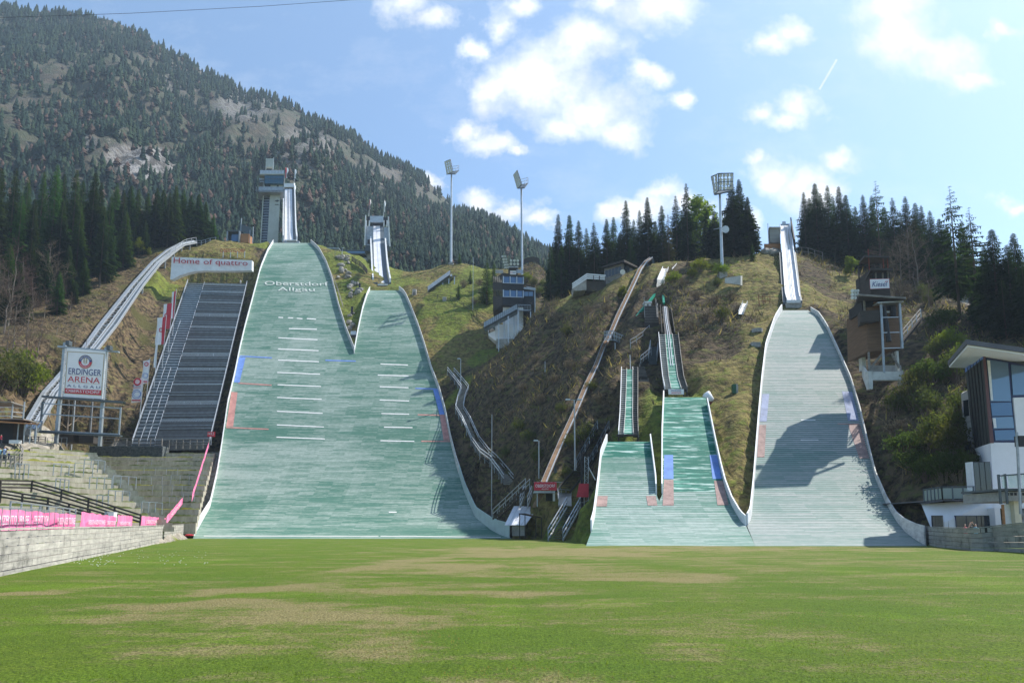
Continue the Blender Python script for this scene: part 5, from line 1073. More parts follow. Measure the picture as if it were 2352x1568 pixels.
qa, qb = wallpt(20, 2.0), wallpt(171, 2.0); railing('sloping galvanised lattice rail behind the longest pink banner', [Vector((qa.x, qa.y, 1.2)).lerp(Vector((qb.x, qb.y, 1.2)), i/8) for i in range(9)], 1.75, (1., .8), .06, .07, M('galvanised'), 'lattice_rail', 'railing')
tag(MB().sphere(P(435, 1228.5, 114.5), .5, 10, 6, (1.6, .8, .35)).build('marker_bag', M('sign_red'), None, P(435, 1231, 114.5)), 'red sandbag at the end of the plank wall, foot of the largest slope', 'bag')
# ---- steel grandstand
GST = [P(302.7, 1024, 160), P(481, 1021, 162), P(431, 651, 221), P(567, 655, 224)]
def gsp(s, t, dz=0.): return (GST[0]*(1-s)+GST[1]*s)*(1-t)+(GST[2]*(1-s)+GST[3]*s)*t+Vector((0, 0, dz))
for s in (.1, .5, .9): carve(gsp(s, -.03), gsp(s, 1.02), 9, 1.6)
mat('stand_steel', (.12, .125, .13), .6, .25, 1.2)
gs = thing('grandstand', GST[0], 'steep grey steel grandstand with mesh barriers beside the largest slope', 'grandstand')
SA = .285
for (s0, s1, n, nm, m_) in ((SA, 1., 48, 'steel_deck', 'stand_steel'), (0., SA, 120, 'aisle_stairs', 'galvanised')):
    rows = []
    for k in range(n):
        a, b = gsp(s0, k/n), gsp(s1, k/n); a2, b2 = gsp(s0, (k+1)/n), gsp(s1, (k+1)/n); rows.append([a, b]); rows.append([Vector((a.x, a.y, a2.z)), Vector((b.x, b.y, b2.z))])
    rows.append([gsp(s0, 1), gsp(s1, 1)]); rows.append([gsp(s0, 1, -1.2), gsp(s1, 1, -1.2)]); rows.append([gsp(s0, 0, -1.2), gsp(s1, 0, -1.2)]); rows.append(rows[0])
    o = MB().strip(rows).build(nm, [M(m_), M('dark_steel')], gs)
    if nm == 'aisle_stairs': o.data.polygons.foreach_set('material_index', [1 if (f_ % 4 == 0 and f_ < 2*n) else 0 for f_ in range(len(o.data.polygons))])
wire_mat('wire_mesh', (.5, .53, .56), 2.6, .32)
def uvquad(a, b, c, d, name, m, parent):
    o = MB().quad(a, b, c, d).build(name, m, parent); w_ = (b-a).length; h_ = (d-a).length; ul = o.data.uv_layers.new(name='UVMap')
    for i, uv in enumerate(((0, 0), (w_, 0), (w_, h_), (0, h_))): ul.data[i].uv = uv
    return o
NB = 11
for k in range(NB*6+1):
    t = k/(NB*6)
    if k % 6 == 0 and k: continue
    MB().bar(gsp(SA+.005, t, .75), gsp(.995, t, .75), .34, .13).build('bench', M('galvanised'), gs)
for k in range(NB+1):
    t = k/NB if k < NB else .97; a, b = gsp(SA+.01, t, .05), gsp(.99, t, .05); u = Vector((0, 0, 1.35))
    pn = uvquad(a, b, b+u, a+u, 'mesh_barrier', M('wire_mesh'), gs)
    MB().bar(a+u, b+u, .1).build('barrier_rail', M('bright_steel'), pn); MB().bar(a+Vector((0, 0, .1)), b+Vector((0, 0, .1)), .08).build('barrier_rail', M('bright_steel'), pn)
    for s in (0, .33, .66, 1.): p = a.lerp(b, s); MB().bar(p, p+u, .1).build('barrier_post', M('bright_steel'), pn)
for s, nm in ((0., 'side_rail'), (1., 'side_rail')):
    for dz in (1.5, .8): MB().path([gsp(s, t/12, dz) for t in range(13)], .13).build(nm, M('bright_steel'), gs)
    for t in range(25): MB().bar(gsp(s, t/24, -.5), gsp(s, t/24, 1.5), .1).build('rail_post', M('galvanised'), gs)
for s, ts in ((.1, range(0, 9)), (.19, range(0, 5)), (SA, range(0, 13))):
    for k in ts: MB().path([gsp(s, (k+.05)/13), gsp(s, (k+.05)/13, 1.15), gsp(s, (k+.85)/13, 1.15), gsp(s, (k+.85)/13)], .1).build('aisle_handrail', M('bright_steel'), gs)
# distance sign
s_ = thing('distance_sign', P(484, 1003, 158), 'small red sign reading 143,5 at the lower corner of the grandstand', 'sign'); part('panel', 'sign_red', s_, lambda mb: boxpx(mb, 476, 991, 493, 1002.5, 158, .1)); part('post', 'galvanised', s_, lambda mb: boxpx(mb, 483.5, 1002, 485, 1022, 158.05, .12))
k = 158/FX; lettering('143,5', P(477.5, 999.5, 157.97), (1, 0, 0), (0, 0, 1), 14*k, 7*k, M('sign_white'), s_)
# visitor at the top of the grandstand
small_person(552, 656, 223.5, 14, 'visitor in white top and pale trousers walking above the grandstand', 'shirt_white', 'trousers_pale', .6)
# ---- flags along the aisle
def flag(label, px, ytop, ybase, Y, fx0, fy0, fy1, cols, motif=None):
    base = P(px-2 if 0 else px, ybase, Y); top = P(px, ytop, Y); top.x = base.x+.3; root = thing('flag', base, label, 'flag', 'flags beside the grandstand')
    MB().tube(base-Vector((0, 0, .8)), top, .09, .06, 8).build('pole', M('bright_steel'), root)
    w_ = (P(px, fy0, Y).x-P(fx0, fy0, Y).x); z1_, z0_ = P(px, fy0, Y).z, P(px, fy1, Y).z; n = len(cols)
    for i, (c0, c1, m_) in enumerate(cols):
        rows = []
        for j in range(13):
            v = j/12; rows.append([Vector((lerp(base.x, top.x, .8)-w_*lerp(c0, c1, q/4), Y+.25*math.sin(v*5+lerp(c0, c1, q/4)*4)*lerp(c0, c1, q/4), lerp(z0_, z1_, v)-.3*lerp(c0, c1, q/4))) for q in range(5)])
        MB().strip(rows).build('flag_cloth', M(m_), root, smooth=True)
    xm = lerp(base.x, top.x, .8); h = z1_-z0_
    for kind, u, v, r in motif or ():
        c = Vector((xm-w_*u, Y-.34, z0_+h*v))
        if kind == 'ring': mb = MB(); ring(mb, c, r, r*.6, 20); mb.build('emblem', M('sign_red'), root)
        if kind == 'swirl': mb = MB(); ring(mb, c, r, r*.88, 24, 1.0); ring(mb, c+Vector((r*.12, -.01, 0)), r*.8, r*.7, 24, .8); mb.build('emblem', M('patch_blue'), root)
        if kind == 'text': lettering('ERDINGER', c+Vector((-w_*.42, 0, 0)), (1, 0, 0), (0, 0, 1), w_*.84, h*.045, M('sign_blue'), root); lettering('ARENA', c+Vector((-w_*.42, 0, -h*.07)), (1, 0, 0), (0, 0, 1), w_*.84, h*.05, M('sign_red'), root)
        if kind == 'foot': mb = MB(); mb.quad(c+Vector((-w_*.45, 0, 0)), c+Vector((w_*.45, 0, 0)), c+Vector((w_*.45, 0, h*.05)), c+Vector((-w_*.45, 0, h*.05))); mb.build('foot_band', M('sign_red'), root)
    return root
def ring(mb, c, r1, r0, n=24, sq=1., a0=0., a1=2*math.pi, mi=0):
    rows = []
    for i in range(n+1): t = lerp(a0, a1, i/n); rows.append([c+Vector((r0*math.cos(t), 0, r0*math.sin(t)*sq)), c+Vector((r1*math.cos(t), 0, r1*math.sin(t)*sq))])
    mb.strip(rows, mi)
flag('white flag with round red emblem and blue swirl, lowest of the row', 320, 867, 965, 162, 298, 868, 922, ((0, 1, 'sign_white'),), (('ring', .5, .83, .95), ('text', .5, .62, 0), ('swirl', .5, .3, 1.1), ('foot', .5, .02, 0)))
flag('white flag with round red emblem, partly behind the lowest flag', 335, 822, 925, 168, 320, 826, 879, ((0, 1, 'sign_white'),), (('ring', .35, .8, .55), ('swirl', .4, .3, .7), ('foot', .5, .02, 0)))
flag('plain white flag hanging narrow, middle of the flag row', 354, 754, 882, 175, 349, 756, 842, ((0, 1, 'sign_white'),))
flag('half white half red flag with crest, beside a plain white one', 372.5, 723, 839, 182, 352, 727, 790, ((0, .38, 'sign_red'), (.38, 1, 'sign_white')), (('ring', .42, .5, .6),))
flag('mostly red flag with white outer edge and crest, second from the top', 386.5, 692, 803, 188, 367, 696, 754, ((0, .6, 'sign_red'), (.6, 1, 'sign_white')), (('ring', .5, .5, .6),))
flag('narrow red and white flag, topmost of the row beside the grandstand', 396.5, 664, 764, 194, 387, 668, 730, ((0, .45, 'sign_red'), (.45, 1, 'sign_white')))
def pole_flag(label, x0, y0, x1, y1, Y, fw, fy0, fy1, cols):
    base = P(x0, y0, Y); top = P(x1, y1, Y); root = thing('flag', base, label, 'flag', 'flags on the inrun tops'); MB().tube(base, top, .08, .05, 6).build('pole', M('white_paint'), root)
    k = Y/FX; ta = P(lerp(x1, x0, .05), fy0, Y); tb = P(lerp(x1, x0, .45), fy1, Y)
    for c0, c1, m_ in cols:
        rows = []
        for j in range(9): v = j/8; p = tb.lerp(ta, v); rows.append([p+Vector((fw*k*lerp(c0, c1, q/3)*(1-.25*math.sin(v*6)), .2*math.sin(v*6+q), -.2*lerp(c0, c1, q/3))) for q in range(4)])
        MB().strip(rows).build('flag_cloth', M(m_), root, smooth=True)
pole_flag('red and white flag left of the taller inrun top', 653, 421, 656, 385, 314, 6, 385, 408, ((0, .5, 'sign_red'), (.5, 1, 'sign_white'))); pole_flag('white flag on the right post of the taller inrun top', 675, 424, 677.5, 388, 314, 3.5, 389, 409, ((0, 1, 'sign_white'),))
pole_flag('red tipped flag on the left pole of the start house', 847, 497, 849.8, 457, 268, 2.5, 458, 480, ((0, .5, 'sign_red'), (.5, 1, 'sign_white'))); pole_flag('white flag on the right pole of the start house', 881, 498, 883.5, 459, 268, 2.5, 461, 486, ((0, 1, 'sign_white'),))
# ---- billboard
BY = 119.5
bb = thing('arena_billboard', P(195, 1018, BY), 'large white arena sign with round emblem on a grey steel frame', 'billboard')
def q4(mb, pts, Y, d): a = [P(x, y, Y) for x, y in pts]; mb.hexa([a[3], a[2], a[2]+Vector((0, d, 0)), a[3]+Vector((0, d, 0)), a[0], a[1], a[1]+Vector((0, d, 0)), a[0]+Vector((0, d, 0))])
pn = part('sign_panel', 'sign_white', bb, lambda mb: q4(mb, ((154, 798.5), (243, 807), (234.5, 916), (145, 910.5)), BY, .25))
A, B, D_ = P(145, 910.5, BY-.02), P(234.5, 916, BY-.02), P(154, 798.5, BY-.02); ux = (B-A); uy = (D_-A); xd = ux.normalized(); yd = uy.normalized(); W_b, H_b = ux.length, uy.length
bp = lambda u, v, d=0: A+ux*u+uy*v+Vector((0, -d, 0))
def rectp(u0, u1, v0, v1, m_, nm, d=.02): MB().quad(bp(u0, v0, d), bp(u1, v0, d), bp(u1, v1, d), bp(u0, v1, d)).build(nm, M(m_), bb)
rectp(.025, .97, .075, .175, 'sign_red', 'red_band', .015)
for a in ((.02, .035, .07, .925), (.965, .98, .07, .925), (.02, .98, .918, .93), (.02, .98, .066, .076)): rectp(*a, 'sign_gold', 'gold_border', .03)
for v in (.45, .295): rectp(.1, .92, v, v+.004, 'sign_gold', 'gold_rule', .03)
lettering('OBERSTDORF', bp(.06, .1), xd, yd, W_b*.87, H_b*.055, M('sign_white'), bb, 'lettering', .04)
lettering('A L L G \u00c4 U', bp(.08, .205), xd, yd, W_b*.85, H_b*.062, M('sign_blue'), bb, 'lettering', .04)
lettering('ARENA', bp(.08, .31), xd, yd, W_b*.83, H_b*.115, M('sign_red'), bb, 'lettering', .04)
lettering('ERDINGER', bp(.09, .465), xd, yd, W_b*.84, H_b*.125, M('sign_blue'), bb, 'lettering', .04)
ec = bp(.5, .735, .03); er = W_b*.17
def disc(c, r1, r0, a0, a1, m_, nm, d=0, n=28):
    rows = []
    for i in range(n+1): t = lerp(a0, a1, i/n); e = xd*math.cos(t)+yd*math.sin(t); rows.append([c+e*r0-Vector((0, d, 0)), c+e*r1-Vector((0, d, 0))])
    MB().strip(rows).build(nm, M(m_), bb)
disc(ec, er, er*.6, 0, math.pi, 'sign_blue', 'emblem_upper_ring'); disc(ec, er, er*.6, math.pi, 2*math.pi, 'sign_red', 'emblem_lower_ring'); disc(ec, er*1.05, er*1.0, 0, 2*math.pi, 'sign_gold', 'emblem_rim', .004)
lettering('ERDINGER', ec, xd, yd, er*1.9, er*.24, M('sign_white'), bb, 'lettering', .02, arc=(er*.68, math.pi/2, math.pi*.78)); lettering('WEISSBR\u00c4U', ec, xd, yd, er*1.9, er*.2, M('sign_white'), bb, 'lettering', .02, arc=(-er*.7, -math.pi/2, math.pi*.72))
mb = MB()
for sx in (-1, 1):
    for k in range(4): p = ec+xd*sx*er*.12+yd*(er*(-.3+k*.2)); mb.add([p, p+xd*sx*er*.2+yd*er*.22, p+xd*sx*er*.02+yd*er*.3], [(0, 1, 2)])
mb.add([ec-yd*er*.5-xd*er*.03, ec-yd*er*.5+xd*er*.03, ec+yd*er*.45], [(0, 1, 2)]); mb.build('emblem_ear', M('sign_gold'), bb)
S_ = 'dark_steel'
for pts, d in ((((145, 786), (150.5, 786), (130, 1018), (123, 1018)), .5), (((240, 797), (246, 797), (230, 1024), (224, 1024)), .5)): part('column', 'galvanised', bb, lambda mb: q4(mb, pts, BY+.45, d))
part('top_beam', 'galvanised', bb, lambda mb: q4(mb, ((132, 793), (272, 806), (272, 809.5), (132, 797)), BY+.1, .5)); part('middle_beam', S_, bb, lambda mb: q4(mb, ((95, 907.5), (282, 921), (279, 925), (95, 911.5)), BY-.3, 1.1))
for ya, yb, xa, xb in ((924.5, 936, 99, 278), (948.5, 960, 96, 276), (987, 995.5, 88, 274)): part('frame_beam', 'galvanised', bb, lambda mb: q4(mb, ((xa, ya), (xb, yb), (xb, yb+2.4), (xa, ya+2.4)), BY+.1, .25))
part('bottom_beam', S_, bb, lambda mb: q4(mb, ((85, 989.5), (276, 998.5), (275, 1002), (85, 993)), BY-.1, .8))
part('frame_post', 'galvanised', bb, lambda mb: q4(mb, ((275.5, 935), (278.5, 935), (274, 997), (271, 997)), BY+.12, .2)); part('frame_post', S_, bb, lambda mb: q4(mb, ((95.5, 921), (99, 921), (92.5, 990), (89, 990)), BY+.12, .3))
for x, y in ((152, 783), (246, 794)): part('spotlight', 'dark_steel', bb, lambda mb: boxpx(mb, x-2, y-1, x+6, y+9, BY-.6, .9))
for side in (0, 1):
    for k in range(22):
        v = (k+.5)/22; p = bp(-.045 if not side else 1.045, v); MB().bar(p-xd*.35+Vector((0, .2, 0)), p+xd*.35+Vector((0, .2, 0)), .07).build('ladder_rung', M('bright_steel'), bb)
# dark sheds behind the billboard foot
sh = thing('timber_shed', P(150, 1016, 123), 'low dark brown timber shed behind the billboard legs', 'shed'); part('wall', 'dark_wood', sh, lambda mb: boxpx(mb, 134, 994, 168, 1015, 123, 3)); part('wall', 'dark_wood', sh, lambda mb: boxpx(mb, 180, 995.5, 214, 1017, 123, 3)); part('roof', 'brown_wood', sh, lambda mb: boxpx(mb, 130, 992.5, 218, 994.8, 122.6, 4))
# ---- booth at the left edge
bt = thing('timber_booth', P(30, 1018, 108), 'timber booth with roof balcony and steel railing at the left edge', 'booth')
part('back_wall', 'black_paint_and_shade', bt, lambda mb: boxpx(mb, -60, 968, 48, 1018, 111, .5)); part('side_wall', 'dark_wood', bt, lambda mb: boxpx(mb, 28, 970, 50, 1018, 110, .3))  # black back wall stands in for shade inside the booth
part('roof', 'orange_wood', bt, lambda mb: mb.hexa([P(-60, 966, 105), P(89, 975.5, 107), P(60, 973, 112), P(-60, 966, 112), P(-60, 962, 105), P(89, 973, 107), P(60, 970, 112), P(-60, 963, 112)]))
part('balcony_floor', 'grey_wood', bt, lambda mb: boxpx(mb, -60, 961, 54, 963.5, 107, 4))
for x in (-8, 24.5, 51): part('balcony_post', 'galvanised', bt, lambda mb: boxpx(mb, x, 922, x+2, 962, 107.2, .2))
for y in (935, 945, 955): MB().path([P(-60, y, 107.2), P(25, y, 107.2), P(52, y+2.5, 111)], .1).build('balcony_rail', M('bright_steel'), bt)
part('balcony_roof', 'grey_wood', bt, lambda mb: mb.hexa([P(-60, 923, 106), P(26, 924, 106), P(61, 935, 111), P(-60, 935, 111), P(-60, 920.5, 106), P(26, 921.5, 106), P(61, 932.5, 111), P(-60, 932.5, 111)]))
for x in (37.5, 52, 66, 79): part('roof_post', 'galvanised', bt, lambda mb: boxpx(mb, x, 970, x+1.6, 1018, 107.5, .15))
part('counter', 'white_paint', bt, lambda mb: boxpx(mb, 20, 1010, 43, 1018, 106.5, .6))
def person(name_label, px, py, Y, hpx, top, legs, hair='hair_dark', facing=1):
    return small_person(px, py, Y, hpx, name_label, top, legs)
small_person(8.8, 1058, 95.5, 32, 'man in pale blue shirt seen from behind, between two children', 'shirt_blue', 'trousers_dark'); small_person(-1, 1056, 95.3, 27, 'child in bright blue top at the left picture edge', 'shirt_lightblue', 'trousers_dark'); small_person(19.5, 1056, 95.6, 18, 'small child in navy blue, right of the man', 'shirt_navy', 'trousers_dark'); small_person(1.5, 1019, 105, 21, 'person in red striped shirt standing at the booth', 'shirt_red', 'trousers_dark')
# ---- inclined lift
FS = [(52,88.6,987,116),(100.7,137,902,137),(193,229.5,798,162),(230.7,271.7,744.5,177),(302.4,331,655,203),(351,370,601,221),(384.5,403,574,231),(415,424,558,239),(443.4,452,552.5,246)]
FP = [(P(a, y, Y), P(b, y+ (0 if i < 5 else 4), Y)) for i, (a, b, y, Y) in enumerate(FS)]
for (p, q), (p2, q2) in zip(FP, FP[1:]): carve((p+q)/2, (p2+q2)/2, 4, 2.2)
fl = thing('inclined_lift', FP[0][0], 'long galvanised inclined lift track climbing the wooded slope at the left', 'inclined lift')
def fpt(t, s, dz=0.):
    i = min(int(t), len(FP)-2); f = t-i; a = FP[i][0].lerp(FP[i+1][0], f); b = FP[i][1].lerp(FP[i+1][1], f); return a.lerp(b, s)+Vector((0, 0, dz))
nF = len(FP)-1; TT = [k*.25 for k in range(nF*4+1)]
MB().path([fpt(t, 0.) for t in TT], .8, .35).build('walkway_deck', M('galvanised'), fl); MB().path([fpt(t, .14) for t in TT], .22, .5).build('girder', M('bright_steel'), fl); MB().path([fpt(t, .52) for t in TT], .25, .6).build('girder', M('bright_steel'), fl); MB().path([fpt(t, .68) for t in TT], .3, .5).build('rail_beam', M('bright_steel'), fl); MB().path([fpt(t, .95) for t in TT], .28, .75).build('rail_beam', M('bright_steel'), fl)
zz = []; L_ = 0; nz = 150
for k in range(nz+1): zz.append(fpt(nF*(k/nz)**1.0*.999, .14 if k % 2 else .52, .1))
MB().path(zz, .12).build('lattice', M('bright_steel'), fl); MB().path([fpt(t, .82, .05) for t in TT], .8, .12).build('rack_rail', M('dark_steel'), fl)
for k in range(34): t = nF*(k+.5)/34; MB().bar(fpt(t, .1, .05), fpt(t, .97, .05), .14).build('cross_tie', M('bright_steel'), fl)
for k in range(12): t = nF*(k+.4)/12; p = fpt(t, .5); MB().bar(p, Vector((p.x, p.y, hgt(p.x, p.y)-1)), .35).build('support_leg', M('galvanised'), fl)
for k in range(7): p = fpt(nF-2.4+k*.39, 1.); MB().bar(p, p+Vector((0, 0, 2.0)), .12).build('rail_post', M('bright_steel'), fl)
MB().path([fpt(nF-2.4+k*.39, 1., 2.) for k in range(7)], .12).build('handrail', M('bright_steel'), fl)
railing('fenced landing at the upper end of the inclined lift', [P(x, y, 247) for x, y in ((452, 563), (462, 564), (472, 561), (482, 558), (495, 556))], 1.9, (1., .5), .14, .12, M('galvanised'))
# ---- sign wall and red letters on the mound
HM = thing('white_sign_wall', P(391, 640, 214), 'long white wall sign with red letters on the mound above the grandstand', 'sign')
pts = [(394.5, 590), (578.5, 598), (578, 620.5), (560, 621.5), (525, 622), (495, 622), (470, 621.5), (448, 623), (430, 627), (412, 633), (402, 638.5), (394, 642.5), (391, 642)]
q = [P(x, y, lerp(213.5, 219, (x-391)/188)) for x, y in pts]; MB().prism(q[::-1], (0, 1.6, 0)).build('panel', M('white_paint'), HM)
MB().hexa([P(578.2, 620.4, 219), P(581.5, 611, 219.5), P(581.5, 611, 221), P(578.2, 620.4, 221), P(578.5, 598, 219), P(581.5, 610.5, 219.5), P(581.5, 610.5, 221), P(578.5, 598, 221)]).build('end_cheek', M('white_paint'), HM)
o = P(399, 604.5, 213.6); e = P(569, 611.5, 218.2); xd = e-o; w_ = xd.length
for txt, u0, u1, lo, hi in (('Home', .0, .345, 0., 13.6), ('of', .4, .52, 0., 13.), ('quattro', .56, 1., -3.6, 11.2)):
    k = 214/FX; lettering(txt, o+xd*u0+Vector((0, -.1, lo*k)), xd, (0, 0, 1), w_*(u1-u0), (hi-lo)*k, M('red_paint'), HM, 'raised_letters', .12)
RL = thing('letter_sign', P(536, 590, 231), 'red letters on four thin posts on the grass mound', 'sign')
k = 231/FX; o = P(505.5, 579, 231); lettering('OBERSTDORF', o, (1, 0, -.01), (0, 0, 1), 60*k, 8.6*k, M('red_paint'), RL)
for x in (511.5, 528.5, 544.5, 561): part('post', 'bright_steel', RL, lambda mb: boxpx(mb, x, 577, x+1.1, 592, 231.1, .12))
# ---- top station
st_ = thing('lift_station', P(545, 553, 252), 'small dark lift station with timber side and netted ramp on the mound top', 'station')
part('frame', 'dark_steel', st_, lambda mb: boxpx(mb, 520, 528.5, 549, 531.5, 252, 6)); part('pier', 'galvanised', st_, lambda mb: boxpx(mb, 519.5, 531, 522, 557, 252, 1)); part('pier', 'galvanised', st_, lambda mb: boxpx(mb, 547, 531, 549.3, 557, 252, 1)); part('back_wall', 'black_paint_and_shade', st_, lambda mb: boxpx(mb, 522, 531.5, 547, 557, 256, 1)); part('lift_car', 'glass_blue', st_, lambda mb: boxpx(mb, 531, 537, 546, 554, 253.5, 2.5))
part('timber_side', 'orange_wood', st_, lambda mb: boxpx(mb, 549.5, 537, 571, 557, 253, 4)); part('ramp', 'dark_steel', st_, lambda mb: mb.hexa([P(550, 530, 254), P(578, 541, 254), P(578, 541, 256), P(550, 530, 256), P(550, 513, 254), P(578, 523, 254), P(578, 523, 256), P(550, 513, 256)]))
for x, y in ((550.5, 501), (579, 520), (572, 528)): part('post', 'galvanised', st_, lambda mb: boxpx(mb, x, y, x+1.5, 558, 253.8, .3))
# ================================================================ middle and right structures
U_ = Vector((0, 0, 1))
def q4z(mb, pts, Ys, d):
    """slab whose front corners (tl, tr, br, bl) sit at their own depths"""
    a = [P(x, y, Y) for (x, y), Y in zip(pts, Ys)]; d = Vector((0, d, 0)); mb.hexa([a[3], a[2], a[2]+d, a[3]+d, a[0], a[1], a[1]+d, a[0]+d])
def lampdisc(root, c, n, r=.32):
    n = Vector(n).normalized(); m = MB(); m.tube(Vector(c)+n*.02, Vector(c)-n*.28, r, r*.45, 10); l = m.build('floodlight', M('dark_steel'), root)
    MB().tube(Vector(c)+n*.05, Vector(c)+n*.02, r*.93, r*.93, 10).build('lamp_glass', M('lamp_glass'), l)
def mast(label, pb, Y, ytop, pt, wb, wt, panels, floor):
    root = thing('floodlight_mast', P(pb, ytop, Y), label, 'floodlight mast'); top = P(pt, ytop, Y); gz = hgt(P(pb, 620, Y).x, Y); base = Vector((P(pb, proj((P(pb, 620, Y).x, Y, gz))[1], Y).x, Y, gz))
    root.location = base; k = Y/FX
    MB().tube(base-U_, top, wb*k/2, wt*k/2, 12).build('mast_pole', M('bright_steel'), root); MB().box(base.x-.9, base.x+.9, Y-.9, Y+.9, base.z-1, base.z+.7).build('footing', M('concrete'), root)
    for (tl, tr, br, bl), cols, rows, n in panels:
        a = [P(*q) for q in (tl, tr, br, bl)]; f = lambda u, v: (a[3].lerp(a[2], u)).lerp(a[0].lerp(a[1], u), v)
        MB().path([a[0], a[1], a[2], a[3], a[0]], .22).build('lamp_frame', M('dark_steel'), root)
        for i in range(cols):
            u = (i+.5)/cols; MB().bar(f(u, 0), f(u, 1), .13).build('frame_bar', M('dark_steel'), root)
            for j in range(rows): lampdisc(root, f(u, (j+.5)/rows)+Vector(n)*.25, n, .44*k/.14 if k > .12 else .4)
        MB().bar(f(0, .5), f(1, .5), .15).build('frame_bar', M('dark_steel'), root)
    a = [P(*q) for q in floor]; d = Vector((0, 0, .35)); MB().hexa([p for p in a]+[p+d for p in a]).build('service_platform', M('dark_steel'), root)
    for f_ in (.5, 1.): MB().path([a[1]+U_*1.9*f_+d, a[2]+U_*1.9*f_+d, a[3]+U_*1.9*f_+d], .1).build('platform_rail', M('galvanised'), root)
    for p in a[1:]: MB().bar(p, p+U_*2.2, .1).build('rail_post', M('galvanised'), root)
    return root
m1 = mast('floodlight mast farthest left, standing on the grass saddle behind the second slope', 1036, 242, 400, 1037, 6.4, 3.4, [(((1021.5,372,240),(1034.5,366.5,236),(1041,395,236),(1026.5,401,240)), 3, 5, (-.55, -.75, -.4))], ((1028,401,238),(1046,401,238),(1054,393,243),(1036,396,244)))
m2 = mast('floodlight mast behind the black judges tower', 1199.5, 224, 433, 1197.5, 5.2, 4.6, [(((1180,402,223),(1188,391.5,218),(1199,424,218),(1188.5,433,223)), 3, 6, (-.7, -.6, -.4))], ((1190,434,221),(1205,433,221),(1213,422,226),(1196,426,227)))
m3 = mast('tall floodlight mast with the broadest lamp head, on the brushy hill among the spruces', 1659, 152, 446, 1653.3, 8.4, 5.2, [(((1650,399,150),(1683.5,398,150),(1683.5,436,150),(1650,437.5,150)), 4, 4, (0, -.9, -.45)), (((1634,406,153),(1650,399,150),(1650,437.5,150),(1641,447,153)), 2, 5, (-.85, -.35, -.4))], ((1642,449,151),(1683.5,440,150),(1680,436,155),(1648,441,156)))
mb = MB(); c = P(1665.6, 528, 151); mb.tube(c+Vector((0, -.3, 0)), c+Vector((0, .5, .1)), .85, .2, 12); mb.build('horn_speaker', M('bright_steel'), m3); MB().bar(P(1639, 527, 151.5), P(1672, 520, 151.5), .12).build('cross_arm', M('galvanised'), m3)
# ---- black judges tower
jt = thing('judges_tower', P(1165, 790, 190), 'black timber judges tower with two window bands and a steel outer stair', 'judges tower')
JC, JR, JL = (1154.8, 190), (1202.5, 192), (1132.5, 196)
def jface(a, b, y0a, y0b, y1a, y1b, off, m_, nm, u0=0., u1=1., par=None):
    """panel on the face between plan points a, b; y rows at each end; off = distance in front"""
    (xa, Ya), (xb, Yb) = a, b; A0, B0 = P(xa, y0a, Ya), P(xb, y0b, Yb); A1, B1 = P(xa, y1a, Ya), P(xb, y1b, Yb); B0.x, B1.x = B1.x, B1.x; A0.x = A1.x
    d = (B1-A1); nn = Vector((d.y, -d.x, 0)).normalized()
    if nn.y > 0: nn = -nn
    p = [A1.lerp(B1, u0), A1.lerp(B1, u1), A0.lerp(B0, u1), A0.lerp(B0, u0)]; f = [q+nn*off for q in p]; bk = [q+nn*(off-.25) for q in p]
    return MB().hexa([f[0], f[1], bk[1], bk[0], f[3], f[2], bk[2], bk[3]]).build(nm, M(m_), par or jt)
cA, cB, cL = P(JC[0], 699, 190), P(JR[0], 698, 192), P(JL[0], 695, 196)
def plan(y0, y1, m_, nm):
    q = [P(JL[0], y1, 196), P(JC[0], y1, 190), P(JR[0], y1, 192), P(JR[0], y1, 203), P(JL[0]+2, y1, 203)]; z0_, z1_ = P(1160, y1, 190).z, P(1160, y0, 190).z
    MB().prism([Vector((p.x, p.y, z0_)) for p in q], (0, 0, z1_-z0_)).build(nm, M(m_), jt)
plan(630, 699, 'black_paint_and_shade', 'upper_body'); plan(626.5, 630, 'dark_wood', 'roof_slab')
for y0, y1 in ((635.5, 649.5), (666.5, 681)):
    for i in range(3): w_ = jface(JC, JR, y0, y0+2, y1, y1+1.8, .12, 'glass_blue', 'window', .06+i*.32, .3+i*.32)
    for i in range(4): jface(JC, JR, y0-1, y0+1, y1+1, y1+2.6, .2, 'bright_steel', 'mullion', max(0, -.0+i*.32-.0), .045+i*.32)
    jface(JC, JR, y1, y1+1.8, y1+1.2, y1+3, .25, 'bright_steel', 'window_sill')
    for i in range(5): jface(JL, JC, y0-1, y0, y1-1.5, y1-.5, .12, 'glass_dark', 'window', .04+i*.19, .19+i*.19)
for a, b in ((JC, JR), (JL, JC)): jface(a, b, 650.5, 653, 665, 667, .1, 'black_paint_and_shade', 'cladding'); jface(a, b, 683, 685, 698.5, 698.5, .1, 'black_paint_and_shade', 'cladding')
part('annex', 'black_paint_and_shade', jt, lambda mb: boxpx(mb, 1202.6, 664, 1228, 702, 192.5, 8)); part('annex_roof', 'bright_steel', jt, lambda mb: q4z(mb, ((1202.6, 660), (1230, 664), (1230, 666.5), (1202.6, 662.5)), (192,)*4, 9)); part('annex_roof', 'white_paint', jt, lambda mb: q4z(mb, ((1209, 657), (1230, 661.5), (1230, 663.5), (1209, 659)), (196,)*4, 5))
for x in (1203.5, 1214.5): part('window', 'glass_sky', jt, lambda mb: boxpx(mb, x, 669.8, x+9.8, 680, 192.3, .25))
part('corner_post', 'bright_steel', jt, lambda mb: boxpx(mb, 1228, 663, 1230, 768, 192.2, .4)); part('lower_shaft', 'black_paint_and_shade', jt, lambda mb: boxpx(mb, 1202, 701, 1228, 772, 193.5, 6)); part('plaster_body', 'white_wall', jt, lambda mb: boxpx(mb, 1155, 698, 1202, 748, 192.5, 8))
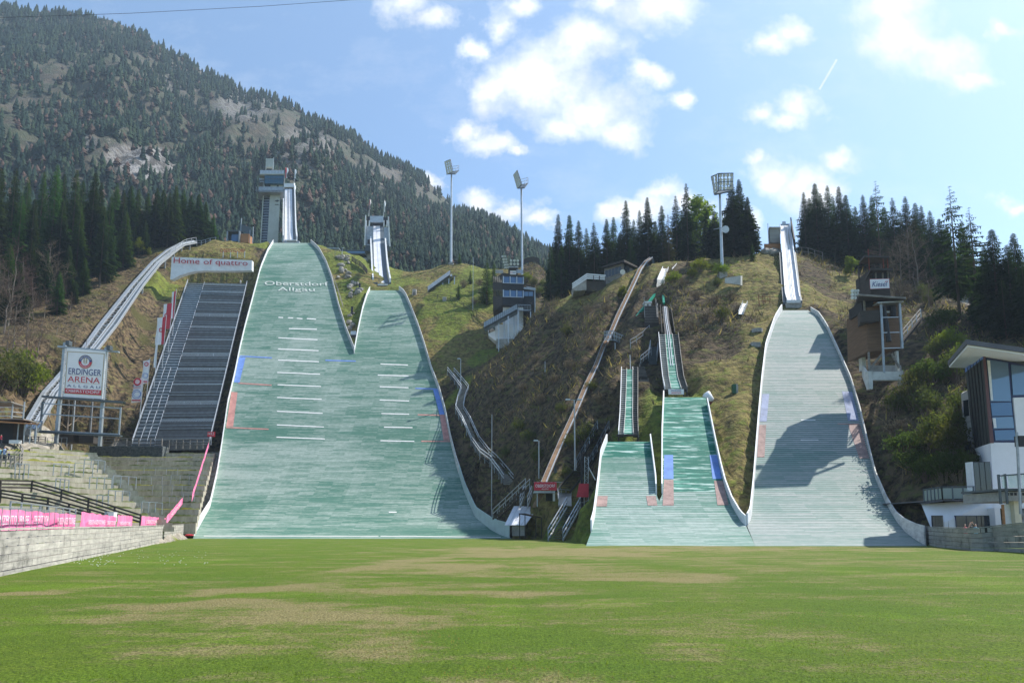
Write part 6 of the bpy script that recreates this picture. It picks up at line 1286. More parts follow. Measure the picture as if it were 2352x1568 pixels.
part('base_block', 'white_wall', jt, lambda mb: q4z(mb, ((1137.5, 745), (1201, 745), (1201, 790), (1137.5, 782)), (190, 190, 190, 190), 10)); part('base_block', 'white_wall', jt, lambda mb: q4z(mb, ((1120, 748), (1137.4, 745), (1137.4, 782), (1122, 770)), (193, 190.1, 190.1, 193), 6)); part('base_window', 'glass_dark', jt, lambda mb: q4z(mb, ((1122.3, 757), (1136, 750), (1136, 757.5), (1122.3, 765.5)), (192.8, 189.8, 189.8, 192.8), .2))
part('plinth', 'concrete', jt, lambda mb: boxpx(mb, 1140, 778, 1182, 800, 187.5, 3))
part('roof_hut', 'dark_wood', jt, lambda mb: boxpx(mb, 1168, 613, 1189.4, 627, 193, 4)); part('roof_hut_top', 'bright_steel', jt, lambda mb: boxpx(mb, 1167, 611.5, 1190.5, 614, 192.7, 4.6))
sg = part('roof_sign', 'sign_white', jt, lambda mb: boxpx(mb, 1171.5, 622, 1185.5, 630.2, 190.6, .1)); k = 190.5/FX; lettering('M', P(1172.6, 628, 190.5), (1, 0, 0), (0, 0, 1), 4.2*k, 4*k, M('sign_red'), sg); part('sign_rule', 'sign_blue', sg, lambda mb: boxpx(mb, 1177.5, 625, 1184.5, 626.6, 190.55, .02))
for a in (((1138, 190, 196), (1156, 190.5, 190.6)), ((1186, 190, 191.3), (1202, 191, 192))):
    (xa, _, Ya), (xb, _, Yb) = a; A_, B_ = P(xa, 627, Ya), P(xb, 628, Yb); pn = MB().hexa([A_, B_, B_+Vector((0, .1, 0)), A_+Vector((0, .1, 0)), A_+U_*1.05, B_+U_*1.05, B_+U_*1.05+Vector((0, .1, 0)), A_+U_*1.05+Vector((0, .1, 0))]).build('roof_railing', M('galvanised'), jt)
for x, y in [(1154+3.2*i+(j % 2), 589+6.4*j) for j in range(5) for i in range(3)]: lampdisc(jt, P(x+(y-589)*.25, y, 192), (-.5, -.8, -.2), .33)
for x, y in [(1173.5+8*i, 598.5+8*j) for j in range(2) for i in range(3)]: lampdisc(jt, P(x, y, 192), (.1, -.95, -.2), .42)
part('lamp_stand', 'dark_steel', jt, lambda mb: (boxpx(mb, 1160, 588, 1160.6, 628, 192.6, .1), boxpx(mb, 1158, 604, 1190, 604.6, 192.5, .12), boxpx(mb, 1181, 596, 1181.6, 614, 192.5, .1)))
st_ = thing('outer_stair', P(1150, 770, 187), 'galvanised steel stair climbing to the landing of the black tower', 'stair')
sa, sb = P(1113, 755, 186), P(1189, 713, 188.5); side = Vector((.15, 1.3, 0)); MB().stairs(sa, sb, side, 26, .3).build('flight', M('galvanised'), st_)
for s_ in (-1, 1):
    a, b = sa+side*s_, sb+side*s_; MB().hexa([a, b, b+Vector((0, .08, 0)), a+Vector((0, .08, 0)), a+U_*1.5, b+U_*1.5, b+U_*1.5+Vector((0, .08, 0)), a+U_*1.5+Vector((0, .08, 0))]).build('side_panel', M('galvanised'), st_)
    for k in range(17): p = a.lerp(b, k/16)+Vector((0, -.05, 0)); MB().bar(p, p+U_*1.6, .1).build('panel_post', M('dark_steel'), st_)
MB().hexa([P(1189,713,187), P(1219.5,713.5,188), P(1219.5,713.5,192.5), P(1189,713,192.5), P(1189,711,187), P(1219.5,711.5,188), P(1219.5,711.5,192.5), P(1189,711,192.5)]).build('landing', M('galvanised'), st_)
for k in range(9): p = P(1190+k*3.6, 711.5, 187+k*.12); MB().bar(p, p+U_*1.6, .08).build('panel_post', M('galvanised'), st_)
MB().path([P(1190, 699.5, 187), P(1219, 700.5, 188)], .1).build('top_rail', M('galvanised'), st_)
for x, y, Y in ((1145.6, 740, 187), (1167.4, 726, 186.5), (1190, 714, 187), (1218.7, 716, 188), (1158, 733, 189), (1180.5, 720, 190)): p = P(x, y, Y); MB().bar(p, Vector((p.x, p.y, hgt(p.x, p.y)-1)), .26).build('stair_post', M('bright_steel'), st_)
# ---- stair of the left mast, fences and posts on the grass saddle
ms = thing('viewing_stair', P(1015, 682, 222), 'open steel viewing stair on the grass below the left floodlight mast', 'stair')
a, b = P(985, 671, 222), P(1036, 634, 226); MB().stairs(a, b, Vector((.2, 1.6, 0)), 22, .35).build('flight', M('galvanised'), ms); MB().hexa([P(1034,636,224), P(1046,636,224), P(1046,636,229), P(1034,636,229), P(1034,634,224), P(1046,634,224), P(1046,634,229), P(1034,634,229)]).build('landing', M('dark_steel'), ms)
for s_ in (-1, 1): o = Vector((.2, 1.6, 0))*s_; MB().hexa([a+o, b+o, b+o+Vector((0, .08, 0)), a+o+Vector((0, .08, 0)), a+o+U_*1.5, b+o+U_*1.5, b+o+U_*1.5+Vector((0, .08, 0)), a+o+U_*1.5+Vector((0, .08, 0))]).build('side_panel', M('galvanised'), ms)
for x, y in ((993, 668), (1006, 658), (1017, 650), (1031, 640), (1044, 636)): p = P(x, y, 223.5); MB().bar(p, Vector((p.x, p.y, hgt(p.x, p.y)-1)), .28).build('stair_post', M('bright_steel'), ms)
def gpost(name, label, px, py_top, Y, r, m_, cat, extra=None):
    b = onground(px, Y); t = P(px, py_top, Y); root = thing(name, b, label, cat); MB().tube(b-U_*.6, Vector((b.x, b.y, t.z)), r, r*.7, 8).build('post', M(m_), root); return root, Vector((b.x, b.y, t.z))
for px, yt, Y, lab in ((1086, 591, 208, 'tall thin grey pole between the two small spruces on the saddle'), (1129, 951, 130, 'slim grey pole standing alone on the brown brush slope'), (1252, 830, 152, 'thin dark pole halfway up the brown brush hill')): gpost('pole', lab, px, yt, Y, .1, 'galvanised', 'pole')
def street_lamp(label, px, ytop, Y, heads):
    r_, t = gpost('lamp_post', label, px, ytop, Y, .13, 'galvanised', 'lamp post')
    for h in heads: MB().hexa([t+Vector((x, y, z)) for z in (-.05, .15) for x, y in ((h-.35, -.2), (h+.35, -.2), (h+.35, .2), (h-.35, .2))]).build('lamp_head', M('bright_steel'), r_); MB().bar(t, t+Vector((h, 0, .03)), .07).build('lamp_arm', M('galvanised'), r_)
street_lamp('grey lamp post beside the winding hillside stair', 1057.5, 824, 172, (-.5,)); street_lamp('grey lamp post left of the brown chute foot', 1238, 1012, 111, (-.5,)); street_lamp('grey lamp post with two heads in front of the brown chute', 1320.7, 918, 104, (-1., .8)); street_lamp('thin lamp post on the hill edge between the two joined slopes', 785.5, 570, 243, (.3,)); street_lamp('lamp post on the second slope right edge, near its top', 1672/1.62 if 0 else 974, 740, 206, (.3,))
railing('long low timber rail fence crossing the yellow grass below the saddle', [onground(x, Y) for x, Y in ((950, 218), (976, 216), (1005, 215), (1035, 213), (1065, 210), (1095, 206), (1128, 202))], 1.3, (1., .5), .16, .12, M('dark_wood'), 'rail_fence', 'fence')
railing('short timber rail fence high on the saddle beside the left mast', [onground(x, Y) for x, Y in ((1008, 238), (1030, 239), (1055, 238), (1080, 236))], 1.4, (1., .5), .14, .1, M('dark_wood'), 'rail_fence', 'fence')
c_ = onground(952, 219); tag(MB().tube(c_-U_, c_+U_*1.7, .75, .75, 14).build('concrete_shaft', M('concrete'), None, c_), 'round grey concrete shaft standing in the grass right of the second slope', 'shaft')
c_ = onground(1021, 213); tag(MB().box(c_.x-.6, c_.x+.6, c_.y-.6, c_.y+.6, c_.z-.5, c_.z+1).build('concrete_block', M('concrete'), None, c_), 'small grey concrete block below the open viewing stair', 'block')
# ---- wedge between the big slopes
def rocks(label, spots, Y, s=.9):
    c0 = onground(spots[0][0], Y); root = thing('rock_pile', c0, label, 'rocks'); 
    for px, dY in spots:
        p = onground(px, Y+dY); r = s*random.uniform(.6, 1.2); m = MB(); m.sphere(p+U_*r*.3, r, 7, 5, (random.uniform(.8, 1.5), 1, random.uniform(.6, .9)))
        m.v = [tuple(c+random.uniform(-.16, .16)*r for c in v) for v in m.v]; m.build('rock', M('rock_grey'), root)
rocks('heap of grey rocks under the curved fence, between the two big slopes', [(788+random.uniform(-12, 14), random.uniform(-8, 8)) for _ in range(22)], 236, .9); rocks('lower grey rock heap beside a black post in the grass wedge', [(815+random.uniform(-14, 14), random.uniform(-4, 4)) for _ in range(18)], 222, .9); rocks('small rock pile low in the grass wedge near the slope notch', [(806+random.uniform(-7, 6), random.uniform(-3, 3)) for _ in range(9)], 207, .8)
for px, Y, h, lab in ((826, 221, 2.6, 'short black post on the lower rock heap'), (808.5, 209, 2.6, 'short dark post low in the grass wedge'), (1791, 133, 1.7, 'short black post at the top left of the right slope')): b = onground(px, Y); tag(MB().box(b.x-.3, b.x+.3, b.y-.3, b.y+.3, b.z-.5, b.z+h).build('marker_post', M('black_paint_and_shade'), None, b), lab, 'post')
railing('dark timber board fence in the grass wedge beside the start house', [onground(x, Y) for x, Y in ((808, 240), (817, 238), (826, 236), (835, 233), (843, 231))], 2., (1., .75, .5, .25), .18, .1, M('dark_wood'), 'board_fence', 'fence', rh=.28)
railing('steep wire and timber railing along the right board of the largest slope', [onground(x, H1.Yof(y)+1) for x, y in ((742, 592), (752, 612), (763, 634), (772, 655), (780, 680), (787, 700))], 1.4, (1., .5), .12, .1, M('grey_wood'), 'rail_fence', 'fence')
railing('curved thin railing above the grey rock heap', [onground(x, Y) for x, Y in ((769, 242), (778, 241), (786, 239), (793, 236))], 1.5, (1., .5), .1, .08, M('dark_steel'))
vb = thing('measuring_cabin', P(794, 762, H1.Yof(770)), 'small grey cabin with dark open front at the notch between the slopes', 'cabin'); yb = H1.Yof(775); part('roof', 'bright_steel', vb, lambda mb: boxpx(mb, 805, 760, 817, 768.5, yb+1, 2.5)); part('window', 'black_paint_and_shade', vb, lambda mb: boxpx(mb, 806, 768.6, 816, 772.5, yb+1.1, 2)); part('leg', 'dark_steel', vb, lambda mb: boxpx(mb, 807, 772.5, 808.6, 806, yb+1.3, .3)); part('leg', 'dark_steel', vb, lambda mb: boxpx(mb, 813.6, 772.5, 815.2, 800, yb+1.3, .3))
lb_ = thing('flat_building', P(770, 584, 256), 'low grey flat roofed building behind the slopes, left of the start house', 'building'); part('wall', 'concrete', lb_, lambda mb: boxpx(mb, 737, 571, 777, 590, 256, 6)); part('roof', 'galvanised', lb_, lambda mb: boxpx(mb, 735, 569, 779, 571.5, 255.5, 7)); part('window', 'glass_dark', lb_, lambda mb: boxpx(mb, 751, 578, 760, 585, 255.8, .3)); part('gangway', 'glass_sky', lb_, lambda mb: boxpx(mb, 784, 575.5, 838, 581, 258, 3)); part('gangway_roof', 'dark_steel', lb_, lambda mb: boxpx(mb, 783, 573.6, 839, 575.4, 257.7, 3.6)); part('gangway_floor', 'dark_steel', lb_, lambda mb: boxpx(mb, 783, 581.1, 839, 584, 257.8, 3.4)); part('link_wall', 'concrete', lb_, lambda mb: boxpx(mb, 818, 592, 842, 640, 250, 4))
# ---- winding hillside stair
hs_ = thing('hillside_stair', hit(1070, 1000), 'winding galvanised stair down the brush slope right of the big slopes', 'stair')
pth = [(1035, 864), (1052, 884), (1068, 905), (1060, 930), (1055, 953), (1070, 985), (1091, 1026), (1112, 1056), (1134, 1080), (1156, 1103), (1168, 1117)]
pts = []
for x, y in pth: v = hit(x, y, 90); pts.append(v+U_*.9)
for a, b in zip(pts, pts[1:]):
    d = Vector((b.x-a.x, b.y-a.y, 0)); sd = Vector((-d.y, d.x, 0)).normalized()*.9
    lo, hi = (a, b) if a.z < b.z else (b, a); MB().stairs(lo, hi, sd, max(3, int(abs(b.z-a.z)/.3)), .2).build('flight', M('grey_wood'), hs_)
for s_ in (-1, 1):
    pr = []
    for i, p in enumerate(pts): d = pts[min(i+1, len(pts)-1)]-pts[max(i-1, 0)]; sd = Vector((-d.y, d.x, 0)).normalized()*.95*s_; pr.append(p+sd)
    for dz in (1.4, .7): MB().path([p+U_*dz for p in pr], .13).build('handrail', M('bright_steel'), hs_)
    for a, b in zip(pr, pr[1:]):
        for f in (0, .5): p = a.lerp(b, f); MB().bar(p-U_, p+U_*1.4, .09).build('rail_post', M('galvanised'), hs_)
# ---- brown chute
CH = [(1249,1106,103,13),(1270,1056,108,12.5),(1293,1003.5,114.5,12),(1321,944,122,11.5),(1346,885,130,11.5),(1370,837,138,11),(1386.4,794,144,10.5),(1404,761,148,10),(1419,725.7,152.5,10),(1439,684,158,9.5),(1459,642,164,9),(1470,618,168,8.5),(1483,600.5,172,8),(1496,591,175,7)]
for a, b in zip(CH, CH[1:]): carve(P(*a[:3]), P(*b[:3]), 1.5, 1.3)
ch = thing('brown_chute', P(1249, 1106, 103), 'long slender brown floored chute climbing the brush hill to the spruces', 'chute'); secs = [(x-w_/2, x+w_/2, y, Y) for x, y, Y, w_ in CH]
mb = MB(); ribbon(mb, secs, .35, 4); mb.build('chute_floor', M('chute_brown'), ch)
mb = MB(); ribbon(mb, [(b-1.7, b, y-1.2, Y-.12) for a, b, y, Y in secs], .3, 4); mb.build('edge_rail', M('bright_steel'), ch); mb = MB(); ribbon(mb, [(a, a+.6, y-1.1, Y-.1) for a, b, y, Y in secs], .3, 4); mb.build('edge_rail', M('galvanised'), ch)
for x, y, Y, w_ in CH[1:]: p = P(x+3, y, Y); MB().bar(p-U_*.4, Vector((p.x+.4, p.y+.3, hgt(p.x, p.y)-1)), .42).build('support_leg', M('dark_steel'), ch)
mb = MB(); ribbon(mb, [(1223,1231,1160,101.5),(1240,1251,1128,102.6)], .3); mb.build('lower_floor', M('chute_brown'), ch)
pl = thing('chute_platform', P(1415, 795, 142), 'steel service platform with grating sides straddling the brown chute', 'platform'); MB().hexa([P(1388,781,140), P(1414,781,140), P(1414,781,145), P(1388,781,145), P(1388,779,140), P(1414,779,140), P(1414,779,145), P(1388,779,145)]).build('deck', M('galvanised'), pl); MB().hexa([P(1406,781,140), P(1443,796,139), P(1443,796,142), P(1410,781,145), P(1406,779,140), P(1443,794,139), P(1443,794,142), P(1410,779,145)]).build('deck', M('dark_steel'), pl)
for pts_, n in (([P(1388, 779, 140), P(1408, 779, 140)], 5), ([P(1408, 779, 140), P(1443, 793, 139)], 9), ([P(1388, 779, 144), P(1410, 776, 145)], 4)):
    for f in (1.7, .9): MB().path([q+U_*f for q in pts_], .1).build('rail', M('galvanised'), pl)
    for i in range(n+1): p = pts_[0].lerp(pts_[1], i/n); MB().bar(p, p+U_*1.75, .08).build('rail_post', M('galvanised'), pl)
for x, y in ((1412.7, 787), (1429, 792), (1442, 796)): p = P(x, y, 140.5); MB().bar(p, Vector((p.x, p.y, hgt(p.x, p.y)-1)), .25).build('leg', M('galvanised'), pl)
def pipe(label, pts, r=.28): tag(MB().path([P(*q) for q in pts], r*1.7).build('green_pipe', M('pipe_green'), None, P(*pts[0])), label, 'pipe')
pipe('long green water pipe crossing the slope behind the steel platform', [(1524,650,158),(1494,689.5,151),(1461,727,146),(1432,765,143)]); pipe('short upright green pipe above the black inrun top', [(1521.4,656,158),(1523,675,153),(1525,697,148)]); pipe('short green pipe hanging below the steel platform', [(1421.5,797,140),(1427,828,136)]); pipe('green pipe lying on the hilltop bank below the white trough', [(1547,628,162),(1535,640,160),(1524,650,158)])
def trough(label, a, b, w_, m_='tarp_white'):
    a, b = P(*a), P(*b); root = thing('sheet_trough', a, label, 'trough'); d = (b-a).normalized(); sd = Vector((1, .2, 0))*w_
    MB().hexa([a-sd, a+sd, b+sd, b-sd, a-sd-U_*.05+U_*.15, a+sd+U_*.1, b+sd+U_*.1, b-sd+U_*.1]).build('floor', M(m_), root)
    for s_ in (-1, 1): MB().hexa([a+sd*s_, a+sd*s_*1.08, b+sd*s_*1.08, b+sd*s_, a+sd*s_+U_*.7, a+sd*s_*1.08+U_*.7, b+sd*s_*1.08+U_*.7, b+sd*s_+U_*.7]).build('side', M(m_), root)
trough('white sheet metal trough lying on the hilltop beside the spruces', (1516, 648, 157), (1529, 618, 163), .7); trough('white sheet trough end with pale flap, just above the green pipes', (1516, 662, 156), (1520, 643, 157.5), .8, 'pale_concrete'); trough('short white sheet trough near the brown container', (1551, 623, 162), (1562, 611, 166), .8); trough('narrow grey metal chute lying in the brush near the right slope', (1702, 722, 132), (1712, 698, 138), .5, 'galvanised')
# ---- timber stairs between the small hills
ts = thing('timber_stair', P(1496, 745, 146), 'broad dark timber stair beside the black inrun top', 'stair'); a, b = P(1497, 746, 139.5), P(1495, 705, 146.5); carve(a, b, 3, 1.); MB().stairs(a, b, Vector((1.5, 0, 0)), 11, .3).build('flight', M('dark_wood'), ts)
for k in range(11): p = a.lerp(b, (k+.6)/11)+U_*.32; MB().bar(p-Vector((1.45, .1, 0)), p+Vector((1.45, -.1, 0)), .1).build('tread', M('grey_wood'), ts)
for x0, y0, x1, y1 in ((1481, 731, 1479.5, 683), (1509.5, 731, 1506, 685), (1511.5, 730, 1510, 697)): MB().bar(P(x0, y0, 141.5), P(x1, y1, 146), .16).build('handrail', M('grey_wood'), ts)
part('landing', 'dark_wood', ts, lambda mb: boxpx(mb, 1491.8, 744, 1511, 756, 138.8, 2))
hh = thing('starter_hut', P(1488, 703, 148), 'tiny white starter hut at the head of the timber stair', 'hut'); part('body', 'white_paint', hh, lambda mb: boxpx(mb, 1481.5, 695, 1495.5, 704, 147.5, 1.2)); part('roof', 'tarp_white', hh, lambda mb: boxpx(mb, 1479.5, 691.8, 1497.5, 695.2, 147.2, 1.8)); part('window', 'black_paint_and_shade', hh, lambda mb: boxpx(mb, 1487, 698, 1489.5, 702.5, 147.4, .15))
railing('long sloping dark handrail of the path below the timber stair', [P(x, y, Y) for x, y, Y in ((1448, 797, 131), (1462, 789, 133), (1477, 778, 135), (1492, 763, 138))], 1.5, (1., .5), .1, .09, M('galvanised'))
s2 = thing('timber_stair', P(1468, 872, 120), 'lower dark timber stair with deck, above the lowest green inrun', 'stair'); a, b = P(1472, 870, 118.5), P(1466, 846, 122.5); carve(a, b, 3, 1.); MB().stairs(a, b, Vector((1.2, 0, 0)), 8, .3).build('flight', M('dark_wood'), s2)
for k in range(8): p = a.lerp(b, (k+.6)/8)+U_*.32; MB().bar(p-Vector((1.15, .1, 0)), p+Vector((1.15, -.1, 0)), .09).build('tread', M('grey_wood'), s2)
for y in (872, 878, 885): part('deck_board', 'grey_wood', s2, lambda mb: boxpx(mb, 1457.7, y, 1490, y+3.6, 117.6, .15))
for x in (1458.5, 1472, 1489): part('deck_post', 'grey_wood', s2, lambda mb: boxpx(mb, x, 868, x+1.3, 896, 117.5, .2))
for x0, y0, x1, y1 in ((1449, 870, 1447, 815), (1457, 868, 1453, 842)): MB().bar(P(x0, y0, 118.6), P(x1, y1, 121), .15).build('handrail', M('pale_concrete'), s2)
s3 = thing('steel_stair', P(1490, 840, 124), 'short steel stair with mesh sides beside the black inrun', 'stair'); a, b = P(1470, 838, 122.5), P(1494, 818, 126); carve(a, b, 2.2, 1.); MB().stairs(a, b, Vector((.3, .7, 0)), 9, .2).build('flight', M('dark_steel'), s3); a2, b2 = P(1499, 829, 125), P(1504, 798, 130); carve(a2, b2, 2, 1.); MB().stairs(a2, b2, Vector((.8, .2, 0)), 9, .2).build('flight', M('dark_steel'), s3)
for a_, b_, o in ((a, b, Vector((0, -.8, 0))), (a2, b2, Vector((-.8, 0, 0))), (a2, b2, Vector((.8, 0, 0)))):
    for dz in (1.5, .8): MB().bar(a_+o+U_*dz, b_+o+U_*dz, .08).build('handrail', M('galvanised'), s3)
    for k in range(5): p = a_.lerp(b_, k/4)+o; MB().bar(p, p+U_*1.5, .07).build('rail_post', M('galvanised'), s3)
# ---- foot of the hill
wsl = thing('sheet_roof', P(1185, 1206, 106), 'large white sheet roof slab leaning on the slope foot', 'roof'); MB().hexa([P(1159,1206,106), P(1206.7,1206.5,105.5), P(1236.8,1164,110), P(1180.4,1163,111), P(1159,1204.8,106), P(1206.7,1205.3,105.5), P(1236.8,1162.6,110), P(1180.4,1161.6,111)]).build('slab', M('track_white'), wsl)
for u in (.2, .4, .6, .8): MB().bar(P(1159, 1204.6, 106).lerp(P(1206.7, 1205.1, 105.5), u), P(1180.4, 1161.4, 111).lerp(P(1236.8, 1162.4, 110), u), .06).build('sheet_seam', M('bright_steel'), wsl)
part('under_wall', 'concrete', wsl, lambda mb: boxpx(mb, 1176, 1207, 1206, 1230, 106.3, 2))
shl = thing('shelter', P(1215, 1214, 103), 'small dark timber shelter frame in front of the white roof slab', 'shelter')
part('roof', 'dark_wood', shl, lambda mb: mb.hexa([P(1191.5,1180,103), P(1206,1180,103), P(1243,1189,105), P(1232,1188,106), P(1191.5,1178,103), P(1206,1178,103), P(1243,1187,105), P(1232,1186,106)]))
for x, y, Y in ((1193.5, 1180, 103), (1206, 1180, 103.2), (1231, 1188, 104.6), (1244, 1188, 105)): part('post', 'dark_wood', shl, lambda mb: boxpx(mb, x-1, y, x+1, 1236, Y, .2))
bp_ = thing('banner_platform', P(1250, 1131, 101.5), 'grey steel loading platform at the foot of the brown chute', 'platform'); part('deck', 'galvanised', bp_, lambda mb: boxpx(mb, 1226, 1127, 1275, 1131.5, 101, 3)); part('leg', 'pale_concrete', bp_, lambda mb: boxpx(mb, 1270, 1131.5, 1275, 1150, 101.2, .6)); part('leg', 'galvanised', bp_, lambda mb: boxpx(mb, 1233, 1131.5, 1235, 1163, 101.2, .3)); part('back_wall', 'black_paint_and_shade', bp_, lambda mb: boxpx(mb, 1254, 1132, 1270, 1150, 103.5, .4))
for x in (1228, 1240, 1252, 1264, 1286): part('rail_post', 'galvanised', bp_, lambda mb: boxpx(mb, x, 1106, x+.8, 1128, 101.2, .08))
part('top_rail', 'galvanised', bp_, lambda mb: boxpx(mb, 1226, 1106, 1290, 1107, 101.15, .1))
a, b = P(1226.6, 1125.5, 100.85), P(1278.5, 1125.5, 100.85); banner('red_banner', 'red cloth banner with white lettering on the platform below the brown chute', a, b, 19*101/FX, M('sign_red'), (('OBERSTDORF', .06, .93, .36, .72, 'sign_white'), ('ALLG\u00c4U', .33, .64, .1, .28, 'sign_white')), .05)
rw = thing('red_banner', P(1340, 1141, 99.5), 'plain red tarpaulin hanging at the stair head below the lattice mast', 'banner'); part('cloth', 'red_paint', rw, lambda mb: q4z(mb, ((1330.4, 1110), (1352, 1110), (1352, 1141), (1324, 1141)), (99.5, 99.5, 98.5, 98.5), .06))
lt = thing('lattice_mast', P(1347, 1110, 100.5), 'short aluminium lattice mast above the plain red tarpaulin', 'mast')
for x in (1343, 1351):
    for dY in (0, .5): MB().bar(P(x, 1142, 100.5+dY), P(x, 1048, 100.5+dY), .07).build('chord', M('bright_steel'), lt)
MB().path([P(1343 if k % 2 else 1351, 1140-k*5.4, 100.5) for k in range(18)], .05).build('lacing', M('bright_steel'), lt); MB().path([P(1343 if k % 2 else 1351, 1140-k*5.4, 101) for k in range(18)], .05).build('lacing', M('bright_steel'), lt); MB().bar(P(1352, 1072, 100.6), P(1368, 1102, 100), .12).build('stay', M('bright_steel'), lt)
tag(MB().box(P(1334.6, 1109, 101.5).x, P(1339, 1109, 101.5).x, 101.5, 101.8, 2.5, P(1336, 1033, 101.5).z).build('black_pillar', M('black_paint_and_shade'), None, P(1337, 1120, 101.5)), 'tall narrow black pillar beside the aluminium lattice mast', 'pillar')
def steps(label, a, b, half, n, m_, rails=True, rm='bright_steel', gap=1.45, posts=6, name='open_stair'):
    root = thing(name, a, label, 'stair'); side = Vector(half); d = b-a
    for s_ in (-1, 1): MB().bar(a+side*s_-U_*.1, b+side*s_-U_*.1, .14, .3).build('stringer', M('pale_concrete' if m_ == 'dark_steel' else m_), root)
    for k in range(n): p = a.lerp(b, (k+.7)/n); sd = side*.95; MB().hexa([p-sd-Vector((0, .16, .05)), p+sd-Vector((0, .16, .05)), p+sd+Vector((0, .16, -.05)), p-sd+Vector((0, .16, -.05)), p-sd-Vector((0, .16, 0)), p+sd-Vector((0, .16, 0)), p+sd+Vector((0, .16, 0)), p-sd+Vector((0, .16, 0))]).build('tread', M(m_), root)
    if rails:
        for s_ in (-1, 1):
            for f in (1., .52): MB().bar(a+side*s_+U_*gap*f, b+side*s_+U_*gap*f, .11).build('handrail', M(rm), root)
            for k in range(posts): p = a.lerp(b, k/(posts-1))+side*s_; MB().bar(p-U_*.3, p+U_*gap, .1).build('rail_post', M('galvanised'), root)
    return root
a, b = P(1276, 1238, 93), P(1318, 1164, 100.5); carve(a, b, 2.0, .9); steps('wide steel stair with white handrails rising from the lawn', a, b, (1.0, 0, 0), 17, 'dark_steel')
a, b = P(1137, 1190, 115), P(1212, 1120, 109); carve(a, b, 1.8, .7); steps('dark stair with grey rails climbing right beside the white roof slab', a, b, (.35, .9, 0), 20, 'dark_wood', rm='galvanised')
a, b = P(1203, 1163, 108.5), P(1213, 1138, 110); steps('short steep steel stair between the white slab and the red banner', a, b, (.6, .1, 0), 8, 'dark_steel', gap=1.6, posts=3)
a, b = P(1292, 1128, 103), P(1336, 1076, 108); carve(a, b, 1.5, .5); steps('dark timber steps climbing the slope behind the steel stair head', a, b, (1.1, .3, 0), 12, 'dark_wood', rails=False, name='timber_steps')
a, b = P(1338, 1076, 108), P(1386, 985, 113); carve(a, b, 1.5, .5); steps('long dark timber steps beside the smallest slope', a, b, (1.0, .2, 0), 22, 'dark_wood', True, 'dark_steel', name='timber_steps')
railing('curved grey rail around the pale landing beside the wide stair', [P(x, y, Y) for x, y, Y in ((1284, 1158, 100), (1281, 1140, 103), (1290, 1141, 104), (1300, 1142, 104.5), (1312, 1143, 104))], 1.2, (1., .5), .08, .07, M('galvanised'))
tag(MB().hexa([P(1282,1160,100.5), P(1313,1162,100), P(1312,1131,105), P(1284,1130,105), P(1282,1159,100.5), P(1313,1161,100), P(1312,1130,105), P(1284,1129,105)]).build('paved_path', M('concrete'), None), kind='structure')
railing('dark gantry rail at the head of the wide stair', [P(x, y, 99.6) for x, y in ((1330, 1166), (1342, 1166), (1352, 1160))], 1.6, (1., .5), .1, .08, M('galvanised'))
# ---- hilltop hut, terrace, container, walls
wh = thing('timber_hut', P(1420, 645, 170), 'weathered timber hut with a window band and shallow roof on the hilltop', 'hut')
q = [P(1388, 645, 172), P(1430, 643, 168), P(1464, 640, 174), P(1420, 640, 180)]; zb = q[1].z-1.; zt = P(1430, 604, 168).z
MB().prism([Vector((p.x, p.y, zb)) for p in q], (0, 0, zt-zb)).build('wall', M('grey_wood'), wh)
rq = [(P(1382, 615, 171), P(1383, 611.6, 171)), (P(1433.5, 601, 166), P(1433.5, 596, 166)), (P(1468.5, 617, 174.5), P(1468.5, 613.5, 174.5)), (P(1420, 607, 182), P(1420, 604, 182))]
MB().hexa([r[0] for r in rq]+[r[1] for r in rq]).build('roof', M('dark_wood'), wh)
def on(p, q_, u0, u1, y0, y1, m_, nm):
    a, b = Vector((p.x, p.y, 0)), Vector((q_.x, q_.y, 0)); z0_, z1_ = y0, y1; nn = Vector(((b-a).y, -(b-a).x, 0)).normalized()*.12; A_, B_ = a.lerp(b, u0)+nn, a.lerp(b, u1)+nn
    MB().hexa([A_+U_*z0_, B_+U_*z0_, B_-nn+U_*z0_, A_-nn+U_*z0_, A_+U_*z1_, B_+U_*z1_, B_-nn+U_*z1_, A_-nn+U_*z1_]).build(nm, M(m_), wh)
zz0, zz1 = P(1410, 629, 169).z, P(1410, 613.5, 169).z
for i in range(5): on(q[0], q[1], .06+i*.185, .21+i*.185, zz0, zz1, 'glass_dark', 'window')
on(q[1], q[2], .1, .45, zz0+.6, zz1+.6, 'glass_dark', 'window'); on(q[0], q[1], 0, 1, zz0-.35, zz0-.1, 'grey_wood', 'window_sill')
tag(MB().tube(P(1430, 624.5, 166.8), P(1430, 624.5, 167), .65, .65, 16).build('white_disc', M('white_paint'), None, P(1430, 624.5, 167)), 'round white disc mounted in front of the timber hut', 'disc')
vt = thing('viewing_terrace', P(1350, 660, 168), 'dark viewing terrace with three white rails, left of the timber hut', 'terrace'); part('base', 'dark_wood', vt, lambda mb: boxpx(mb, 1330, 646, 1392, 668, 169, 6)); part('base', 'concrete', vt, lambda mb: q4z(mb, ((1316, 655), (1347, 640), (1347, 666), (1318, 668)), (167, 168.5, 168.5, 167), 5))
for k in range(3): MB().path([P(1314.5, 652+k*4.6, 166.5), P(1348, 629.5+k*4.6, 168), P(1391, 633+k*4.2, 169)], .12, .36).build('rail_board', M('white_paint'), vt)
for x, y in ((1316, 652), (1331, 643), (1348, 630), (1363, 632), (1377, 633), (1390, 634)): p = P(x, y, 168.3); MB().bar(p, p-U_*2.2, .16).build('rail_post', M('dark_wood'), vt)
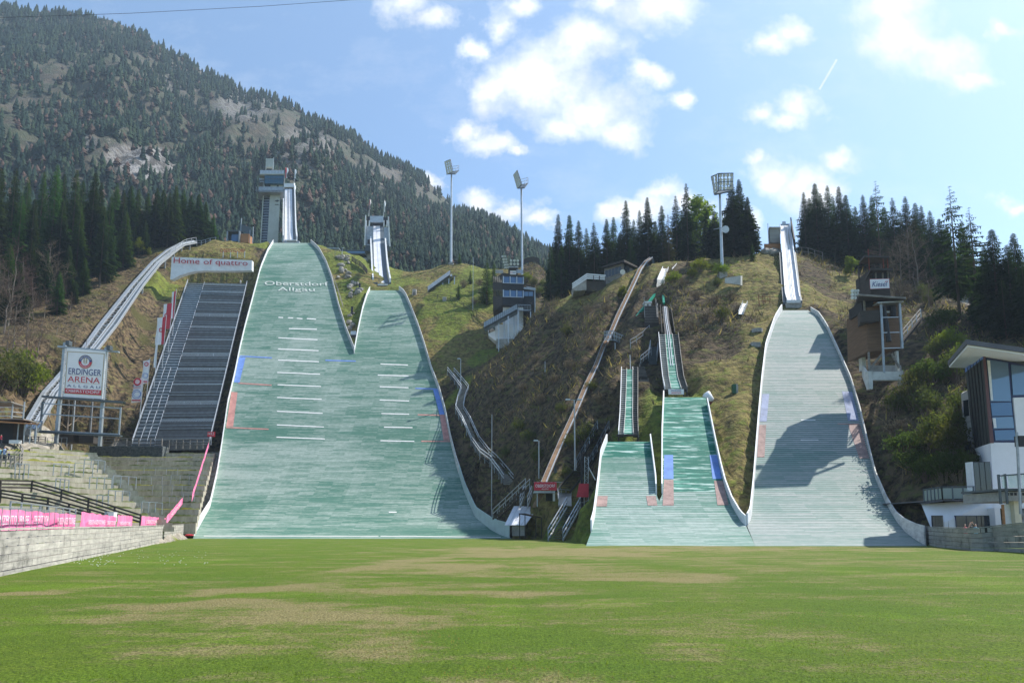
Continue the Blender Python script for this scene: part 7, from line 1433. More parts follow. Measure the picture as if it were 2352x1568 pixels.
cn = thing('container', P(1590, 614, 164), 'low rust brown open container at the hilltop under the spruces', 'container'); part('side', 'brown_wood', cn, lambda mb: q4z(mb, ((1579, 602), (1603, 605), (1603, 615), (1579, 613)), (164, 165, 165, 164), 2)); 
for x in (1578.5, 1590, 1603): part('post', 'dark_wood', cn, lambda mb: boxpx(mb, x-.6, 599.5, x+.6, 617, 163.8, .2))
cw_ = thing('concrete_wall', P(1685, 652, 146), 'pale concrete corner wall beside the tallest lamp mast foot', 'wall'); part('long_face', 'pale_concrete', cw_, lambda mb: q4z(mb, ((1666, 638), (1701, 633), (1701, 654), (1666, 650)), (147, 145, 145, 147), .4)); part('end_face', 'pale_concrete', cw_, lambda mb: q4z(mb, ((1701.1, 633), (1705, 633.5), (1705, 656), (1701.1, 654.5)), (145, 146, 146, 145), .6))
tp = onground(1627, 108.5); tr = thing('covered_machine', tp, 'machine under a white tarpaulin on the grass above the green slope', 'machine'); m = MB(); m.sphere(tp+U_*1.15, 1., 12, 8, (.85, .7, 1.0)); m.v = [(v[0]+.12*math.sin(v[2]*4), v[1], v[2]+.1*math.sin(v[0]*5)) for v in m.v]; m.build('tarpaulin', M('tarp_white'), tr, smooth=True); MB().box(tp.x-.55, tp.x+.55, tp.y-.4, tp.y+.4, tp.z-.3, tp.z+.45).build('chassis', M('red_steel'), tr)
gb = onground(1688, 108); gr = thing('green_cabinet', gb, 'small dark green cabinet with grey side standing on the grass left of the right slope', 'cabinet'); MB().box(gb.x-.4, gb.x+.1, gb.y-.4, gb.y+.4, gb.z-.2, gb.z+1.35).build('front', M('box_green'), gr); MB().box(gb.x+.1, gb.x+.42, gb.y-.38, gb.y+.4, gb.z-.2, gb.z+1.3).build('side_panel', M('concrete'), gr)
rf = thing('tubular_frame', onground(1755, 138), 'rusty red tubular frame in the brush left of the right slope', 'frame'); b0 = onground(1755, 138)
for x, y, h in ((-1, 0, 2.2), (.3, .2, 2.4), (1.2, 0, 2.), (-.4, -.6, 1.8)): MB().bar(b0+Vector((x, y, -.3)), b0+Vector((x*1.1, y, h)), .09).build('tube', M('red_steel'), rf)
for z in (.8, 1.7): MB().path([b0+Vector((-1.1, 0, z)), b0+Vector((.3, .2, z)), b0+Vector((1.2, 0, z))], .08).build('cross_tube', M('red_steel'), rf)
cr = onground(1739, 124); tag(MB().tube(cr-U_*.4, cr+U_*.35, 1., 1., 16).build('concrete_ring', M('concrete'), None, cr), 'round flat concrete ring in the grass left of the right slope', 'ring')
cr = onground(1735, 119); tag(MB().box(cr.x-.8, cr.x+.8, cr.y-.5, cr.y+.5, cr.z-.4, cr.z+.5).build('concrete_trough', M('concrete'), None, cr), 'small concrete trough below the round ring on the grass', 'trough')
railing('low retaining timber fence at the right shoulder under the right spruces', [onground(x, Y) for x, Y in ((1828, 171), (1842, 171), (1857, 170.5), (1872, 170), (1890, 169))], 2.2, (1., .5), .16, .12, M('grey_wood'), 'rail_fence', 'fence')
rocks('bank of dark boulders under the corrugated hut', [(1770+random.uniform(-18, 20), random.uniform(-3, 3)) for _ in range(22)], 166, 1.1)
railing('low dark railing behind the mast two plateau', [onground(x, 232) for x in (1190, 1202, 1214, 1226, 1238)], 2.4, (1., .8, .6, .4), .16, .14, M('dark_wood'), 'board_fence', 'fence', rh=.4)
# ---- wooden judges tower on the right
wt = thing('timber_judges_tower', P(2030, 890, 98), 'brown timber judges tower with slanted roof on pale concrete legs', 'judges tower'); Y = 98
part('body', 'brown_wood', wt, lambda mb: q4z(mb, ((1990, 706), (2068, 700), (2070.5, 797), (1993, 808)), (98, 98.3, 98.3, 98), 6)); part('side_wall', 'brown_wood', wt, lambda mb: q4z(mb, ((1979, 715), (1989.9, 706), (1992.9, 808), (1983, 800)), (103, 98.1, 98.1, 103), 1))
part('upper_room', 'orange_wood', wt, lambda mb: boxpx(mb, 2009, 690, 2066, 712, 98.4, 5)); part('room_opening', 'black_paint_and_shade', wt, lambda mb: boxpx(mb, 1981, 692, 2009, 716, 98.6, 4)); part('corner_post', 'grey_wood', wt, lambda mb: boxpx(mb, 1986, 688, 1989, 716, 97.9, .3))
part('balcony', 'dark_wood', wt, lambda mb: q4z(mb, ((1978, 714), (2020, 712), (2020, 737), (1978, 740)), (96.6,)*4, .3)); part('balcony_side', 'dark_wood', wt, lambda mb: q4z(mb, ((1971.5, 722), (1977.9, 714), (1977.9, 740), (1972.5, 751)), (100, 96.6, 96.6, 100), .25)); part('balcony_floor', 'dark_wood', wt, lambda mb: mb.hexa([P(1978,741,96.6), P(2020,738,96.6), P(2020,738,100), P(1973,750,100), P(1978,739,96.6), P(2020,736,96.6), P(2020,736,100), P(1973,748,100)]))
part('roof', 'dark_wood', wt, lambda mb: mb.hexa([P(1973,681,95.5), P(2081,688,95.8), P(2078,690,105), P(1962,709,104), P(1972,675,95.5), P(2081,683,95.8), P(2078,686,105), P(1961,704,104)])); part('roof_fascia', 'grey_wood', wt, lambda mb: q4z(mb, ((1972, 674.5), (2081, 682.5), (2081, 686), (1972, 678.5)), (95.3, 95.6, 95.6, 95.3), .18))
part('canopy', 'bright_steel', wt, lambda mb: q4z(mb, ((2015.5, 693.5), (2074, 690), (2076, 693), (2015.5, 696)), (96.5,)*4, 1.4))
for a in (((2021.5, 696), (2029.5, 854)), ((2024.5, 696), (2031.5, 856)), ((2065.5, 694), (2072, 800))): MB().bar(P(*a[0], 97), P(*a[1], 97), .16 if a[0][0] < 2060 else .3).build('steel_post', M('galvanised'), wt)
for y in (729, 763.8, 799.5): MB().bar(P(2023.5+(y-696)*.05, y, 97), P(2068+(y-696)*.04, y-1, 97), .1).build('cross_bar', M('bright_steel'), wt)
MB().tube(P(2029, 703, 97.3), P(2042, 784, 97.2), .3, .36, 9).build('rolled_net', M('black_paint_and_shade'), wt); MB().tube(P(2051, 704, 97.5), P(2052, 726, 97.4), .38, .4, 9).build('rolled_net', M('black_paint_and_shade'), wt)
part('window', 'black_paint_and_shade', wt, lambda mb: boxpx(mb, 2039, 698, 2058, 711, 97.95, .3)); part('notice', 'white_paint', wt, lambda mb: boxpx(mb, 2037, 714, 2044, 718, 97.8, .1))
part('concrete_leg', 'pale_concrete', wt, lambda mb: q4z(mb, ((1994, 852), (2005, 852), (2005, 893), (1997, 893)), (97,)*4, .8)); part('concrete_leg', 'pale_concrete', wt, lambda mb: boxpx(mb, 1981.5, 812, 1990, 850, 102, 1)); part('concrete_beam', 'pale_concrete', wt, lambda mb: boxpx(mb, 2005, 853, 2071, 872.5, 97, .8)); part('back_wall', 'concrete', wt, lambda mb: boxpx(mb, 1999, 838.5, 2071, 853, 102, .5)); part('side_beam', 'pale_concrete', wt, lambda mb: q4z(mb, ((1983, 838), (1994, 853), (1995, 893), (1984, 862)), (102, 97.1, 97.1, 102), .5)); part('concrete_leg', 'pale_concrete', wt, lambda mb: boxpx(mb, 2062, 806, 2067, 853, 98.5, .5)); part('concrete_leg', 'concrete', wt, lambda mb: boxpx(mb, 2071, 850, 2077, 885, 98, 1))
for a, b in (((1995, 808), (1997, 853)), ((2048, 812), (2066, 845)), ((2026, 812), (1999, 845))): MB().bar(P(*a, 98.2), P(*b, 98.2), .24).build('timber_brace', M('grey_wood'), wt)
for i in range(8): lampdisc(wt, P(1958+(i % 3)*6, 668+(i//3)*8, 99), (-.6, -.7, -.1), .27)
a, b = P(2074, 783, 101), P(2116, 732, 108); carve(a, b, 1.6, .5); steps('dark timber stair rising right from the brown judges tower', a, b, (.5, .8, 0), 14, 'dark_wood', True, 'grey_wood', 1.4, 5, 'timber_steps')
uh = thing('upper_judges_hut', P(2015, 690, 118), 'dark roofed timber hut behind the brown tower, carrying a white sign', 'hut'); part('body', 'dark_wood', uh, lambda mb: boxpx(mb, 2002, 621, 2047, 700, 119.5, 5)); part('roof', 'dark_wood', uh, lambda mb: mb.hexa([P(1984,652,122), P(2000,620,117.5), P(2051,621,117.5), P(2051,621,126), P(1984,648,122), P(2000,615.5,117.5), P(2051,616,117.5), P(2051,616,126)])); part('opening', 'black_paint_and_shade', uh, lambda mb: boxpx(mb, 2003, 624, 2044, 640, 119.2, .4))
for x in (2012, 2028, 2040): part('post', 'grey_wood', uh, lambda mb: boxpx(mb, x, 621, x+2, 641, 118.9, .3))
part('upper_roof', 'dark_wood', uh, lambda mb: mb.hexa([P(1972,606,126), P(1985,590,122), P(2043,592,122), P(2043,606,128), P(1972,603,126), P(1985,586,122), P(2043,588,122), P(2043,603,128)]))
for x in (1997, 2030, 2040): part('upper_post', 'red_steel', uh, lambda mb: boxpx(mb, x, 572 if x == 1997 else 592, x+1.3, 620, 123, .2))
part('platform_post', 'dark_wood', uh, lambda mb: [boxpx(mb, 1975, 612, 1977, 665, 123, .3)])
ws = thing('white_sign', P(2020, 663, 117.5), 'white sign with blue script hung on the dark upper hut', 'sign'); pn = part('panel', 'sign_white', ws, lambda mb: q4z(mb, ((1998.3, 641.5), (2042, 640.5), (2043, 661.5), (1999.5, 663)), (117.5,)*4, .12)); part('red_border', 'sign_red', ws, lambda mb: q4z(mb, ((1997.7, 640.8), (2042.6, 639.8), (2043.6, 662.2), (1998.9, 663.7)), (117.56,)*4, .05))
k = 117.4/FX; lettering('Kiesel', P(2003, 658.5, 117.44), (1, 0, .03), (.25, 0, 1), 34*k, 13*k, M('sign_blue'), ws); 
for x in (2032, 2036): q_ = [P(x, 648, 117.42), P(x+4.5, 643, 117.42), P(x+2.2, 648, 117.42)]; MB().add(q_, [(0, 1, 2)]).build('red_spark', M('sign_red'), ws)
cwl = thing('cream_wall', P(2218, 735, 138), 'cream painted wall with a blue mural behind the tall spruce trunk', 'wall'); part('face', 'cream_wall', cwl, lambda mb: boxpx(mb, 2168, 694, 2268, 742, 138, 1))
for x in (2190, 2210, 2232): part('mural_stroke', 'mural_blue', cwl, lambda mb: q4z(mb, ((x, 704), (x+7, 702), (x+15, 716), (x+7, 717)), (137.9,)*4, .08))
part('mural_band', 'mural_blue', cwl, lambda mb: boxpx(mb, 2185, 719, 2262, 726, 137.92, .06))
# ---- white building on the right
wb = thing('clubhouse', P(2200, 1212, 72), 'white modern clubhouse with glass corner tower and overhanging roof at the right edge', 'building'); Yb = 72
part('ground_floor', 'white_wall', wb, lambda mb: mb.hexa([P(2139,1214,Yb), P(2283,1214,Yb), P(2283,1214,Yb+14), P(2160,1214,Yb+14), P(2116,1157,Yb+2), P(2283,1146,Yb), P(2283,1146,Yb+14), P(2150,1150,Yb+14)])); part('terrace_edge', 'roof_grey', wb, lambda mb: mb.hexa([P(2113,1157.5,Yb+1.8), P(2166,1150.5,Yb-.2), P(2166,1150.5,Yb+13), P(2140,1152,Yb+13), P(2113,1154.5,Yb+1.8), P(2166,1147.5,Yb-.2), P(2166,1147.5,Yb+13), P(2140,1149,Yb+13)])); part('terrace_edge', 'roof_grey', wb, lambda mb: boxpx(mb, 2166.1, 1146.5, 2262, 1149, Yb-.25, 13))
def window(x0, y0, x1, y1, Y, n, fm='black_paint_and_shade', gm='glass_dark', nm='window', hb=None):
    f = part(nm, fm, wb, lambda mb: boxpx(mb, x0, y0, x1, y1, Y, .2)); w_ = (x1-x0)/n; 
    for i in range(n): m = MB(); boxpx(m, x0+i*w_+.9, y0+1.2, x0+(i+1)*w_-.9, y1-.5, Y-.04, .1); m.build('pane', M(gm), f)
    return f
window(2143.6, 1183, 2168, 1214, Yb-.1, 4); window(2197, 1183, 2245, 1214, Yb-.1, 2, 'window_frame_blue'); window(2245.2, 1183, 2276.7, 1214, Yb-.1, 3)
part('tower_body', 'white_wall', wb, lambda mb: mb.hexa([P(2282.5,1167,Yb), P(2420,1167,Yb), P(2420,1167,Yb+12), P(2245,1130,Yb+9), P(2275.5,1016,Yb), P(2420,1016,Yb), P(2420,1016,Yb+12), P(2236,1031,Yb+9)]))
part('tower_core', 'dark_steel', wb, lambda mb: mb.hexa([P(2276,1016,Yb+.5), P(2420,1016,Yb+.5), P(2420,1016,Yb+12), P(2240,1030,Yb+9), P(2259,812,Yb+.5), P(2420,812,Yb+.5), P(2420,812,Yb+12), P(2219,846,Yb+9)]))
def glassq(pts, nm='pane', m_='glass_sky', Y=Yb-.05, par=wb, d=.1): m = MB(); q4z(m, pts, (Y,)*4, d); return m.build(nm, M(m_), par)
fr = glassq(((2261, 818), (2352, 838), (2352, 1018), (2278, 1017)), 'corner_glazing', 'window_frame_blue', Yb+.2, wb, .2)
for pts, m_ in ((((2266.5, 825), (2315, 833), (2322.5, 921), (2275, 921)), 'glass_sky'), (((2275.5, 925), (2323, 923.5), (2326, 954), (2279, 955)), 'glass_blue'), (((2279.5, 958), (2326.5, 956.5), (2330, 983), (2282, 984)), 'glass_sky'), (((2284, 988), (2330.5, 986.5), (2333.5, 1010), (2286.5, 1011)), 'glass_blue'), (((2322.5, 837), (2420, 850), (2420, 905), (2327, 907)), 'glass_sky')): glassq(pts, 'pane', m_, Yb+.1, fr)
glassq(((2267.5, 827), (2274, 828), (2281, 919), (2276, 919)), 'curtain', 'white_paint', Yb+.06, fr); glassq(((2280, 960), (2287, 960), (2289, 982), (2283, 982)), 'curtain', 'white_paint', Yb+.06, fr)
glassq(((2258, 811), (2263, 811), (2283, 1017), (2275, 1017)), 'corner_column', 'frame_maroon', Yb-.08); part('white_panel', 'white_wall', wb, lambda mb: q4z(mb, ((2327.5, 913), (2420, 910), (2420, 1020), (2338, 1020)), (Yb+.02,)*4, .3))
MB().hexa([P(2236,1030,Yb+9), P(2275.2,1017,Yb), P(2276,1017,Yb+.4), P(2238,1030,Yb+9.4), P(2217,847,Yb+9), P(2258,812,Yb), P(2259,812,Yb+.4), P(2219,847,Yb+9.4)]).build('mesh_facade', M('mesh_dark'), wb); MB().hexa([P(2217,855,Yb+8.9), P(2259,823,Yb-.12), P(2259,823,Yb+.1), P(2217,855,Yb+9.2), P(2217,845,Yb+8.9), P(2257,811,Yb-.12), P(2257,811,Yb+.1), P(2217,845,Yb+9.2)]).build('blue_fascia', M('patch_blue'), wb)
for u in (.17, .34, .5, .67, .84): MB().bar(P(2236, 1030, Yb+9).lerp(P(2275.2, 1017, Yb), u)+Vector((-.05, -.05, 0)), P(2217, 850, Yb+9).lerp(P(2258, 814, Yb), u)+Vector((-.05, -.05, 0)), .1).build('mesh_seam', M('black_paint_and_shade'), wb)
window(2242, 1060, 2281, 1145, Yb-.12, 3, 'black_paint_and_shade', 'glass_dark', 'tall_window'); part('white_pier', 'white_paint', wb, lambda mb: boxpx(mb, 2238, 1060, 2242, 1146, Yb-.1, 1))
an = part('annex', 'siding_grey', wb, lambda mb: mb.hexa([P(2222,1079,Yb+11), P(2245,1076,Yb+8), P(2250,1076,Yb+12), P(2226,1079,Yb+14), P(2207,905,Yb+11), P(2232,890,Yb+8), P(2236,890,Yb+12), P(2212,900,Yb+14)])); 
for y0, y1, x0, x1 in ((917, 957, 2212, 2224), (1012, 1047, 2219.5, 2231)): glassq(((x0, y0+3), (x1, y0), (x1+2.5, y1-3), (x0+2.5, y1)), 'annex_window', 'glass_dark', Yb+8.3, an, .3)
for x in (2224, 2232): part('column', 'white_paint', wb, lambda mb: q4z(mb, ((x, 1079), (x+3.6, 1079), (x+5.6, 1146), (x+2, 1146)), (Yb+7,)*4, .4))
rq = [P(2180,844,Yb+8), P(2222.5,796,Yb-4.5), P(2430,826,Yb-4.5), P(2430,850,Yb+12)]; MB().hexa(rq+[p+U_*.2 for p in rq]).build('soffit', M('white_wall'), wb)
rq2 = [p+U_*.21+Vector((-.25, -.2, 0)) for p in rq]; MB().hexa([p for p in rq2]+[p+U_*.5 for p in rq2]).build('roof', M('roof_grey'), wb)
gl = thing('glass_railing', P(2190, 1150, Yb), 'glass balustrade with grey posts along the white clubhouse terrace', 'railing'); rp_ = [P(2123, 1152, Yb+2), P(2165, 1147, Yb-.1), P(2262, 1146, Yb-.1)]
for a, b, n in ((rp_[0], rp_[1], 5), (rp_[1], rp_[2], 4)):
    for i in range(n): MB().quad(a.lerp(b, (i+.06)/n)+U_*.1, a.lerp(b, (i+.94)/n)+U_*.1, a.lerp(b, (i+.94)/n)+U_*1.22, a.lerp(b, (i+.06)/n)+U_*1.22).build('glass_panel', M('clear_glass'), gl)
    for i in range(n+1): p = a.lerp(b, i/n); MB().bar(p, p+U_*1.35, .1).build('post', M('dark_steel'), gl)
MB().path([p+U_*1.35 for p in rp_], .09).build('top_rail', M('dark_steel'), gl)
bl = thing('balcony', P(2330, 1150, 62), 'projecting steel balcony with wired glass panels at the right picture edge', 'balcony'); Yc = 62
part('slab', 'concrete', bl, lambda mb: boxpx(mb, 2312, 1128, 2440, 1150, Yc+.6, 6)); part('edge_beam', 'dark_steel', bl, lambda mb: boxpx(mb, 2306, 1121, 2440, 1126, Yc+.3, 6)); 
for x in (2313, 2322, 2331, 2340, 2349): part('beam_hole', 'black_paint_and_shade', bl, lambda mb: boxpx(mb, x, 1131, x+5, 1137, Yc+.55, .1))
for i, x in enumerate((2299, 2314, 2345, 2376)):
    part('post', 'dark_steel', bl, lambda mb: boxpx(mb, x, 1089-i*1.3, x+3.4, 1157, Yc, .2))
    m = MB(); boxpx(m, x+3.5, 1091-i*1.3, x+28 if i else 2313.8, 1119, Yc+.05, .05); m.build('glass_panel', M('clear_glass'), bl)
part('top_rail', 'dark_steel', bl, lambda mb: q4z(mb, ((2298, 1090.5), (2440, 1079), (2440, 1082), (2298, 1093.5)), (Yc-.02,)*4, .25)); part('support_column', 'white_wall', bl, lambda mb: boxpx(mb, 2288, 1166, 2301, 1214, Yb-1, 1)); part('support_column', 'cream_wall', bl, lambda mb: boxpx(mb, 2334, 1150, 2349, 1214, Yc+1, 1)); part('white_sheet', 'tarp_white', bl, lambda mb: boxpx(mb, 2311, 1157, 2333, 1214, Yc+1.5, .1)); part('rusty_post', 'orange_wood', bl, lambda mb: boxpx(mb, 2307.5, 1158, 2311, 1214, Yc+1.2, .2))
lp = thing('lamp_pole', P(2341, 1150, 61), 'grey steel pole with a dark floodlight beside the balcony', 'lamp pole'); part('pole', 'galvanised', lp, lambda mb: q4z(mb, ((2334.5, 992), (2338.5, 992), (2348, 1180), (2343.5, 1180)), (61.5,)*4, .15)); part('floodlight_box', 'black_paint_and_shade', lp, lambda mb: boxpx(mb, 2342, 1000, 2362, 1024, 61.4, .6))
# people behind the right wall
def fence_person(label, px, ytop, Y, ground_z, top, legs, arms):
    b = P(px, 1214, Y); b.z = ground_z; h = P(px, ytop, Y).z-ground_z; s = h/1.75; root = thing('person', b, label, 'person'); V_ = lambda x, y, z: b+Vector((x*s, y*s, z*s))
    m = MB()
    for sx in (-1, 1): m.tube(V_(sx*.1, 0, 0), V_(sx*.09, 0, .85), .07*s, .1*s, 8)
    m.build('trousers', M(legs), root); m = MB(); m.tube(V_(0, 0, .8), V_(0, 0, 1.15), .17*s, .16*s, 10); m.tube(V_(0, 0, 1.15), V_(0, 0, 1.42), .16*s, .21*s, 10); m.tube(V_(0, 0, 1.42), V_(0, 0, 1.5), .21*s, .07*s, 10)
    for el, hd in arms: sx = 1 if el[0] > 0 else -1; m.tube(V_(sx*.2, 0, 1.4), V_(*el), .06*s, .05*s, 7)
    m.build('shirt', M(top), root); m = MB(); m.tube(V_(0, 0, 1.47), V_(0, 0, 1.56), .055*s, .055*s, 8); m.sphere(V_(0, -.01, 1.64), .105*s, 12, 8, (.85, .95, 1.15)); m.sphere(V_(0, -.11, 1.63), .02*s, 6, 4)
    for el, hd in arms:
        m.tube(V_(*el), V_(*hd), .045*s, .032*s, 7); m.sphere(V_(*hd), .045*s, 8, 5, (.8, .8, 1.3))
        for k in range(4): m.tube(V_(hd[0]+(k-1.5)*.02, hd[1]-.01, hd[2]+.03), V_(hd[0]+(k-1.5)*.022, hd[1]-.04, hd[2]+.1), .009*s, .008*s, 5)
    m.build('skin', M('skin'), root); m = MB(); m.sphere(V_(0, .03, 1.68), .112*s, 10, 7, (.9, .95, 1.)); m.build('hair', M('hair_dark'), root); return root
fence_person('person in black leaning on the dark plank wall with both forearms raised', 2229, 1200, 58.5, .35, 'shirt_black', 'trousers_dark', [((-.34, -.25, 1.32), (-.12, -.3, 1.72)), ((.36, -.2, 1.45), (-.02, -.3, 1.74))]); fence_person('small child in red behind the dark plank wall, left of the person in black', 2217, 1203.5, 58.2, .55, 'shirt_red', 'trousers_dark', [((-.26, -.15, 1.2), (-.1, -.35, 1.3))]); fence_person('person in light blue behind the dark plank wall, right of the person in black', 2241, 1203, 57.8, .5, 'shirt_lightblue', 'trousers_dark', [((.28, -.15, 1.2), (.15, -.3, 1.1))])
# overhead cable
tag(MB().path([P(-200, 52, 300), P(0, 41, 310), P(300, 31, 322), P(600, 15, 335), P(840, -2, 345), P(1100, -24, 356)], .14).build('overhead_cable', M('mesh_dark'), None, P(0, 41, 310)), 'single dark overhead cable crossing the sky at the upper left', 'cable')
# ================================================================ trees, bushes, ground cover
def tri_mesh(name, V, F, mats, mi): return npmesh(name, np.array(V), np.array(F), mats, mi)
def spruce_meshes(seed, H=24., rmax=3.3, z0=.1, dens=1., droop=1., needle='spruce_needles', ragged=.3):
    r = np.random.default_rng(seed); tb = MB(); n = 9; pr = [Vector((0, 0, -1.5))]
    tb.tube((0, 0, -1.5), (.05, 0, H*.5), .3, .17, 8); tb.tube((.05, 0, H*.5), (0, 0, H*.99), .17, .02, 6)
    V = []; F = []; MI = []
    def tri(a, b, c): k = len(V); V.extend((a, b, c)); F.append((k, k+1, k+2))
    z = z0*H
    while z < H*.985:
        t = (z-z0*H)/(H*(1-z0)); R0 = rmax*(1-t)**.8*(.25+.75*min(1, t*7+.35))+.12; nb = int(round((5+3*(1-t))*dens)); a0 = r.random()*6.28; lumpy = 1+ragged*(r.random()-.5)
        for b in range(nb):
            if r.random() < .1: continue
            a = a0+6.283*(b+.5*r.random())/nb; R_ = R0*lumpy*(.62+.55*r.random()); dx, dy = math.cos(a), math.sin(a); up = .38*(t-.35)
            dr = lambda s: R_*(up*s-.42*droop*s*s+.16*s**4); px = lambda s, o=0.: np.array((dx*R_*s-dy*o, dy*R_*s+dx*o, z+dr(s)))
            k = max(3, int(R_*2.1))
            for i in range(k):
                s = .16+.84*(i+.3*r.random())/k; L = (.3*R_*(1.12-s)+.3)*(.7+.6*r.random()); wv = .22+.1*R_*(1-s)
                for sd in (-1, 1):
                    p = px(s); q = px(min(1.08, s+.3*L/R_+.06), sd*L); q[2] -= .25*L*droop; m_ = px(s+.16*wv+.08, sd*L*.35); m_[2] -= .04; tri(px(s-.1), m_+np.array((0, 0, .03)), q)
                if r.random() < .8: p = px(s-.07); q = px(s+.09); l = px(s+.04, (r.random()-.5)*.5); l[2] -= (.35+.5*r.random())*droop*min(1., R_*.55); tri(p, q, l)
            tri(px(.0)+np.array((0, 0, .08)), px(.75, .09), px(1.06))
        z += (.34+.3*(1-t))/max(.6, dens)*(.8+.4*r.random())
    V = np.array(V); me_t = bpy.data.meshes.new('trunk'); me_t.from_pydata(tb.v, [], tb.f); me_t.materials.append(M('bark'))
    return me_t, npmesh('crown', V, np.array(F), [M(needle)]), H
def deciduous_meshes(seed, H=14., leaf=None, spread=.55, nleaf=0, bark='pale_bark', twig='twigs'):
    r = np.random.default_rng(seed); tb = MB(); cb_ = MB(); tips = []
    def seg(mb, p, q, a, b): mb.tube(p, q, a, b, 4 if a < .05 else 6, cap=False)
    p = Vector((0, 0, -1)); d = Vector((0, 0, 1)); rad = H*.011; k = 9; nodes = []
    for i in range(k):
        q = p+Vector(((r.random()-.5)*.5, (r.random()-.5)*.5, (H+1)/k)); seg(tb, p, q, rad*(1-i/k)+.015, rad*(1-(i+1)/k)+.015); p = q; nodes.append((q, (i+1)/k))
    def branch(p, d, L, ra, lev):
        q = p
        for i in range(3):
            q2 = q+d*L/3; seg(cb_, q, q2, ra*(1-.28*i), ra*(1-.28*(i+1))); q = q2; d = (d+Vector((r.normal()*.16, r.normal()*.16, .1+r.normal()*.1))).normalized()
            if lev < 3:
                for _ in range(2 if lev < 2 else 2):
                    a = Vector((r.normal(), r.normal(), r.normal()*.6+.25)).normalized(); branch(q, (d*.75+a*.75).normalized(), L*(.45+.2*r.random()), ra*.5, lev+1)
        tips.append(q)
    for q, t in nodes:
        if t < .28: continue
        for _ in range(3): a = r.random()*6.28; branch(q+Vector((0, 0, -r.random()*H/k)), Vector((math.cos(a)*spread*1.6, math.sin(a)*spread*1.6, .75)).normalized(), H*.3*(1.15-t)+.5, rad*.42*(1.2-t)+.008, 1)
    me_t = bpy.data.meshes.new('trunk'); me_t.from_pydata(tb.v, [], tb.f); me_t.materials.append(M(bark))
    me_c = bpy.data.meshes.new('crown'); f = list(cb_.f); v = list(cb_.v); mi = [0]*len(f)
    if leaf:
        for q in tips:
            for _ in range(nleaf):
                c = np.array(q)+r.normal(size=3)*H*.022; e1 = r.normal(size=3)*.16; e2 = r.normal(size=3)*.16; b = len(v); v += [tuple(c-e1), tuple(c+e1), tuple(c+e2*1.5)]; f.append((b, b+1, b+2)); mi.append(1)
    me_c.from_pydata(v, [], f); me_c.materials.append(M(twig))
    if leaf: me_c.materials.append(M(leaf)); me_c.polygons.foreach_set('material_index', mi)
    return me_t, me_c, H
def bush_meshes(seed, leaf, n=1500, tall=1., twiggy=.5):
    r = np.random.default_rng(seed); sb = MB(); V = []; F = []
    for i in range(26):
        a = r.random()*6.28; s = r.random()**.5; tip = Vector((math.cos(a)*s*1.05, math.sin(a)*s*1.05, (1.0+.75*r.random())*tall*(1.1-.4*s))); mid = tip*.5+Vector((0, 0, .12)); b0 = Vector((tip.x*.15, tip.y*.15, -.3)); sb.tube(b0, mid, .028, .02, 4, cap=False); sb.tube(mid, tip, .02, .006, 4, cap=False)
        for _ in range(n//26):
            u = .3+.75*r.random(); c = np.array(mid.lerp(tip, (u-.3)/.75))+r.normal(size=3)*(.16+.1*(1-u)); e1 = r.normal(size=3)*.045; e2 = r.normal(size=3)*.04+np.array((0, 0, .1)); k = len(V); V += [c-e1, c+e1, c+e2]; F.append((k, k+1, k+2))
    me_s = bpy.data.meshes.new('stems'); me_s.from_pydata(sb.v, [], sb.f); me_s.materials.append(M('twigs')); return me_s, npmesh('foliage', np.array(V), np.array(F), [M(leaf)]), 1.6*tall
ORD = 'first second third fourth fifth sixth seventh eighth ninth tenth eleventh twelfth thirteenth fourteenth fifteenth sixteenth seventeenth eighteenth nineteenth twentieth'.split()
def ordw(n): return ORD[n] if n < 20 else ('twenty-'+ORD[n-20] if n < 29 else ('thirtieth' if n == 29 else 'thirty-'+ORD[n-30]))
PROTO = {}
def plant(kind, name, cat, base, h, label, group, parts=('trunk', 'crown'), wid=1.):
    a, b, H = KINDS_[kind]; o = thing(name, base, label, cat, group); s = h/H; o.scale = (s*wid, s*wid, s); o.rotation_euler = (0, 0, random.random()*6.28)
    link(parts[0], a, o); link(parts[1], b, o); return o
KINDS_ = {'s%d' % i: spruce_meshes(100+i, 24, (4.2, 3.7, 4.6, 3.9)[i], (.07, .05, .1, .08)[i], 1.3, (1., .8, 1.1, .9)[i]) for i in range(4)}
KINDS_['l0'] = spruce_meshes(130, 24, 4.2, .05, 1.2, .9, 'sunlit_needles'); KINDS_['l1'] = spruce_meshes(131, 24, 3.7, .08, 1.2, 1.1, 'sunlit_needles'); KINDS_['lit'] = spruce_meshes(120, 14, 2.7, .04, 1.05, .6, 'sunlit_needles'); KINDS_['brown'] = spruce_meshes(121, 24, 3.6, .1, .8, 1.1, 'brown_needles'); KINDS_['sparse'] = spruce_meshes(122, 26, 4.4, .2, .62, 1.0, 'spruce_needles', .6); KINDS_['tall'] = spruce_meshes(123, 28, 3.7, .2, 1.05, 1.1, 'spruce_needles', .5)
KINDS_['bare0'] = deciduous_meshes(200, 15); KINDS_['bare1'] = deciduous_meshes(201, 14, spread=.75); KINDS_['bare2'] = deciduous_meshes(202, 16, spread=.4)
KINDS_['birch'] = deciduous_meshes(203, 15, 'young_leaves', .45, 5); KINDS_['young'] = deciduous_meshes(204, 9, 'young_leaves', .6, 8)
KINDS_['b_green'] = bush_meshes(300, 'young_leaves'); KINDS_['b_willow'] = bush_meshes(301, 'willow_leaves', 1300, 1.25); KINDS_['b_dark'] = bush_meshes(302, 'dark_leaves', 1800, 1.1); KINDS_['b_twig'] = bush_meshes(303, 'brush_brown', 700, 1.1)
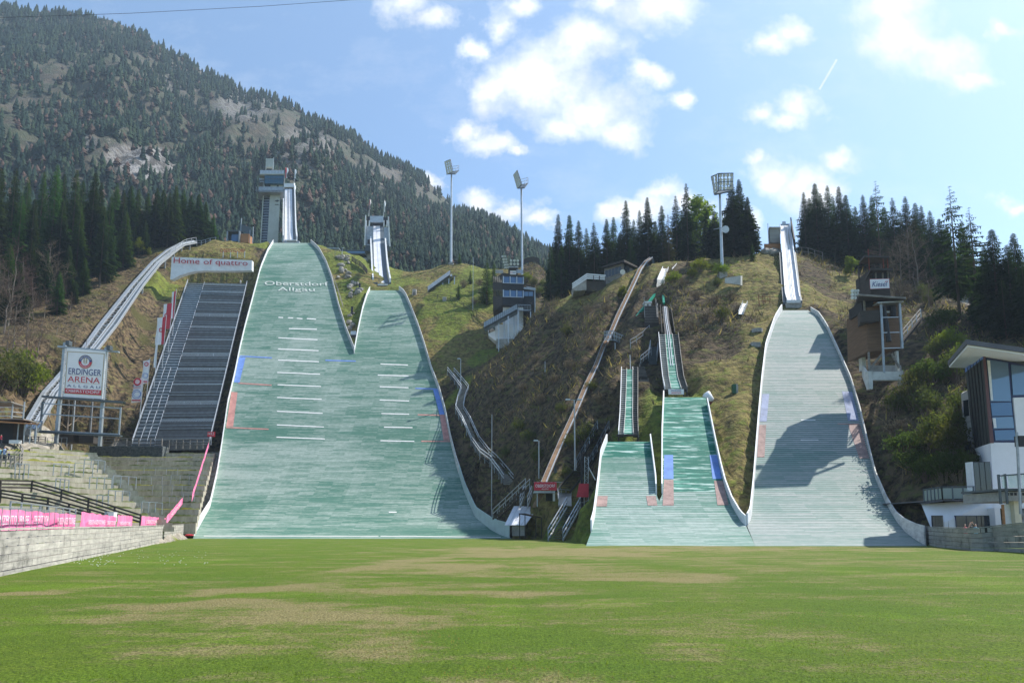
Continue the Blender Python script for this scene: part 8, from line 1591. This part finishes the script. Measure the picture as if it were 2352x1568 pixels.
def trees(rows, name, cat, group, lab, kinds):
    rows = sorted(rows)
    for i, row in enumerate(rows):
        x, y, Y = row[:3]; k = row[3] if len(row) > 3 else kinds[i % len(kinds)]; b = onground(x, Y); top = P(x, y, Y).z; h = max(3., top-b.z+.3)
        plant(k, name, cat, b-Vector((0, 0, .3)), h, lab(i), group, wid=random.uniform(.92, 1.12)*min(1.25, max(.85, 25/h)))
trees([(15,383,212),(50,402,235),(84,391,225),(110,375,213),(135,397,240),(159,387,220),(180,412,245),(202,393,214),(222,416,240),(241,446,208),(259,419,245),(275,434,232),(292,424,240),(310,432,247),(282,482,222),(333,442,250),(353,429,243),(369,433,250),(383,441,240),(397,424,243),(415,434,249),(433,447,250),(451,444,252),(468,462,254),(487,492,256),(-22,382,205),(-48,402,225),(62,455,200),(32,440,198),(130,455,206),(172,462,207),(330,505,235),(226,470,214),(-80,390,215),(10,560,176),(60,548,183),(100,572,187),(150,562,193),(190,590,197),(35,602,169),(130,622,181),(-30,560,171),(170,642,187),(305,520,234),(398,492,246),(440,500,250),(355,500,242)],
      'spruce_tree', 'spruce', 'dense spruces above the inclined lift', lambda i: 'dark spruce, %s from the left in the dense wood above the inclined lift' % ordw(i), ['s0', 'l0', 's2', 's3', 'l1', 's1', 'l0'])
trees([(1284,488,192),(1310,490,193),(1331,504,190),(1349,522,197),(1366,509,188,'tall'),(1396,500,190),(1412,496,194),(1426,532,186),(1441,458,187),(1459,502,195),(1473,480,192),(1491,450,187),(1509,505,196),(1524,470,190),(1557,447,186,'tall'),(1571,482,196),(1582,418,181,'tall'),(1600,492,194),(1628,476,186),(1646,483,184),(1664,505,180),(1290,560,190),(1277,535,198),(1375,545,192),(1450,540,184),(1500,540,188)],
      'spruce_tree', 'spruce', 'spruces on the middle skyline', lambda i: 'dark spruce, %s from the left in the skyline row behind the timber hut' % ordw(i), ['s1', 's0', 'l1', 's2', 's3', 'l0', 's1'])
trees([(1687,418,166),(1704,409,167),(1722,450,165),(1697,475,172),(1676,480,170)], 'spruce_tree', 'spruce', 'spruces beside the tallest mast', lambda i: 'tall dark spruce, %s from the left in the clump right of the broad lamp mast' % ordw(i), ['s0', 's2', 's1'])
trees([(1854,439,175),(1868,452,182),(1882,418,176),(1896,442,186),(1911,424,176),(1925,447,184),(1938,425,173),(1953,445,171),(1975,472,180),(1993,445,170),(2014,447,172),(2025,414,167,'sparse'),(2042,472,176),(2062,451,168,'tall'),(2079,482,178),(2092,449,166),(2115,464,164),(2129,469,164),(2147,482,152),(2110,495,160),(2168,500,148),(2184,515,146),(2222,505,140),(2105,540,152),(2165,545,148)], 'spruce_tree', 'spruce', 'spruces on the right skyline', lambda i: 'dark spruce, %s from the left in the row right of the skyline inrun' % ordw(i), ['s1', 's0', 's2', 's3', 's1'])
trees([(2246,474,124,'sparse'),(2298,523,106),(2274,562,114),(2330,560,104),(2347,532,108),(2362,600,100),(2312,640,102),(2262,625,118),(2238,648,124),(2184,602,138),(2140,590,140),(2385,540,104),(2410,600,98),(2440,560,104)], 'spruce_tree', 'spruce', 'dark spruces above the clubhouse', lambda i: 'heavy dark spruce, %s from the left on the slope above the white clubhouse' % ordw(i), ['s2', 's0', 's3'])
for (x, y, Y, k), lab in (((2194,421,116,'sparse'), 'tallest thin crowned spruce with bare branch tips, above the brown judges tower'), ((1537,488,174,'brown'), 'brownish dying spruce beside the top of the brown chute'), ((1265,561,186,'s1'), 'single dark spruce standing right of the black judges tower'), ((1729,556,159,'lit'), 'short bright spruce at the foot of the clump right of the broad lamp mast'), ((1118,593,212,'lit'), 'bright young spruce left of the black judges tower'), ((1134,598,221,'lit'), 'small spruce peeping out just left of the black judges tower'), ((1055,577,238,'lit'), 'small spruce beside the farthest left floodlight mast'), ((1080,617,223,'lit'), 'small spruce midway between the left mast and black tower'), ((1053,648,214,'lit'), 'tiny spruce on the bank below the left floodlight mast'), ((228,470,203,'tall'), 'long trunked spruce at the clearing edge above the inclined lift')):
    b = onground(x, Y) if k != 'sparse' else onground(2205, Y); h = P(x, y, Y).z-b.z; plant(k, 'spruce_tree', 'spruce', b-Vector((0, 0, .3)), h, lab, None)
trees([(20,560,166),(45,600,172),(6,625,160),(75,640,174),(100,662,177),(112,560,188),(140,640,187),(160,672,182),(186,700,180),(60,700,152),(30,692,150),(130,722,166),(200,690,192),(-20,600,160),(85,730,150),(150,745,160),(15,740,142),(-40,560,170)], 'bare_tree', 'bare tree', 'leafless trees at the left edge', lambda i: 'leafless grey tree, %s from the left picture edge below the spruce wood' % ordw(i), ['bare0', 'bare2', 'bare1', 'bare2'])
trees([(2090,505,152),(2112,532,146),(2070,545,152),(2030,548,158),(2132,622,130),(2152,640,126),(2060,600,140),(2335,575,112,'bare2'),(2105,600,138)], 'bare_tree', 'bare tree', 'leafless trees at the right', lambda i: 'leafless brown tree, %s from the left behind the dark upper hut' % ordw(i), ['bare1', 'bare0'])
for (x, y, Y, k), lab in (((1613,470,190,'birch'), 'pale green birch among the dark skyline spruces'), ((1957,590,152,'young'), 'yellow green young tree on the bank left of the dark upper hut'), ((318,548,233,'birch'), 'pale green young tree at the spruce wood edge beside the lift'), ((342,570,233,'young'), 'small yellow green tree nearest the lift at the wood edge'), ((1428,660,160,'young'), 'yellow budding shrub tree left of the brown chute'), ((1221,690,190,'bare1'), 'bare shrub tree between the black tower and the single spruce'), ((1103,640,214,'bare0'), 'bare sapling left of the bright young spruce')):
    b = onground(x, Y); plant(k, 'young_tree' if k != 'birch' else 'birch_tree', 'tree', b-Vector((0, 0, .2)), max(2.5, P(x, y, Y).z-b.z), lab, None)
def bushes(rows, group, where):
    rows = sorted(rows)
    for i, (x, y, h, k) in enumerate(rows):
        b = hit(x, y, 40); adj = {'b_green': 'fresh green', 'b_willow': 'olive green', 'b_dark': 'dark green', 'b_twig': 'brown twiggy'}[k]
        plant(k, 'bush', 'bush', b-Vector((0, 0, .15)), h, '%s bush, %s from left %s' % (adj, ordw(i), where), group, ('stems', 'foliage'), random.uniform(.9, 1.3))
W_ = 'b_willow'; G_ = 'b_green'; D__ = 'b_dark'; T_ = 'b_twig'
bushes([(20,890,7,W_),(48,905,8,G_),(75,900,5,W_),(-15,900,7,W_),(95,880,4,W_)], 'bushes at the left edge', 'at the left edge above the booth')
bushes([(1190,1000,3.2,W_),(1215,1020,3,W_),(1346,1030,3.6,W_),(1236,1068,3,W_),(1300,775,3,W_),(1359,800,2.6,T_),(1170,960,2,T_),(1270,880,2.4,T_),(1310,850,2.6,T_),(1290,950,2.2,W_),(1240,930,2.4,T_),(1330,960,2.,T_),(1200,900,2.2,T_),(1280,740,2.2,T_),(1160,1050,2,W_),(1360,900,2.4,W_),(1310,1030,2.4,W_),(1260,1000,1.8,T_),(1390,720,2.6,T_),(1350,720,2.2,T_),(1120,1030,1.8,T_),(1230,830,2.2,T_),(1150,900,1.8,T_),(1300,1100,2,W_),(1375,930,2,T_)], 'bushes on the brush hill', 'on the hill beside the brown chute')
bushes([(1546,650,2.8,G_),(1590,640,2.2,G_),(1608,625,3,G_),(1640,628,2.6,W_),(1600,690,2.4,T_),(1640,700,2.4,T_),(1660,740,3.6,W_),(1680,690,2.2,T_),(1620,740,2.4,T_),(1590,760,2.4,T_),(1610,800,2.2,T_),(1700,720,2,T_),(1570,660,2.2,T_),(1650,660,2.,W_),(1655,636,3,G_)], 'bushes on the middle hilltop', 'on the hill below the broad lamp')
bushes([(2055,960,4,W_),(2095,945,4.5,W_),(2130,960,4,W_),(2150,1030,4.5,W_),(2180,1060,4.5,W_),(2085,1050,3.5,D__),(2195,880,4.5,W_),(2150,830,3.6,W_),(2185,810,3.6,G_),(2135,890,4,D__),(2100,1085,3,D__),(2035,880,2.6,W_),(2165,760,4,D__),(2110,900,3.5,W_),(2200,960,4,W_),(2190,1010,4,W_),(2060,1010,3,T_),(2130,1110,3,D__),(2170,1110,3.4,D__),(2200,1100,3.4,D__),(1985,790,2.4,W_),(2090,690,3,T_),(2120,690,3.4,W_),(2070,680,3,T_),(2140,700,3,W_),(1965,740,2.2,T_),(2205,850,3.4,W_),(2225,830,3,G_)], 'bushes on the right slope', 'on the slope behind the white clubhouse')
bushes([(1225,660,3.4,W_),(1240,680,3.4,W_),(1210,650,3,G_),(1090,700,2.2,T_),(1065,660,2.4,T_),(1100,655,2.4,T_),(1250,660,3,W_)], 'bushes behind the black tower', 'behind the black judges tower')
# ---- brush and grass tufts: far too many to count
def scatter(name, label, n, sel, hlo, hhi, wd, mats, blades=3, lean=.5, zones=None):
    x = RNG.uniform(-150, 130, n); y = RNG.uniform(66, 262, n); i = np.clip(((x-GX0)/GS).astype(int), 0, nx_-2); j = np.clip(((y-GY0)/GS).astype(int), 0, ny_-2)
    w_ = sum(ZW['gyblr'.index(q)][j, i]*v for q, v in sel.items()); cl = fbm(x/5, y/5, 3, 77); k = (RNG.random(n) < w_*np.clip((cl-.3)*2.6, .05, 1.2)) & ~BUILT[j, i] & (ZZ[j, i] > .4); k &= ~((x < -30) & (y < 126) & (ZW[4][j, i] > .3)); x, y, i, j = x[k], y[k], i[k], j[k]
    fx = (x-GX0)/GS-i; fy = (y-GY0)/GS-j; z = (ZZ[j, i]*(1-fx)+ZZ[j, i+1]*fx)*(1-fy)+(ZZ[j+1, i]*(1-fx)+ZZ[j+1, i+1]*fx)*fy; VV = []
    for b in range(blades):
        a = RNG.random(len(x))*6.283; h = RNG.uniform(hlo, hhi, len(x)); lx, ly = RNG.normal(0, lean, len(x))*h, RNG.normal(0, lean, len(x))*h-.1*h; ox, oy = RNG.normal(0, .25, len(x)), RNG.normal(0, .25, len(x)); w2 = wd*h
        VV.append(np.stack([np.c_[x+ox-np.cos(a)*w2, y+oy-np.sin(a)*w2, z-.15], np.c_[x+ox+np.cos(a)*w2, y+oy+np.sin(a)*w2, z-.15], np.c_[x+ox+lx, y+oy+ly, z+h*.8]], 1).reshape(-1, 3))
    V = np.concatenate(VV); F = np.arange(len(V)).reshape(-1, 3); mi = RNG.integers(0, len(mats), len(F)); print(name, len(F))
    tag(link(name, npmesh(name, V, F, [M(m) for m in mats], mi)), label, kind='stuff')
scatter('hillside_brush', 'tangled brown brush and dead stems covering the steep hillsides', 90000, {'b': 1., 'l': .6}, .35, 1.5, .075, ['brush_brown', 'brush_brown', 'twigs', 'brush_olive', 'dry_straw'], 3, .7)
scatter('slope_grass', 'uneven grass tufts growing on the sunlit slopes', 90000, {'g': 1., 'y': .9, 'l': .25}, .2, .6, .12, ['brush_olive', 'dry_straw', 'dry_straw', 'blade_green'], 2, .5)

scatter('shrub_thicket', 'waist high leafless twig thickets scattered over the brown hillsides', 14000, {'b': 1.}, 1.2, 2.8, .022, ['brush_brown', 'twigs', 'brush_olive', 'brush_brown'], 5, .38)
build_ground(); build_lawn(); build_mountain()
mb = MB(); mb.quad((-6000, -6000, -1.2), (6000, -6000, -1.2), (6000, 7000, -1.2), (-6000, 7000, -1.2)); mat('valley_floor', (.1, .13, .03), .9, .3, .02)
tag(mb.build('valley_ground', M('valley_floor')), kind='structure')
HAZE = .00016
if HAZE:
    mb = MB(); mb.box(-1500, 1200, -120, 1150, -2.4, 1000)
    m = bpy.data.materials.new('haze'); m.use_nodes = True; nt = m.node_tree; nt.nodes.clear(); o_ = nt.nodes.new('ShaderNodeOutputMaterial'); v_ = nt.nodes.new('ShaderNodeVolumePrincipled')
    v_.inputs['Color'].default_value = (.62, .8, 1, 1); v_.inputs['Density'].default_value = HAZE; v_.inputs['Anisotropy'].default_value = .2; nt.links.new(v_.outputs[0], o_.inputs['Volume'])
    tag(mb.build('haze', m), kind='stuff')
